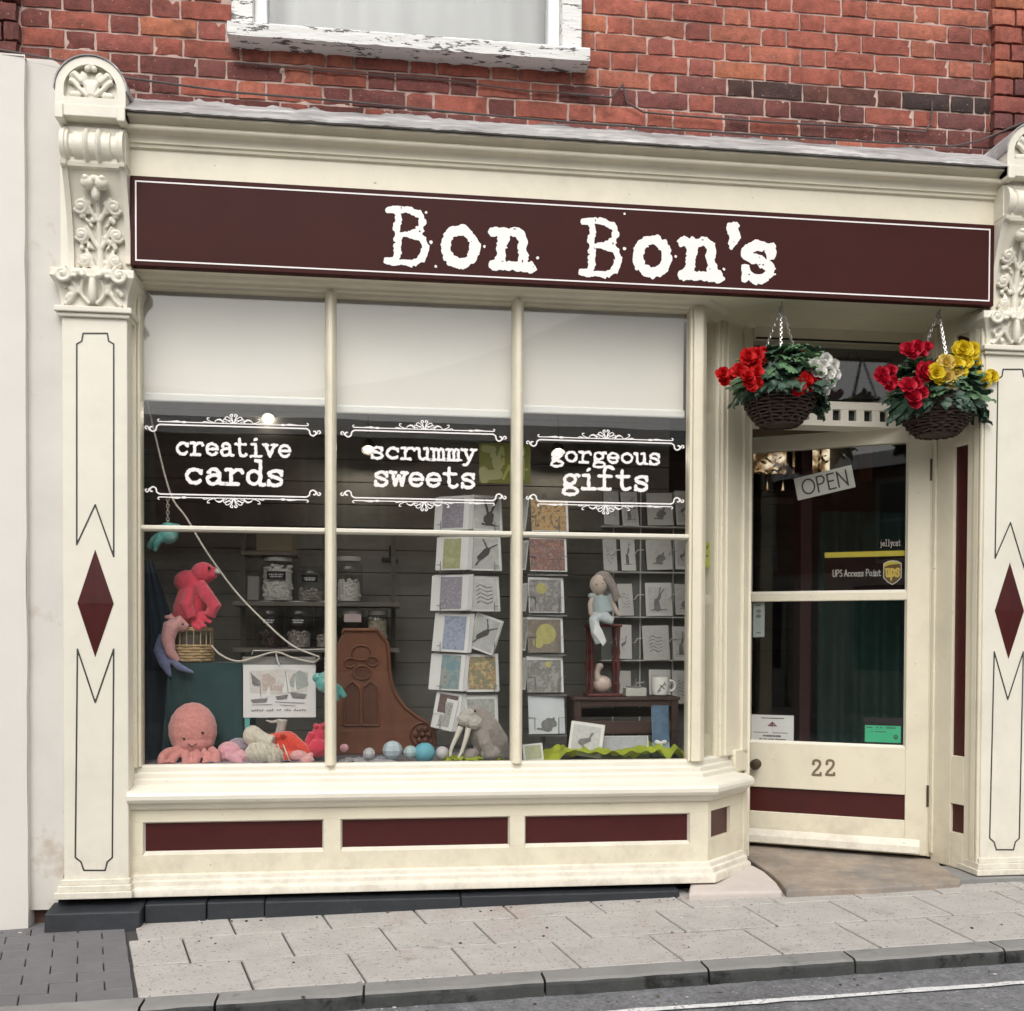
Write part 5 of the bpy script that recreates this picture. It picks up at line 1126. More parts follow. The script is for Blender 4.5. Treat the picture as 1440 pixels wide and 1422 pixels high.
# --- boat print hung on the rope
yy = .27; x0 = at(342,970,yy).x; x1 = at(444,970,yy).x; z0 = at(393,1009,yy).z; z1 = at(393,935,yy).z
PR = Frame((x0, yy), (x1, yy)); prt = MB(PR.M()).box(0, x1-x0, 0, .006, z0, z1).build('boat_print', M_paper, None, smooth=None)
tag(prt, 'white unframed print of sailing boats hanging in the left pane', 'print')
M_mount = pm('clear_sleeve', (.24,.235,.225), .35)
MB(PR.M()).box(-.004, x1-x0-.002, .008, .010, z1-.01, z1+.035).build('sleeve', M_mount, prt, smooth=None)
def art(name, bg, cols, sc=14, rough=.6):
    mute = lambda q: tuple(v*.68+.32*(sum(q)/3) for v in q)
    bg = mute(bg); cols = [mute(q) for q in cols]
    m = bpy.data.materials.new(name); m.use_nodes = True; nt = m.node_tree; L = nt.links; b = nt.nodes['Principled BSDF']; b.inputs['Roughness'].default_value = rough
    tc = _n(nt, 'ShaderNodeTexCoord'); mp = _n(nt, 'ShaderNodeMapping'); mp.inputs['Location'].default_value = (rnd.uniform(0,50), rnd.uniform(0,50), rnd.uniform(0,50)); L.new(tc.outputs['Object'], mp.inputs[0])
    nz = _n(nt, 'ShaderNodeTexNoise'); nz.inputs['Scale'].default_value = sc*1.7; nz.inputs['Detail'].default_value = 6; nz.inputs['Roughness'].default_value = .75; L.new(mp.outputs[0], nz.inputs['Vector'])
    cr_ = _n(nt, 'ShaderNodeValToRGB'); el = cr_.color_ramp.elements; k = len(cols)
    el[0].position = .30; el[0].color = (*bg, 1); el[1].position = .72; el[1].color = (*cols[-1], 1)
    for i, q in enumerate(cols[:-1]): e = el.new(.38+.30*(i+.5)/k); e.color = (*q, 1)
    L.new(nz.outputs[0], cr_.inputs[0]); L.new(cr_.outputs[0], b.inputs['Base Color']); return m
M_ink = pm('grey_ink', (.20,.20,.205), .7, .3, 60); M_ink2 = pm('dark_ink', (.07,.065,.065), .7, .3, 60); M_wash = art('pink_wash', (.70,.70,.70), [(.62,.50,.46),(.50,.36,.30),(.66,.64,.62)], 30); M_green = art('green_wash', (.68,.69,.68), [(.40,.46,.42),(.30,.36,.34),(.6,.6,.6)], 34)
def strokes_on(frame, st, off, mat, parent, name='drawing', cell=.0014, rough=0.0): 
    vs, fs = sdf_shape(st, cell, rough); return flat(name, vs, fs, frame, off, mat, parent)
Wp, Hp = x1-x0, z1-z0
def PU(u, v): return (u*Wp, z0+v*Hp)
def tri(a, b_, c_): return ([PU(*a), PU(*b_), PU(*c_), PU(*a)], .0022)
def fill(polys, off, mat, nm='drawing'):
    mb = MB()
    for poly in polys: mb.add([PR.P(*PU(*q_), off) for q_ in poly], [tuple(range(len(poly)))])
    return recalc(mb.build(nm, mat, prt, smooth=None))
fill([[(.08,.88),(.60,.92),(.90,.86),(.88,.50),(.40,.44),(.10,.48)]], .0016, pm('pale_wash', (.62,.60,.58), .7, .12, 30))
fill([[(.26,.80),(.34,.84),(.44,.74),(.45,.52),(.27,.50)], [(.46,.60),(.56,.64),(.57,.46),(.46,.45)]], .0022, M_wash)
fill([[(.62,.62),(.68,.82),(.78,.90),(.88,.82),(.90,.60),(.76,.52)]], .0022, M_green)
fill([[(.60,.84),(.67,.48),(.53,.46)], [(.71,.80),(.735,.50),(.70,.50)], [(.30,.40),(.36,.62),(.38,.40)]], .0030, M_paper)
fill([[(.10,.86),(.24,.68),(.13,.64)], [(.12,.66),(.24,.66),(.22,.60),(.15,.60)], [(.64,.48),(.88,.44),(.85,.36),(.68,.37)], [(.44,.40),(.62,.44),(.60,.36),(.47,.34)], [(.10,.34),(.34,.37),(.31,.29),(.13,.28)]], .0034, M_ink)
strokes_on(PR, [([PU(.58,.88),PU(.62,.46)], .0014), ([PU(.44,.30),PU(.84,.27)], .0014), ([PU(.12,.24),PU(.40,.25)], .0012), ([PU(.23,.70),PU(.24,.40)], .0012), ([PU(.50,.24),PU(.72,.22)], .0012)], .0040, M_ink, prt)
cap_ = []
for k in range(22):
    u = .12+.76*k/22
    if k in (5, 9, 12, 16): continue
    cap_.append(([PU(u, .135), PU(u+.012, .135+.01*(k % 3))], .0024))
strokes_on(PR, cap_, .0032, M_ink, prt, 'caption', .0012, .0004)
hk = MB(); hk.tube([at(354,921,yy), at(356,915,yy), at(420,914,yy), at(458,913,yy)], .002, 6); hk.tube([at(388,918,yy-.004), at(390,928,yy-.006), at(393,936,yy-.006)], .004, 6); hk.build('clip', M_wire, prt)
# --- shelf with sweet jars (deeper in the shop)
JY = 1.00
M_jar = glass_mat('jar_glass', (.93,.93,.92)); M_lid = pm('jar_lid', (.62,.61,.58), .45, .05)
shz = at(420, 911, JY).z; shz2 = at(420, 846, JY).z; sx0 = at(345,880,JY).x; sx1 = at(562,880,JY).x
M_shelf = pm('shelf_board', (.16,.145,.12), .6, .2, 5)
for zq, lab in ((shz,'lower dark shelf carrying sweet jars'), (shz2-.004,'upper dark shelf carrying the white sweet jar')):
    tag(MB().box(sx0-.05, sx1, JY-.10, JY+.16, zq-.022, zq-.001).build('shelf', M_shelf, None, smooth=None, bevel=.002), lab, 'shelf')
def sweets(mb, c0, r, z0_, z1_, n, sr, sq):
    for k in range(n):
        a = rnd.uniform(math.pi, 2*math.pi); q = c0+Vector((math.cos(a)*(r-sr*1.4)*rnd.uniform(.75,1), math.sin(a)*(r-sr*1.4), rnd.uniform(z0_+sr, z1_)))
        mb.ell(q, (sr*rnd.uniform(.7,1.5), sr, sr*rnd.uniform(.5,.9)), rotm('Y', rnd.uniform(0,180)), 7, 5)
def jar(px0, px1, py0, py1, base, lab, fill, mat_s, lid=True, label_mat=None, n=90, sr=.010):
    xa_, xb_ = at(px0,850,JY).x, at(px1,850,JY).x; r = (xb_-xa_)/2; c0 = Vector(((xa_+xb_)/2, JY, base)); h = at((px0+px1)/2, py0, JY-r).z-base
    t = thing('sweet_jar', lab, 'jar', c0, 'sweet jars on the shelves'); lh = .022
    g = MB(); g.lathe(c0, [(r*.90,.0015),(r,.012),(r,h*.70),(r*.96,h*.80),(r*.78,h*.88),(r*.76,h-lh)], 24); recalc(g.build('glass', M_jar, t, smooth=40))
    if lid: MB().lathe(c0, [(r*.84,h-lh),(r*.86,h-lh+.004),(r*.86,h-.003),(r*.82,h),(0,h)], 24).build('lid', M_lid, t, smooth=35)
    if fill > 0: f_ = MB(); f_.lathe(c0, [(0,.004),(r*.80,.004),(r*.80,h*fill*.9),(0,h*fill*.95)], 16); sweets(f_, c0, r*.98, .006, h*fill, n, sr, 1); f_.build('sweets', mat_s, t, smooth=60)
    if label_mat:
        lb = MB(); za, zb = h*.48, h*.66; lb.grid(lambda u, v: c0+Vector(((r+.002)*math.sin((u-.5)*1.1), -(r+.002)*math.cos((u-.5)*1.1), za+(zb-za)*v)), 8, 1); lb.build('label', label_mat, t)
        for kk, (hh, a0, a1) in enumerate(((.40,-.36,.36),(.66,-.30,.30))):
            tx = MB()
            for q in range(7): a = a0+(a1-a0)*q/6; tx.obox(c0+Vector(((r+.003)*math.sin(a), -(r+.003)*math.cos(a), za+(zb-za)*(1-hh))), (.006,.0006,.005+.003*(q % 2)))
            tx.build('print', M_paper, t, smooth=None)
    return t
M_mint = pm('white_mints', (.82,.81,.79), .6, .1, 60); M_mix = art('mixed_sweets', (.35,.33,.30), [(.5,.48,.44),(.3,.22,.2),(.55,.5,.4)], 60); M_yell = art('straw_sweets', (.42,.38,.28), [(.55,.48,.34),(.35,.3,.22)], 70); M_choc = pm('dark_sweets', (.06,.035,.03), .5, .4, 60)
jar(366,415,782,845,shz2,'sweet jar filled to the top with white mints', .80, M_mint, True, M_black, 170, .011)
jar(417,457,790,845,shz2,'sweet jar next to the white mints with a pale label', .30, M_mix, False, M_black, 40)
jar(359,399,845,911,shz,'leftmost sweet jar on the lower shelf, behind the rope', .35, M_choc, True, M_black, 40)
jar(401,440,845,911,shz,'middle sweet jar on the lower shelf with a dark label', .35, M_mix, True, M_black, 40)
jar(442,478,845,911,shz,'lower shelf sweet jar half hidden by the first mullion', .30, M_mix, True, None, 40)
jar(471,510,782,845,shz2,'sweet jar of pale sweets just right of the first mullion', .48, M_mint, True, None, 60, .012)
jar(479,511,858,911,shz,'dark lower sweet jar with a pale pink label behind the carved wood', .5, M_choc, True, None, 40)
jar(515,547,858,911,shz,'lower sweet jar full of yellowish twists behind the carved wood', .78, M_yell, True, None, 90)
MB_ = MB().box(at(484,870,JY-.06).x, at(508,870,JY-.06).x, JY-.075, JY-.073, at(495,875,JY-.06).z, at(495,864,JY-.06).z); tag(MB_.build('price_label', pm('pink_label', (.62,.50,.50), .7), None, smooth=None), 'small pale pink price label on a lower sweet jar', 'label')
bxz = at(390,778,JY).z
tag(MB().box(at(342,780,JY).x, at(420,780,JY).x, JY-.09, JY+.12, bxz-.018, bxz).build('shelf', M_shelf, None, smooth=None, bevel=.002), 'short grey shelf above the white mint jar', 'shelf')
bo = MB().box(at(363,765,JY).x, at(413,765,JY).x, JY-.08, JY+.08, bxz+.001, at(390,752,JY).z).build('carton', pm('brown_carton', (.20,.175,.12), .8, .1), None, smooth=None, bevel=.004); tag(bo, 'olive brown carton on the short shelf above the mint jar', 'box')
bo = MB().box(at(350,820,JY).x, at(366,820,JY).x, JY-.06, JY+.04, shz2+.001, at(358,811,JY).z).build('carton', pm('grey_carton', (.27,.26,.25), .8, .1), None, smooth=None, bevel=.004); tag(bo, 'narrow grey carton to the left of the mint jar', 'box')
up = MB(); [up.box(x-.012, x+.012, JY+.14, JY+.165, .17, at(390,745,JY).z) for x in (sx0-.03, (sx0+sx1)/2, sx1-.03)]; tag(up.build('shelf_uprights', M_shelf, None, smooth=None), 'dark uprights behind the sweet jar shelves', 'shelf')
# --- carved wooden seat end
M_wood = pm('red_brown_oak', (.155,.058,.028), .55, .25, 5, .2, 30, stretch=(3,3,.5)); M_woodd = pm('oak_recess', (.10,.035,.018), .55, .2, 6, stretch=(3,3,.5))
wy_ = .52
sil = [(466,1062),(466,915),(474,905),(482,890),(483,886),(531,886),(533,890),(545,905),(547,925),(548,945),(551,962),(558,980),(570,995),(588,1009),(602,1017),(610,1028),(612,1042),(607,1055),(600,1062)]
t = thing('carved_pew_end', 'red brown carved wooden pew end with twin gothic arches', 'furniture', (at(535,1060,wy_).x, wy_, PZ))
pz_ = [at(px, py, wy_) for px, py in sil]; 
for p in pz_[:1]+pz_[-1:]: p.z = PZ+.001
mb = MB(); mb.prism([(p.x, wy_, p.z) for p in pz_], (0,.055,0)); recalc(mb.build('board', M_wood, t, smooth=None, bevel=.005))
en = MB(); en.tube([(p.x, wy_-.002, p.z) for p in pz_[3:-1]], .009, 8); en.build('edge_moulding', M_wood, t)
for xa_, xb_ in ((484,507),(509,533)):
    m_ = (xa_+xb_)/2; pts = [(xa_,1020),(xa_,975),(xa_+2,966),(m_,958),(xb_-2,966),(xb_,975),(xb_,1020)]; P3 = [at(px,py,wy_) for px, py in pts]
    mb = MB(); mb.add([(p.x, wy_-.0015, p.z) for p in P3], [tuple(range(7))]); recalc(mb.build('arch_recess', M_woodd, t, smooth=None)); mb = MB(); mb.tube([(p.x, wy_-.004, p.z) for p in P3]+[(P3[0].x, wy_-.004, P3[0].z)], .006, 8); mb.build('arch_moulding', M_wood, t)
tr_ = MB()
for px, py, r_ in ((508,918,13),(493,932,8),(524,930,8),(509,946,12)):
    c0 = at(px, py, wy_); rr_ = r_*mpp(wy_); tr_.tube([(c0.x+rr_*math.cos(i*math.pi/9), wy_-.004, c0.z+rr_*.8*math.sin(i*math.pi/9)) for i in range(18)], .005, 6, closed=True)
tr_.build('tracery', M_wood, t)
td = MB()
for px, py, r_ in ((493,933,7),(524,930,7),(508,947,9)): c0 = at(px,py,wy_); rr_ = r_*mpp(wy_); td.add([(c0.x+rr_*math.cos(i*math.pi/8), wy_-.0015, c0.z+rr_*.7*math.sin(i*math.pi/8)) for i in range(16)], [tuple(range(16))])
recalc(td.build('tracery_recess', M_woodd, t, smooth=None))
rs = MB(); c0 = at(594,1033,wy_)
for i in range(6): rs.ell((c0.x+.030*math.cos(i*math.pi/3), wy_-.004, c0.z+.030*math.sin(i*math.pi/3)), (.014,.008,.014), nu=8, nv=6)
rs.ell((c0.x, wy_-.006, c0.z), (.013,.010,.013)); rs.tube([(c0.x+.055*math.cos(i*math.pi/9), wy_-.003, c0.z+.055*math.sin(i*math.pi/9)) for i in range(18)], .006, 6, closed=True); rs.build('rosette', M_woodd, t)
# --- walrus and pastel balls
yy = .20; t = thing('plush_walrus', 'grey plush walrus with long white tusks in the middle pane', 'soft toy', (at(680,1065,yy).x, yy, PZ))
b = MB(); b.tube([A(668,1006,yy), A(680,1024,yy), A(690,1045,yy+.02), A(695,1062,yy+.04)], [.052,.070,.080,.072], 14); b.ell(A(672,1010,yy), (.058,.055,.055)); b.ell(A(690,1060,yy-.07), (.045,.05,.032)); b.tube([A(678,1030,yy-.06),A(683,1046,yy-.09),A(690,1062,yy-.09)], [.026,.028,.024], 9); b.ell(A(662,1062,yy-.02), (.04,.04,.03))
fuzz(remesh(b.build('body', M_grey, t), .0038, 4))
b = MB(); b.ell(A(654,1012,yy-.045), (.034,.030,.030)); b.ell(A(668,1016,yy-.05), (.034,.030,.032)); b.ell(A(658,1004,yy-.04), (.034,.026,.022)); fuzz(remesh(b.build('muzzle', M_ltgrey, t), .0034, 2), .008)
b = MB(); 
for pth in ([(648,1022),(642,1036),(635,1052),(633,1064)], [(659,1024),(655,1040),(650,1055),(645,1066)]): b.tube([Vector(q) for q in spline([A(p[0],p[1],yy-.06) for p in pth],4)], [.0125-.0006*i for i in range(13)], 8)
b.build('tusks', pm('tusk_felt', (.70,.67,.60), .8), t); eyes(t, [A(668,1000,yy-.055)], .005)
def ball(px, py, r, mat, lab, name='bath_bomb', n=None, cat='bath bomb'):
    yy = .17; rr_ = r*mpp(yy); c0 = at(px, py, yy); c0.z = max(c0.z, PZ+rr_*.95); b = MB(); b.ell(c0, (rr_, rr_, rr_*.96), rotm('Z', rnd.uniform(0,90)), *((16,10) if n is None else n)); o = b.build(name, mat, None, smooth=40 if n is None else 5); tag(o, lab, cat, 'pastel balls along the window ledge'); return o
ball(597,1059,15, pm('turquoise_ball', (.14,.42,.52), .6, .1), 'bright turquoise ball on the ledge left of the walrus')
ball(552,1055,14, pm('pale_blue_ball', (.46,.54,.60), .7, .1), 'pale blue faceted ball in front of the carved wood', 'faceted_ball', (8,6))
ball(577,1058,10, pm('pale_aqua_ball', (.40,.52,.53), .7, .1), 'small pale aqua ball between two larger blue ones', 'faceted_ball', (8,6))
ball(519,1060,9, pm('pale_grey_ball', (.46,.46,.47), .7, .1), 'small pale grey ball at the left of the middle pane', 'faceted_ball', (8,6))
ball(484,1052,6, M_baby, 'tiny pink ball just right of the first mullion')
ball(622,1059,10, pm('pearl_ball', (.52,.50,.52), .5, .1), 'pearl white ball between the turquoise ball and the walrus')
yy = .13
def cloth_sheet(name, lab, x0p, x1p, y0, y1, amp, mat, cat='cloth', zb=PZ, sd=0):
    xa_ = at(x0p,1070,y0).x; xb_ = at(x1p,1070,y0).x; b = MB()
    b.grid(lambda u, v: (xa_+(xb_-xa_)*u, y0+(y1-y0)*v, zb+.004+max(0,amp*(.5+.5*mnoise.noise((u*7+sd,v*4,sd)))+.5*amp*mnoise.noise((u*17,v*9,sd+3)))*min(1,8*u*(1-u)+.1)), 50, 16); o = b.build(name, mat, None, smooth=70); tag(o, lab, cat); return o
cloth_sheet('grey_scarf', 'crumpled grey scarf lying right of the first mullion', 474, 560, .09, .24, .022, plush_mat('grey_scarf', (.30,.30,.34)), sd=2)
M_lime = pm('lime_tissue', (.42,.50,.035), .7, .12, 12, .2, 60, trans=.25)
cloth_sheet('lime_tissue', 'crumpled lime green tissue along the ledge of the right pane', 764, 985, .10, .34, .075, M_lime, 'tissue', sd=5)
cloth_sheet('lime_tissue', 'flat lime green tissue spread under the walrus', 622, 715, .10, .26, .03, M_lime, 'tissue', sd=8)
cloth_sheet('lilac_cloth', 'dark lilac cloth lying along the ledge of the left pane', 199, 455, .08, .30, .025, plush_mat('lilac_cloth', (.16,.13,.19)), sd=11)
# ================================================================== CARDS, RACKS AND SMALL GIFTS
def hare(kind):
    if kind == 'hare': return [([(.42,.18),(.40,.45)], [.16,.12]), ([(.50,.55),(.56,.66)], [.08,.085]), ([(.54,.70),(.60,.97)], [.03,.028]), ([(.58,.70),(.78,.92)], [.03,.026]), ([(.15,.10),(.85,.12)], .03)]
    if kind == 'head': return [([(.55,.30),(.62,.42)], [.20,.15]), ([(.55,.50),(.42,.95)], [.05,.04]), ([(.66,.52),(.92,.95)], [.05,.03]), ([(.30,.15),(.8,.12)], .04)]
    if kind == 'mouse': return [([(.52,.28),(.58,.36)], [.20,.17]), ([(.72,.34)], .10), ([(.70,.48),(.72,.54)], .05), ([(.20,.14),(.62,.12)], [.03,.05])]
    if kind == 'moon': return [([(.38,.72)], .17)]
    if kind == 'bigmoon': return [([(.55,.56)], .30), ([(.30,.30)], .16)]
    if kind == 'smallmoon': return [([(.62,.86)], .09)]
    if kind == 'leap': return [([(.30,.35),(.55,.55)], [.10,.12]), ([(.60,.62)], .08), ([(.60,.66),(.45,.95)], [.03,.025]), ([(.64,.66),(.95,.80)], [.03,.02]), ([(.3,.3),(.15,.12)], .03)]
    if kind == 'lines': return [([(.2,.2+.13*k),(.35,.28+.13*k),(.6,.18+.13*k),(.8,.25+.12*k)], .018) for k in range(5)]
    if kind == 'bird': return [([(.35,.4),(.6,.5)], [.12,.08]), ([(.62,.55),(.7,.75)], .04), ([(.3,.35),(.5,.2)], .03)]
def card(px0, px1, py0, py1, y, yaw, pic, lab, group, tilt=0.0, border=(.08,.08,.08,.08), draw=None, dmat=None, body=None, name='greeting_card', cat='card', thick=.004, fold=0.0, stack=0):
    s = mpp(y); pc = at((px0+px1)/2, (py0+py1)/2, y); w = (at(px1,(py0+py1)/2,y).x-at(px0,(py0+py1)/2,y).x)/max(.35, math.cos(math.radians(yaw))); h = at((px0+px1)/2,py0,y).z-at((px0+px1)/2,py1,y).z
    R = Matrix.Rotation(math.radians(yaw),4,'Z') @ Matrix.Rotation(math.radians(8),4,'X').inverted() @ Matrix.Rotation(math.radians(-tilt),4,'Y')
    X = Matrix.Translation(pc) @ R
    mb = MB(X); mb.box(-w/2, w/2, 0, thick, -h/2, h/2)
    for k in range(stack): q = .004*(k+1); mb.box(-w/2+q*.6, w/2+q, thick+.003+.005*k, thick+.0065+.005*k, -h/2+q*.4, h/2+q*.7)
    o = mb.build(name, body or M_paper, None, smooth=None); tag(o, lab, cat, group)
    a = (-w/2+w*border[0], w/2-w*border[1], -h/2+h*border[2], h/2-h*border[3])
    if pic: MB(X).add([(a[0],-.0008,a[2]),(a[1],-.0008,a[2]),(a[1],-.0008,a[3]),(a[0],-.0008,a[3])], [(0,1,2,3)]).build('picture', pic, o, smooth=None)
    if draw:
        st = [([(a[0]+p[0]*(a[1]-a[0]), a[2]+p[1]*(a[3]-a[2])) for p in pts], [q*(a[1]-a[0]) for q in hw] if isinstance(hw, list) else hw*(a[1]-a[0])) for pts, hw in hare(draw)]
        vs, fs = sdf_shape(st, .0022, .0012, 3, int(px0)); mb = MB(X); mb.add([(x, -.0018, z) for x, z in vs], fs); mb.build('drawing', dmat or M_ink2, o, smooth=None)
    return o
a_purple = art('a_purple', (.50,.49,.52), [(.36,.33,.42),(.22,.20,.28),(.55,.54,.56)], 40); a_grey = art('a_grey', (.55,.56,.55), [(.44,.45,.44),(.60,.61,.60)], 14); a_yg = art('a_yellowgreen', (.46,.47,.20), [(.36,.38,.12),(.52,.52,.30)], 20); a_blue = art('a_blue', (.10,.22,.22), [(.20,.28,.45),(.35,.42,.60),(.10,.14,.20)], 42); a_sea = art('a_sea', (.14,.38,.44), [(.10,.28,.36),(.34,.38,.34),(.12,.12,.12)], 18); a_flow = art('a_flower', (.40,.42,.38), [(.52,.52,.14),(.50,.22,.10),(.16,.24,.10),(.34,.36,.32)], 26); a_dark = art('a_dark', (.05,.035,.035), [(.22,.10,.09),(.10,.07,.06),(.36,.28,.26)], 44); a_bw = art('a_bw', (.60,.60,.58), [(.25,.26,.25),(.50,.52,.48),(.08,.08,.08)], 36)
a_or = art('a_orange', (.30,.10,.05), [(.55,.26,.05),(.62,.42,.10),(.18,.09,.07),(.50,.30,.22)], 26); a_rd = art('a_red', (.34,.16,.14), [(.45,.20,.14),(.20,.08,.07),(.48,.38,.36)], 34); a_gm = art('a_greymoon', (.30,.29,.30), [(.40,.39,.40),(.20,.18,.17),(.48,.46,.46)], 22); a_ym = art('a_ymoon', (.30,.26,.21), [(.22,.17,.13),(.36,.31,.25)], 26); a_gg = art('a_goose', (.26,.26,.24), [(.36,.37,.35),(.18,.17,.16),(.46,.46,.44)], 20); a_pl = art('a_pale', (.66,.66,.65), [(.58,.58,.57),(.46,.46,.45)], 30)
M_moon = pm('moon_yellow', (.46,.43,.17), .7, .15, 40); M_gpaper = pm('grey_card', (.58,.58,.57), .75, .03); M_spaper = pm('soft_card', (.66,.66,.66), .75, .03)
LS = .42; gL = 'cards on the left spinner'
specs = [
 (612,659,698,746,-28,a_purple,'purple flower card at the top left of the left spinner',None,None,0,(.22,.16,.06,.06)),
 (664,705,697,747,14,a_grey,'hare head card at the top right of the left spinner','head',M_ink2,0,(.05,.05,.05,.05)),
 (614,658,755,802,-26,a_yg,'card with a yellow green strip in the left spinner',None,None,0,(.22,.24,.04,.04)),
 (660,704,754,803,14,a_grey,'leaping hare card below the hare head card','leap',M_ink2,0,(.05,.05,.05,.05)),
 (607,658,809,859,-26,a_purple,'white card with small purple pattern in the left spinner',None,None,0,(.24,.18,.04,.04)),
 (660,702,811,860,16,a_pl,'pale line drawing card in the left spinner','lines',M_ink,0,(.05,.05,.05,.05)),
 (610,659,863,917,-22,a_blue,'blue and green flower card in the left spinner',None,None,-3,(.28,.10,.06,.06)),
 (662,700,866,917,10,a_grey,'white hare card slipped askew in the left spinner','leap',M_ink2,-20,(.05,.05,.05,.05)),
 (605,652,920,971,-26,a_sea,'sea blue card low on the left spinner',None,None,-2,(.32,.12,.04,.02)),
 (655,700,921,973,10,a_flow,'card with a yellow and orange flower low on the left spinner',None,None,0,(.06,.05,.06,.05)),
 (612,648,974,1006,-22,a_dark,'dark floral card tilted at the foot of the left spinner',None,None,-8,(.14,.14,.08,.1)),
 (654,699,979,1029,10,a_bw,'black and white pattern card behind the walrus',None,None,0,(.06,.06,.06,.08)),
 (610,640,982,1026,-30,a_bw,'white card leaning at the very bottom of the left spinner',None,None,-10,(.3,.2,.1,.1))]
for a, b_, c_, d_, yw, m, lab, dk, dm, tl, bd in specs: card(a, b_, c_, d_, LS, yw, m, lab, gL, tl, bd, dk, dm, stack=3)
MS = .36; gM = 'square cards on the middle spinner'
for a, b_, c_, d_, m, lab, dk, dm, bd in [
 (747,799,703,748,a_or,'square orange autumn card at the top of the middle spinner',None,None,(.0,.05,.03,.0)), (745,797,757,804,a_rd,'square reddish brown card in the middle spinner',None,None,(.0,.05,.03,.02)),
 (743,793,812,862,a_gm,'square grey card with a small yellow moon','moon',M_moon,(.02,.07,.02,.06)), (742,792,868,918,a_ym,'square brown card with a big yellow moon','bigmoon',M_moon,(.0,.06,.0,.06)),
 (741,792,923,974,a_gg,'square grey goose card with a tiny moon','smallmoon',M_moon,(.0,.05,.0,.10)), (743,794,979,1032,None,'white card with a grey mouse at the foot of the middle spinner','mouse',M_ink,(.06,.06,.04,.3))]:
    card(a, b_, c_, d_, MS, 6, m, lab, gM, 0, bd, dk, dm, body=pm('mouse_card', (.62,.66,.70), .7) if m is None else None, stack=1)
for k, (c_, d_) in enumerate(((700,747),(760,802),(820,860),(868,915),(925,970))): card(733.5, 740, c_, d_, MS+.05, -62, a_bw if k % 2 else a_pl, 'narrow edge-on card beside the '+('orange','reddish brown','small moon','big moon','goose')[k]+' card', gM, 0, (.05,.05,.05,.05))
def spinner(name, lab, px, y, zlo, zhi, rows, half):
    c0 = at(px, 900, y); t = thing(name, lab, 'card rack', (c0.x, y+.12, PZ))
    w = MB(); w.tube([(c0.x, y+.12, PZ), (c0.x, y+.12, zhi)], .010, 8); w.lathe((c0.x, y+.12, PZ), [(.10,.001),(.10,.012),(.02,.02)], 20)
    for zz_ in rows:
        for dx_ in (-half, half):
            for sx_ in (-1, 1):
                x = c0.x+dx_+sx_*half*.72; w.tube([(x, y-.012, zz_+.045), (x, y-.012, zz_), (x, y+.03, zz_-.006), (c0.x, y+.12, zz_)], .0021, 5)
            w.tube([(c0.x+dx_-half*.95, y-.013, zz_+.028), (c0.x+dx_-half*.72, y-.013, zz_+.028)], .0021, 5); w.tube([(c0.x+dx_+half*.72, y-.013, zz_+.028), (c0.x+dx_+half*.95, y-.013, zz_+.028)], .0021, 5)
    w.build('wire_frame', M_darkwire, t); return t
zr = [at(657, p, LS).z for p in (748,804,861,917,973,1028)]
spinner('card_spinner', 'wire card spinner holding two columns of cards behind the middle pane', 657, LS, 0, at(657,690,LS).z, zr, .072)
zr = [at(770, p, MS).z for p in (750,806,863,919,975,1032)]
t = thing('card_spinner', 'narrow wire card spinner with one column of square cards', 'card rack', (at(770,900,MS).x, MS+.1, PZ)); w = MB(); cx_ = at(769,900,MS).x
w.tube([(cx_, MS+.10, PZ), (cx_, MS+.10, at(770,690,MS).z)], .010, 8); w.lathe((cx_, MS+.1, PZ), [(.09,.001),(.09,.012),(.02,.02)], 20)
for z_ in zr:
    for x_ in (-.055, .055): w.tube([(cx_+x_*1.6, MS-.012, z_+.075), (cx_+x_, MS-.014, z_+.075), (cx_+x_, MS-.014, z_+.002), (cx_+x_, MS+.03, z_-.004), (cx_, MS+.1, z_)], .0021, 5)
    w.box(cx_-.085, cx_+.095, MS+.0, MS+.045, z_-.012, z_-.005)
w.build('wire_frame', M_darkwire, t)
# grey cards on the wall rack at the right
RY = .66; gR = 'pale cards on the right-hand wall rack'
cols = {1: [(849,870),(874,897),(910,945),(950,972)], 2: [(848,867),(873,893),(909,944),(949,972)], 3: [(869,890),(908,944),(949,972)], 4: [(867,888),(904,940),(946,972)], 5: [(868,887),(913,942),(945,972)]}
rowy = {1: (692,739), 2: (757,803), 3: (820,866), 4: (881,927), 5: (943,988)}
rown = {1: 'top', 2: 'second', 3: 'third', 4: 'fourth', 5: 'lowest'}
k = 0
for r_ in cols:
    for ci, (a, b_) in enumerate(cols[r_]):
        k += 1; wide = b_-a > 28
        card(a, b_, rowy[r_][0]+rnd.uniform(-2,2), rowy[r_][1]+rnd.uniform(-2,2), RY, 0 if wide else 10, a_pl if k % 3 else None, ('wide pale grey card' if wide else ('half hidden grey card at the right end' if ci == len(cols[r_])-1 else ('first' if ci == 0 else 'second')+' narrow grey card'))+' of the '+rown[r_]+' row of the wall rack', gR, rnd.uniform(-2,2), (.1,.1,.1,.12), ['bird','lines','hare','mouse'][k % 4], M_ink, body=M_gpaper if k % 2 else M_spaper, stack=2)
t = thing('wall_card_rack', 'grey wire rack of pale cards at the right end of the window', 'card rack', (at(915,980,RY).x, RY+.06, PZ)); w = MB()
for px in (862,900,946): q = at(px,900,RY+.05); w.tube([(q.x, RY+.05, PZ), (q.x, RY+.05, at(px,690,RY).z)], .004, 6)
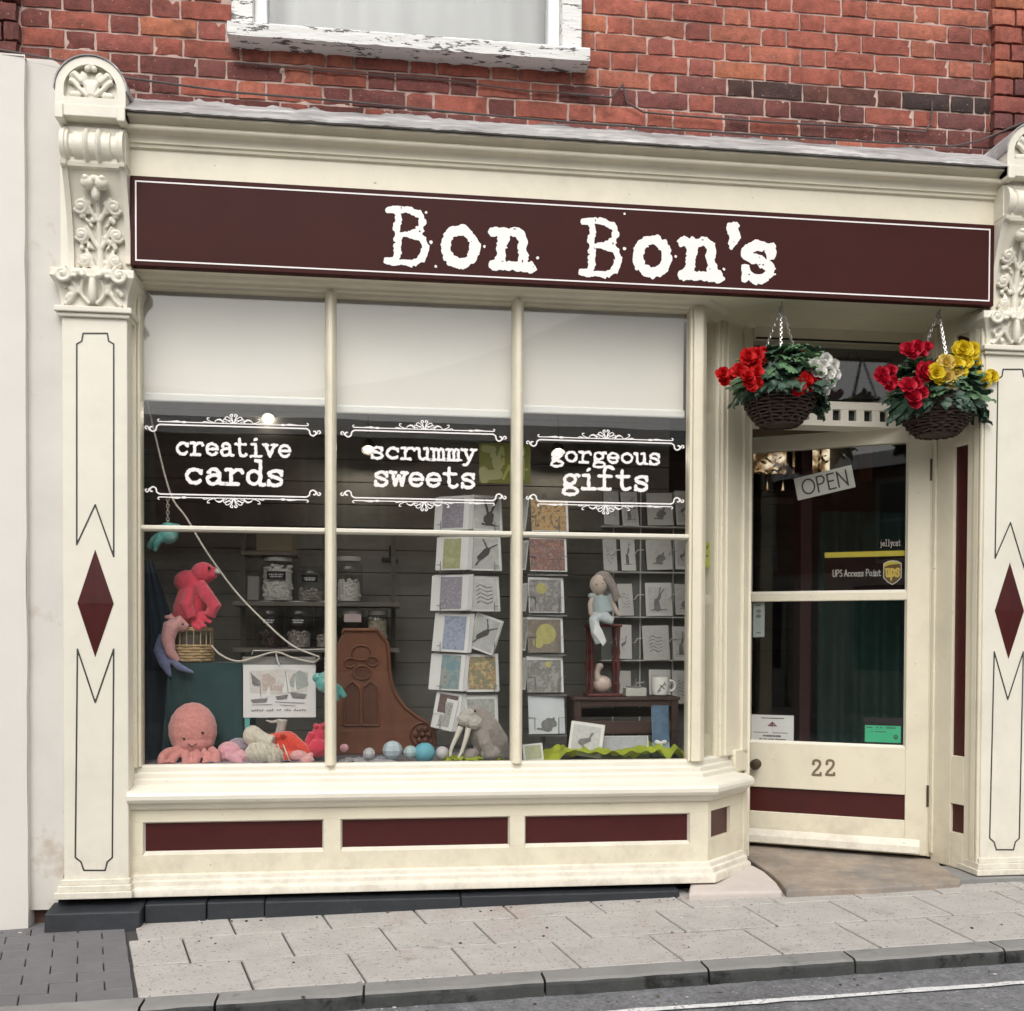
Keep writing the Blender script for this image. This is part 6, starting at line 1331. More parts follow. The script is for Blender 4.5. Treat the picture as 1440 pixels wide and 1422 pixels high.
for r_ in rowy:
    for px in (868,898,946): q0 = at(px-6,rowy[r_][0]+20,RY); w.tube([(q0.x, RY+.05, q0.z-.01), (q0.x, RY-.012, q0.z-.01), (q0.x+.012, RY-.012, q0.z+.01), (q0.x+.045, RY-.012, q0.z+.012)], .0026, 5)
    zq = at(915,rowy[r_][1]+1,RY).z; w.box(at(846,900,RY).x, at(972,900,RY).x, RY-.004, RY+.05, zq-.006, zq-.001)
w.build('wire_frame', M_wire, t)
MB().box(at(846,900,RY+.06).x, at(978,900,RY+.06).x, RY+.062, RY+.07, PZ, at(915,690,RY).z).build('back_board', pm('rack_back', (.15,.155,.145), .8, .2), t, smooth=None)
# --- crate, stool, doll and small gifts
CY = .30; M_crate = pm('dark_crate_wood', (.055,.028,.022), .6, .3, 7, .3, 40, stretch=(.5,2,2))
x0 = at(808,1020,CY).x; x1 = at(954,1020,CY).x; zt_c = at(880,980,CY).z
t = thing('wooden_crate', 'dark brown slatted wooden crate standing on its side', 'crate', ((x0+x1)/2, CY+.1, PZ))
for (a, b_) in ((x0, x0+.032), (x1-.032, x1)): MB().box(a, b_, CY, CY+.20, PZ+.001, zt_c-.017).build('end_board', M_crate, t, smooth=None, bevel=.003)
for k in range(3): MB().box(x0-.006, x1+.006, CY-.006+k*.07, CY+.058+k*.07, zt_c-.0165, zt_c).build('slat', M_crate, t, smooth=None, bevel=.003)
for z0_, z1_ in ((1034,1018),(1008,996)): MB().box(x0+.033, x1-.033, CY+.19, CY+.20, at(880,z0_,CY+.19).z, at(880,z1_,CY+.19).z).build('slat', M_crate, t, smooth=None, bevel=.002)
MB().box(x0+.033, x1-.033, CY+.005, CY+.015, at(880,994,CY).z, at(880,985,CY).z).build('slat', M_crate, t, smooth=None, bevel=.002)
MB().box(x0+.033, x1-.033, CY+.002, CY+.014, at(880,1032,CY).z, at(880,1014,CY).z).build('slat', M_crate, t, smooth=None, bevel=.002)
M_stool = pm('dark_red_wood', (.10,.022,.020), .4, .25, 8, stretch=(2,2,.5)); SYY = .36
sz1 = at(848,878,SYY).z; sc = at(848,878,SYY); t = thing('doll_stool', 'little dark red wooden stool standing on the crate', 'stool', (sc.x, SYY, zt_c))
sr_ = 24*mpp(SYY); MB().box(sc.x-sr_, sc.x+sr_, SYY-sr_*.8, SYY+sr_*.8, sz1-.012, sz1).build('seat', M_stool, t, smooth=None, bevel=.003)
for sx_, sy_ in ((-1,-1),(1,-1),(-1,1),(1,1)):
    lx = sc.x+sx_*sr_*.80; ly = SYY+sy_*sr_*.6; H_ = sz1-.012-zt_c-.014; MB().lathe((lx, ly, zt_c+.014), [(.006,0),(.009,H_*.12),(.006,H_*.2),(.011,H_*.42),(.006,H_*.55),(.0095,H_*.62),(.006,H_*.75),(.010,H_)], 12).build('leg', M_stool, t, smooth=40)
MB().box(sc.x-sr_*1.08, sc.x+sr_*1.08, SYY-sr_*.75, SYY+sr_*.75, zt_c+.001, zt_c+.014).build('foot_board', M_stool, t, smooth=None, bevel=.003)
gg = at(847,955,SYY); og = MB(); og.ell((gg.x, SYY, zt_c+.055), (.044,.035,.040)); og.tube([(gg.x-.022,SYY-.01,zt_c+.075),(gg.x-.028,SYY-.012,zt_c+.11),(gg.x-.018,SYY-.014,zt_c+.135)], [.018,.014,.014], 9); og.ell((gg.x-.015,SYY-.014,zt_c+.138), (.018,.016,.015)); o = og.build('ceramic_goose', pm('pale_ceramic', (.52,.42,.38), .4), None); remesh(o, .004, 3); tag(o, 'pale ceramic goose sheltering under the little red stool', 'ornament')
# rag doll
DY = .33; M_skin = pm('doll_cloth', (.60,.50,.44), .9, .05, 40, .2, 300); M_hair = pm('doll_hair', (.33,.29,.27), .9, .2, 60, .5, 200); M_dress = pm('doll_blue_dress', (.40,.48,.50), .9, .08, 40, .2, 300); M_trous = pm('doll_pale_trousers', (.52,.57,.60), .9, .15, 60, .2, 300)
q = lambda px, py, y=DY: at(px, py, y); t = thing('rag_doll', 'rag doll in a pale blue dress sitting on the little stool', 'doll', (q(848,878).x, DY, sz1))
b = MB(); b.ell(q(842,822), (.042,.040,.046)); b.tube([q(844,833),q(846,842)], .014, 8); b.tube([q(835,836),q(830,850),q(831,862),q(836,870)], [.013,.013,.012,.011], 8); b.tube([q(858,836),q(862,850),q(868,862),q(872,866)], [.013,.013,.012,.012], 8); remesh(b.build('body', M_skin, t), .004, 3)
b = MB(); b.ell(q(848,817,DY+.014), (.047,.042,.046)); b.tube([q(850,812,DY-.02),q(860,822,DY-.025),q(866,836,DY-.02),q(866,846,DY-.02)], [.020,.020,.018,.010], 9); remesh(b.build('hair', M_hair, t), .004, 2)
b = MB(); b.tube([q(846,838),q(846,850),q(848,862)], [.036,.044,.050], 12); b.ell(q(832,838), (.018,.015,.014)); b.ell(q(859,838), (.015,.015,.013)); remesh(b.build('dress', M_dress, t), .004, 3)
b = MB(); b.tube([q(846,862,DY),q(852,870,DY-.045),q(862,874,DY-.05)], [.034,.026,.018], 9); b.tube([q(842,866,DY),q(835,872,DY-.06),q(838,890,DY-.075),q(843,905,DY-.075)], [.030,.024,.024,.020], 9); remesh(b.build('trousers', M_trous, t), .004, 3)
b = MB(); pts = [q(838,873,DY-.095),q(834,890,DY-.10),q(848,909,DY-.10),q(853,902,DY-.10),q(847,886,DY-.10)]; b.prism(pts, (0,.006,0)); recalc(b.build('apron', pm('white_print_cloth', (.66,.68,.68), .8, .1), t, smooth=None, bevel=.002))
eyes(t, [q(839,822,DY-.040), q(848,821,DY-.036)], .0032)
# mug
my = .34; mc = at(928,980,my); mc.z = zt_c+.001; r_ = 13.0*mpp(my); H_ = at(928,953,my-.03).z-zt_c
t = thing('mug', 'white patterned mug standing on the crate', 'mug', mc); g = MB(); g.lathe(mc, [(r_*.62,0),(r_*.90,.008),(r_,.03),(r_,H_),(r_*.93,H_),(r_*.90,.01),(0,.008)], 24); g.build('cup', M_white, t, smooth=40)
g = MB(); g.tube([(mc.x+x, mc.y, mc.z+z) for x, z in spline([(r_*.92,H_*.82),(r_*1.5,H_*.78),(r_*1.72,H_*.52),(r_*1.45,H_*.30),(r_*.92,H_*.28)],5)], .0055, 8); g.build('handle', M_white, t)
MF = Frame((mc.x-r_, mc.y-r_-.001), (mc.x+r_, mc.y-r_-.001)); vs, fs = sdf_shape([([(r_*.5,.02),(r_*.8,.04),(r_*1.3,.06)], .0028), ([(r_*.8,.05),(r_*1.2,.035)], .003), ([(r_*.7,.028)], .005), ([(r_*1.2,.065),(r_*1.4,.05)], .0025)], .0012)
b = MB(); b.add([Vector((mc.x+r_*1.012*math.sin((x-r_)/r_), mc.y-r_*1.012*math.cos((x-r_)/r_), mc.z+z)) for x, z in vs], fs); b.build('print', M_ink, t, smooth=None)
bx_ = MB(); xa_, xb_ = at(878,970,my).x, at(907,970,my).x; t = thing('music_box', 'small pale grey box with a tiny crank on the crate', 'gift box', ((xa_+xb_)/2, my, zt_c)); bt = at(892,967,my).z
MB().box(xa_, xb_, my-.03, my+.03, zt_c+.001, bt).build('box', pm('pale_box', (.46,.46,.43), .7), t, smooth=None, bevel=.003); g = MB(); g.lathe(((xa_+xb_)/2, my, bt), [(.034,.0),(.034,.006),(.0,.008)], 18); g.tube([at(891,966,my), at(891,962,my), at(894,960,my), at(894,955,my)], .002, 6); g.build('crank', M_darkwire, t)
card(801,847,1017,1064,.17,-4,a_pl,'white card with a grey drawing leaning in front of the crate','loose cards on the ledge',-8,(.08,.08,.08,.08),'bird',M_ink,body=pm('bright_card',(.74,.74,.72),.7),stack=1)
card(845,912,1035,1066,.22,0,art('a_lilac',(.44,.45,.52),[(.38,.39,.47),(.52,.53,.58)],18),'wide pale lilac card lying against the crate','loose cards on the ledge',0,(.02,.02,.02,.02),None,None)
card(735.5,764,1046,1070,.16,8,art('a_lime',(.40,.46,.18),[(.50,.54,.30),(.30,.36,.14)],40),'small lime green card in a white border by the second mullion','loose cards on the ledge',4,(.1,.1,.1,.1),None,None)
card(917,941,992,1064,.20,0,art('a_deepblue',(.03,.09,.20),[(.05,.16,.30),(.03,.07,.14)],8),'tall deep blue bookmark card with a white bow','loose cards on the ledge',0,(.0,.0,.28,.0),None,None,body=pm('pale_blue_card',(.30,.38,.44),.7))
bw_ = MB(); c0 = at(929,1045,.19); bw_.ell(c0+Vector((-.014,-.002,.003)), (.015,.006,.010), rotm('Y',20)); bw_.ell(c0+Vector((.014,-.002,.003)), (.015,.006,.010), rotm('Y',-20)); bw_.ell(c0, (.007,.007,.007)); bw_.tube([c0, c0+Vector((-.012,-.004,-.022))], [.005,.003], 6); bw_.tube([c0, c0+Vector((.012,-.004,-.022))], [.005,.003], 6); tag(bw_.build('ribbon_bow', M_paper, None), 'tiny white bow tied on the deep blue card', 'bow')
# green art sign behind the second mullion
GS = .30; x0 = at(674,650,GS).x; x1 = at(746,650,GS).x; z0 = at(710,680,GS).z; z1 = at(710,624,GS).z; GF = Frame((x0, GS), (x1, GS))
M_og = pm('olive_green', (.16,.17,.035), .7, .1); M_lg = pm('pale_olive', (.33,.34,.16), .7, .1); M_yg = pm('yellow_olive', (.34,.38,.10), .7, .1)
sg = MB(GF.M()).box(0, x1-x0, 0, .004, z0, z1).build('art_sign', M_og, None, smooth=None); tag(sg, 'square olive green sign with pale leaf shapes behind the second mullion', 'sign')
w_, h_ = x1-x0, z1-z0; U = lambda u, v: (u*w_, z0+v*h_)
strokes_on(GF, [([U(.10,.86),U(.26,.84)], .016), ([U(.27,.70)], .014), ([U(.34,.55),U(.36,.45)], .022), ([U(.08,.30),U(.10,.10)], .020), ([U(.14,.20),U(.36,.22)], .022), ([U(.44,.90),U(.38,.66)], .008)], .002, M_lg, sg)
strokes_on(GF, [([U(.46,.86),U(.47,.72)], .005), ([U(.47,.62),U(.47,.48)], .005), ([U(.86,.88),U(.86,.74)], .006), ([U(.86,.62),U(.86,.50)], .006), ([U(.47,.12),U(.58,.44),U(.66,.12)], .006), ([U(.86,.44),U(.86,.14)], .006), ([U(.80,.36),U(.94,.36)], .005)], .002, M_yg, sg, 'lettering')
# yellow sticker in the canted pane
ua_, za_ = CAN.uv(991, 797, .0); ub_, zb_ = CAN.uv(1001, 763, .0); stk = MB(CM).box(ua_, ub_, .008, .009, za_, zb_).build('yellow_sticker', pm('yellow_sticker', (.55,.58,.14), .5), None, smooth=None); tag(stk, 'narrow yellow sticker inside the canted side pane', 'sticker')
strokes_on(CAN, [([(ua_+(ub_-ua_)*.5, za_+(zb_-za_)*.75), (ua_+(ub_-ua_)*.65, za_+(zb_-za_)*.85)], .004), ([(ua_+(ub_-ua_)*.4, za_+(zb_-za_)*.45), (ua_+(ub_-ua_)*.6, za_+(zb_-za_)*.45)], .003)], -.0072, M_ink2, stk, 'symbol')
# ================================================================== THINGS ON THE DOOR GLASS
OFFI = -.0265                                          # just inside the door panes
def dflat(px0, px1, py0, py1, mat, name, lab, cat, rot=0.0, off=OFFI, parent=None, thick=.001):
    a = DOOR.uv((px0+px1)/2, (py0+py1)/2); u0 = DOOR.uv(px0,(py0+py1)/2)[0]; u1 = DOOR.uv(px1,(py0+py1)/2)[0]; z1 = DOOR.uv((px0+px1)/2,py0)[1]; z0 = DOOR.uv((px0+px1)/2,py1)[1]
    X = DM @ Matrix.Translation((a[0], 0, a[1])) @ Matrix.Rotation(math.radians(-rot),4,'Y'); w, h = u1-u0, z1-z0
    o = MB(X).box(-w/2, w/2, -off, -off+thick, -h/2, h/2).build(name, mat, parent, smooth=None)
    if lab: tag(o, lab, cat)
    return o, X, w, h
class XF:                                              # frame-like wrapper for lettering on a tilted sheet
    def __init__(s, X): s.X = X
    def P(s, u, z, off=0.0): return s.X @ Vector((u, -off, z))
M_signw = pm('open_sign_card', (.62,.62,.58), .6, .05)
o, X, w, h = dflat(1117, 1200, 662, 694, M_signw, 'open_sign', 'tilted pale sign reading OPEN behind the door glass', 'sign', rot=11)
put_text('OPEN', XF(X), OFFI+.0015, -w*.40, w*.42, -h*.34, h*.70, M_ink2, o, cell=.0014, weight=.050, mono=False)
# parcel point sticker
M_upsbr = pm('dark_brown_vinyl', (.011,.006,.005), .7, spec=.05); M_upsy = pm('yellow_vinyl', (.50,.42,.04), .5); M_off = pm('offwhite_print', (.52,.50,.47), .6)
o, X, w, h = dflat(1158, 1273, 775, 833, M_upsbr, 'parcel_sticker', 'dark brown parcel point sticker with yellow stripe and shield on the door', 'sticker')
MB(X).box(-w/2, w/2, -OFFI-.001, -OFFI-.0003, h/2-h*.13, h/2).build('stripe', M_upsy, o, smooth=None)
put_text('UPS Access Point', XF(X), OFFI+.0012, -w*.40, w*.20, -h*.10, h*.17, M_off, o, cell=.0011, weight=.060, mono=False, join=True)
sh = [(u_-.018, v_) for u_, v_ in [(.25,.18),(.25,-.14),(.30,-.24),(.355,-.30),(.41,-.24),(.46,-.14),(.46,.18),(.41,.23),(.355,.245),(.30,.23),(.25,.18)]]
shp = [(u*w, v*h*1.05) for u, v in sh]
b = MB(); b.add([XF(X).P(u, v, OFFI+.0010) for u, v in shp[:-1]], [tuple(range(len(shp)-1))]); b.build('shield', pm('shield_brown', (.10,.055,.010), .5), o, smooth=None)
strokes_on(XF(X), [(shp, .0022)], OFFI+.0016, M_off, o, 'shield_line', .0011)
b = MB(); tp_ = [((u-.018)*w, v*h*1.05) for u, v in [(.255,.11),(.32,.15),(.39,.165),(.455,.165),(.455,.175),(.41,.22),(.355,.235),(.30,.22),(.255,.175)]]; b.add([XF(X).P(u, v, OFFI+.0014) for u, v in tp_], [tuple(range(len(tp_)))]); b.build('shield_top', M_upsy, o, smooth=None)
put_text('ups', XF(X), OFFI+.0018, w*.253, w*.425, -h*.12, h*.33, pm('gold_print', (.60,.45,.08), .5), o, cell=.0011, weight=.085, join=True)
o, X, w, h = dflat(1236, 1267, 759, 771, M_upsbr, 'toy_brand_sticker', 'small dark sticker with a handwritten toy brand name above the yellow stripe', 'sticker')
put_text('jellycat', XF(X), OFFI+.0012, -w*.48, w*.48, -h*.18, h*.8, M_off, o, cell=.0009, weight=.055, join=True)
M_mintp = pm('mint_paper', (.40,.46,.44), .7)
def dashes(X, w, h, rows, mat, o, off=OFFI+.0012):
    st = []
    for v, n_, a, b_, t_ in rows:
        for k in range(n_):
            if rnd.random() < .2: continue
            u = a+(b_-a)*k/n_; st.append(([(u*w, v*h), ((u+(b_-a)/n_*.6)*w, v*h)], t_*h))
    strokes_on(XF(X), st, off, mat, o, 'print', .0010)
o, X, w, h = dflat(1058, 1074, 845, 896, M_mintp, 'paper_strip', 'narrow pale paper strip at the left of the lower door pane', 'notice')
dashes(X, w, h, [(.38,2,-.2,.2,.02),(.22,1,-.1,.15,.05),(.08,1,-.1,.15,.05),(-.05,1,-.1,.15,.04),(-.38,2,-.2,.2,.02)], M_ink, o)
o, X, w, h = dflat(1055, 1115, 1006, 1044, M_paper, 'notice', 'white notice with a small pink emblem low on the door pane', 'notice')
dashes(X, w, h, [(.38,14,-.25,.28,.02),(-.16,20,-.44,.46,.014),(-.28,12,-.20,.20,.035),(-.40,18,-.30,.32,.02)], M_ink, o)
strokes_on(XF(X), [([(-.06*w,.14*h),(-.02*w,.20*h)], .003), ([(.0,.10*h),(.0,.22*h)], .004), ([(.06*w,.14*h),(.02*w,.20*h)], .003), ([(-.10*w,.10*h),(.10*w,.10*h)], .0025)], OFFI+.0014, pm('plum_print', (.24,.07,.11), .6), o, 'emblem', .001)
o, X, w, h = dflat(1214, 1268, 1010, 1047, M_black, 'hygiene_rating_sticker', 'green and black rating sticker low on the door pane', 'sticker')
MB(X).box(-w*.47, w*.47, -OFFI-.001, -OFFI-.0003, -h*.44, h*.20).build('green_band', pm('rating_green', (.06,.50,.27), .5), o, smooth=None)
dashes(X, w, h, [(.12,16,-.42,.40,.018),(-.04,8,-.36,.10,.015)], M_ink2, o, OFFI+.0016)
strokes_on(XF(X), [([(.34*w+.0075*math.cos(a*math.pi/8), -.22*h+.0085*math.sin(a*math.pi/8)) for a in range(17)], .0022)], OFFI+.0018, M_ink2, o, 'ring', .0008)
put_text('5', XF(X), OFFI+.0018, .315*w, .375*w, -.30*h, .0105, M_ink2, o, cell=.0007, weight=.09, join=True)
# dark sign hanging behind the fanlight
FYp = .46; hsn = thing('hanging_sign', 'dark hanging sign on a string behind the fanlight', 'sign', at(1200,548,FYp))
pp = [at(1152,562,FYp), at(1250,562,FYp), at(1214,527,FYp), at(1184,527,FYp)]; b = MB(); b.prism(pp, (0,.012,0)); recalc(b.build('board', M_black, hsn, smooth=None)); b = MB(); b.tube([at(1184,528,FYp), at(1200,482,FYp), at(1214,528,FYp)], .003, 6); b.build('string', M_brass, hsn)
# things dimly seen inside the doorway
def dim(x0, x1, y0, y1, z0, z1, mat, name, lab, cat): tag(MB().box(x0, x1, y0, y1, z0, z1).build(name, mat, None, smooth=None, bevel=.01), lab, cat)
gc = MB(); xa_, xb_ = at(1150,900,1.7).x, at(1290,900,1.7).x
gc.grid(lambda u, v: (xa_+(xb_-xa_)*u, 1.7+.03*math.sin(u*30), .2+1.75*v), 60, 2); tag(gc.build('green_curtain', pm('dark_green_cloth', (.035,.095,.075), .9, .3, 4), None, smooth=60), 'dark green curtain dimly seen through the door', 'curtain')
xa_ = at(1128,900,1.5).x; dpo = thing('inner_door_frame', 'dark red wooden door frame dimly seen inside the shop', 'door frame', (xa_, 1.5, .17)); MB().box(xa_-.035, xa_+.035, 1.45, 1.55, .17, 2.3).build('post', pm('dark_red_paint', (.09,.03,.03), .6), dpo, smooth=None, bevel=.006)
hkl = MB(); q0 = at(548,788,1.29); hkl.obox((q0.x, 1.292, q0.z), (.085,.012,.022), rotm('Y',6)); hkl.tube([at(549,768,1.29), at(549,786,1.29)], .007, 8); tag(hkl.build('iron_latch', M_black, None, smooth=30, bevel=.003), 'black iron latch on the grey boards behind the middle pane', 'latch')
# added glowing pane, plants and orange panel standing in for door-glass reflections
M_glow = emit_mat('added_glow', (1.0,.74,.45), .9); _nt = M_glow.node_tree        # self-lit surface added for the bright patch, its glow broken up by noise
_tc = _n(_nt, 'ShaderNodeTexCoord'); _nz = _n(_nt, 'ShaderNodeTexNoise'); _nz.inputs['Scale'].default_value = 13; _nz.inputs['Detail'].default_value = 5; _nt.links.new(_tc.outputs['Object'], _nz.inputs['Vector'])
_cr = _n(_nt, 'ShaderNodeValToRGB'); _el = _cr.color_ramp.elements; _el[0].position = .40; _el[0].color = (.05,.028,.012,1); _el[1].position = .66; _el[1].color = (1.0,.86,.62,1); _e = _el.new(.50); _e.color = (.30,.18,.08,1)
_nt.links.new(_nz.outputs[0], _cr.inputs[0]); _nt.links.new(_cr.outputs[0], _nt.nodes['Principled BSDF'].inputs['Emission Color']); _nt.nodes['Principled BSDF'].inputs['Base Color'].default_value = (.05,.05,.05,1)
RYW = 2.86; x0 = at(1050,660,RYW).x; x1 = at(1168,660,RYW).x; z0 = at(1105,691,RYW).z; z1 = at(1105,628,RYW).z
t = thing('door_glow', 'added glowing pane standing in for the bright reflection at the top of the door glass', 'window', ((x0+x1)/2, RYW, z0))
MB().box(x0, x1, RYW, RYW+.01, z0, z1).build('glow_pane', M_glow, t, smooth=None)
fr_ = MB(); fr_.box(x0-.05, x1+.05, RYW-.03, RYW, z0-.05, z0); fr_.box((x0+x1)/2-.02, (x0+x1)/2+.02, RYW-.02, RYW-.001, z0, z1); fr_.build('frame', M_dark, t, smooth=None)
M_sil = pm('added_plant_leaf', (.12,.075,.03), .8, .3, 20); M_pot = pm('dark_pot', (.04,.025,.02), .7)
for i, (px, hh) in enumerate(((1068,26),(1090,30),(1112,34),(1134,30),(1154,36))):
    q0 = at(px, 690, RYW-.12); t2 = thing('added_plant', ('leftmost','second','middle','fourth','rightmost')[i]+' small dark plant added before the glowing pane behind the door', 'plant', q0, 'plants added before the glowing pane'); pb = MB(); pb.lathe(q0, [(.045,0),(.06,.11),(.0,.11)], 12); pb.build('pot', M_pot, t2)
    lf_ = MB()
    for k in range(15):
        a_ = rnd.uniform(0,6.28); p_ = q0+Vector((rnd.gauss(0,.055), rnd.gauss(0,.03), .11+rnd.random()**1.6*hh*.0049)); d_ = Vector((math.cos(a_), .2, math.sin(a_)))*rnd.uniform(.014,.030); n_ = Vector((-d_.z, 0, d_.x))*.55; lf_.add([p_-d_, p_+n_*.6, p_+d_, p_-n_*.6], [(0,1,2,3)])
    lf_.build('leaves', M_sil, t2, smooth=None)
pb_ = MB().box(at(1211,650,2.2).x, at(1292,650,2.2).x, 2.2, 2.22, at(1245,678,2.2).z, at(1245,625,2.2).z); tag(pb_.build('warm_reflection_panel', pm('warm_reflection_orange', (.42,.17,.09), .8, .2, 4), None, smooth=None), 'added terracotta panel standing in for a warm reflection at the top right of the door glass', 'panel')  # orange panel added where the door glass mirrors a warm patch
# ================================================================== HANGING BASKETS
M_wil = pm('dark_willow', (.048,.026,.020), .55, .3, 60, .4, 150)
M_leafm = pm('begonia_leaf', (.105,.20,.10), .5, .3, 25, .3, 60, col2=(.15,.27,.12), c2scale=14, c2lo=.5, c2hi=.7, trans=.15)
M_leafd = pm('begonia_leaf_dark', (.040,.085,.052), .5, .3, 25, .3, 60, trans=.1)
def leaf_mesh(seed):
    r_ = random.Random(seed); mb = MB(); n = 9; vs = []; fs = []
    for i in range(n+1):
        t = i/n; w = .040*math.sin(math.pi*min(1, t**.62))*(1+.25*math.sin(i*2.4+seed))*(1-.15*t); z = -.010*t*t+.004*math.sin(i*1.7); x = .110*t; asym = r_.uniform(-.004,.004)
        vs += [(x, -w+asym, z-.010*r_.random()), (x, asym*.3, z+.004), (x+.002, w+asym, z-.008*r_.random())]
    for i in range(n):
        for k in range(2): q = i*3+k; fs.append((q, q+3, q+4, q+1))
    mb.add(vs, fs); return mb.mesh('leaf', 60)
LEAF = [leaf_mesh(i) for i in range(5)]; LEAFD = [m.copy() for m in LEAF]
for m in LEAF: m.materials.append(M_leafm)
for m in LEAFD: m.materials.append(M_leafd)
def flower_mesh(seed, mat):
    r_ = random.Random(seed); mb = MB()
    for ring, (n, rad, el, sz) in enumerate(((7,.009,10,.034),(7,.007,34,.030),(6,.005,56,.024),(5,.003,74,.017),(1,.0,88,.010))):
        for k in range(n):
            a = 2*math.pi*(k+.5*ring)/n+r_.uniform(-.25,.25); e = math.radians(el+r_.uniform(-9,9)); d = Vector((math.cos(a)*math.cos(e), math.sin(a)*math.cos(e), math.sin(e))); sd = Vector((-math.sin(a), math.cos(a), 0)); up = sd.cross(d)*-1
            if up.z < 0: up = -up
            b0 = Vector((math.cos(a)*rad, math.sin(a)*rad, .003+.0035*ring)); s = sz*r_.uniform(.85,1.12); ph = r_.uniform(0,6); c0 = b0+d*(s*.52); vs = [c0]; fs = []
            for ri, rr in enumerate((.55, 1.0)):
                for j in range(12):
                    th = 2*math.pi*j/12; vs.append(c0+d*(s*.52*rr*math.cos(th))+sd*(s*.60*rr*math.sin(th))+up*(s*(.20*rr*rr+.07*rr*math.sin(3*th+ph)*(rr > .9))))
            for j in range(12): fs.append((0, 1+j, 1+(j+1)%12)); fs.append((1+j, 13+j, 13+(j+1)%12, 1+(j+1)%12))
            mb.add(vs, fs)
    me = mb.mesh('flower', 180); me.materials.append(mat); return me
FM = {n: [flower_mesh(7*i+3, m) for i in range(2)] for n, m in (
 ('red', pm('scarlet_petal', (.62,.010,.012), .6, .2, 60, trans=.2)), ('cherry', pm('cherry_petal', (.55,.008,.035), .6, .2, 60, trans=.2)), ('yellow', pm('yellow_petal', (.80,.62,.025), .6, .12, 60, trans=.2)), ('cream', pm('soft_yellow_petal', (.76,.58,.16), .6, .12, 60, trans=.2)), ('white', pm('white_petal', (.78,.77,.72), .6, .05, 60, trans=.2)))}
def basket(px, rim_y, bot_y, half_w, hook, yb, lab, flowers, seed, green):
    r_ = random.Random(seed); rim = at(px, rim_y, yb); bot = at(px, bot_y, yb); R = half_w*mpp(yb); H_ = rim.z-bot.z; rb = R*.52; hk = at(hook[0], hook[1], yb)
    t = thing('hanging_basket', lab, 'hanging basket', (rim.x, yb, bot.z), 'hanging flower baskets over the doorway')
    def rad(v): return rb+(R-rb)*math.sin(v*math.pi/2)**.85
    wv = MB(); n = 12
    for k in range(n+1):
        v = k/n; N = 56
        wv.tube([(rim.x+(rad(v)+.0055*math.sin(i*math.pi/2+k*math.pi)+.002*r_.uniform(-1,1))*math.cos(i*2*math.pi/N), yb+(rad(v)+.0055*math.sin(i*math.pi/2+k*math.pi))*math.sin(i*2*math.pi/N), bot.z+H_*v+r_.uniform(-.0022,.0022)) for i in range(N)], .0062, 5, closed=True)
    wv.lathe((rim.x, yb, bot.z), [(0,.0),(rb*.98,.0),(rb*1.1,H_*.2),(R*.82,H_*.6),(R*.93,H_*.95),(0,H_*.95)], 24)
    for i in range(14): a = i*2*math.pi/14; wv.tube([(rim.x+(rad(v)+.002)*math.cos(a), yb+(rad(v)+.002)*math.sin(a), bot.z+H_*v) for v in (0,.33,.66,1)], .005, 5)
    wv.build('wicker_bowl', M_wil, t, smooth=50)
    for i in range(3):
        a = math.radians(seed*17+200+i*120); e = Vector((rim.x+R*.9*math.cos(a), yb+R*.9*math.sin(a), rim.z+.01)); top = Vector((hk.x, yb, hk.z)); L_ = (e-top).length; n = int(L_/.0125); ch = MB(); d = (e-top).normalized(); s1 = d.orthogonal().normalized(); s2 = d.cross(s1)
        for k in range(n):
            c0 = top+(e-top)*((k+.5)/n); sv = s1 if k % 2 else s2; ch.tube([c0+d*.0095*math.cos(th)+sv*.0048*math.sin(th) for th in [j*math.pi/4 for j in range(8)]], .0021, 4, closed=True)
        ch.build('chain', M_steel, t)
    hkm = MB(); hkm.tube([(hk.x, yb, hk.z-.006), (hk.x+.008, yb, hk.z+.004), (hk.x+.006, yb, hk.z+.016), (hk.x, yb, hk.z+.02), (hk.x, yb, ZG1+.036)], .003, 6); hkm.build('hook', M_steel, t)
    def put(me, nm, p, dirv, sc, roll):
        o = bpy.data.objects.new(nm, me); COL.objects.link(o); x = dirv.normalized(); z = Vector((0,0,1)); y = z.cross(x); y = y.normalized() if y.length > .01 else Vector((0,1,0)); z = x.cross(y); M = Matrix((x,y,z)).transposed().to_4x4() @ Matrix.Rotation(roll,4,'X'); o.matrix_basis = Matrix.Translation(p) @ M @ Matrix.Diagonal((sc,sc,sc,1)); adopt(o, t); return o
    core = MB(); core.ell((rim.x, yb, rim.z-.005), (R*.9,R*.9,R*.42), nu=14, nv=8); core.build('soil_and_stems', M_leafd, t)
    for k in range(green):                                # crown of leaves
        a = r_.uniform(0, 2*math.pi); f_ = r_.random()**.6; rr_ = R*(.12+.85*f_); hz = rim.z+.012+(.135 if seed % 2 else .145)*(1-f_**2)+r_.uniform(0,.03); p = Vector((rim.x+rr_*math.cos(a), yb+rr_*math.sin(a), hz)); dz = .35-.75*f_+r_.uniform(-.3,.25); put(r_.choice(LEAF if r_.random() < .62 else LEAFD), 'leaf', p, Vector((math.cos(a+r_.uniform(-.7,.7)), math.sin(a+r_.uniform(-.7,.7)), dz)), r_.uniform(.65,1.1), r_.uniform(-.5,.5))
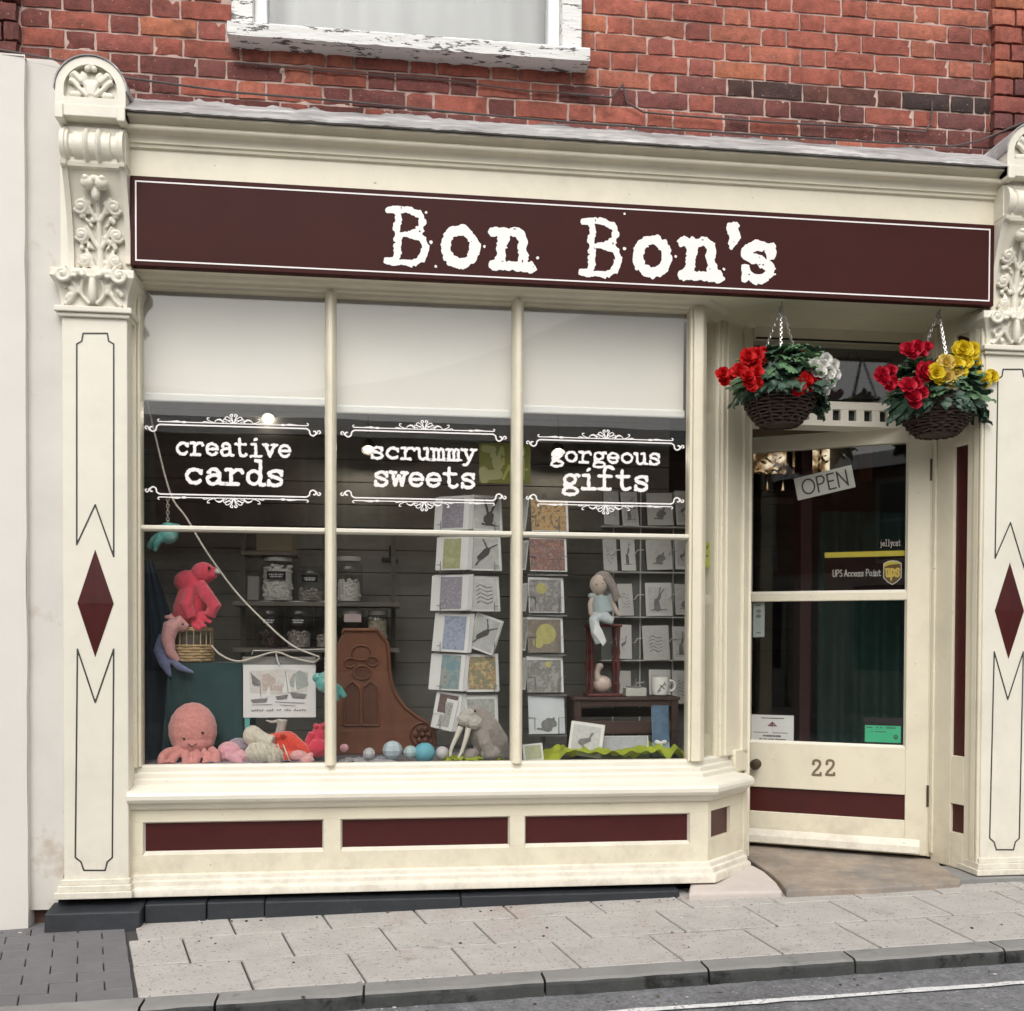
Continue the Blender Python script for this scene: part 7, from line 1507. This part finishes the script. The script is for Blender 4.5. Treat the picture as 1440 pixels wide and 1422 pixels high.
    for k in range(int(green*.36)):                       # leaves drooping over the rim
        a = r_.uniform(math.pi*.9, math.pi*2.1); p = Vector((rim.x+R*.98*math.cos(a), yb+R*.98*math.sin(a), rim.z+r_.uniform(-.005,.03))); wide = abs(math.cos(a)) > .75
        put(r_.choice(LEAFD), 'leaf', p, Vector((math.cos(a)*.8, math.sin(a)*.6, -(1.2 if wide else .7)+r_.uniform(-.3,.3))), r_.uniform(.8,1.25) if wide else r_.uniform(.6,.9), r_.uniform(-.6,.6))
    allf = []
    for (fx, fy, col, sc, dy) in flowers: allf += [(fx-6, fy+r_.uniform(-4,4), col, sc*.78, dy-.02), (fx+7, fy+r_.uniform(-7,4), col, sc*.66, dy-.005), (fx+r_.uniform(-4,4), fy+8, col, sc*.62, dy-.015)]
    for (fx, fy, col, sc, dy) in allf:
        p = at(fx, fy, yb+dy); nrm = Vector((r_.uniform(-.35,.35), -1, r_.uniform(0,.5))).normalized(); o = bpy.data.objects.new('flower', r_.choice(FM[col])); COL.objects.link(o); q_ = nrm.to_track_quat('Z', 'Y'); o.matrix_basis = Matrix.Translation(p-nrm*.012) @ q_.to_matrix().to_4x4() @ Matrix.Rotation(r_.uniform(0,6),4,'Z') @ Matrix.Diagonal((sc,sc,sc,1)); adopt(o, t)
basket(1096, 549, 598, 53, (1098,431), -.05, 'left hanging basket with scarlet and white begonias', [(1058,503,'red',1.15,-.12),(1067,499,'red',.9,-.10),(1046,520,'red',1.05,-.13),(1057,526,'red',1.1,-.15),(1060,536,'red',.9,-.15),(1023,527,'red',.95,-.06),(1140,532,'red',1.15,-.15),(1127,540,'red',1.1,-.16),(1122,494,'red',.75,-.06),(1155,509,'white',1.05,-.08),(1166,514,'white',1.0,-.06),(1161,529,'white',1.15,-.09),(1162,541,'white',.9,-.09),(1150,517,'white',1.0,-.13),(1158,524,'white',1.1,-.14),(1168,523,'white',1.0,-.10),(1155,534,'white',.9,-.13)], 3, 120)
basket(1317, 569, 612, 53, (1320,438), -.05, 'right hanging basket with cherry red and yellow begonias', [(1283,488,'cherry',1.1,-.08),(1297,486,'cherry',1.0,-.06),(1246,526,'cherry',1.05,-.06),(1250,534,'cherry',1.0,-.07),(1303,520,'cherry',1.2,-.15),(1283,545,'cherry',1.15,-.16),(1291,557,'cherry',1.05,-.16),(1359,495,'yellow',1.4,-.12),(1336,508,'cream',1.3,-.14),(1322,524,'yellow',1.2,-.16),(1350,515,'yellow',1.15,-.14),(1338,528,'cream',1.1,-.16),(1388,529,'yellow',1.15,-.06),(1380,510,'yellow',.8,-.02)], 4, 112)
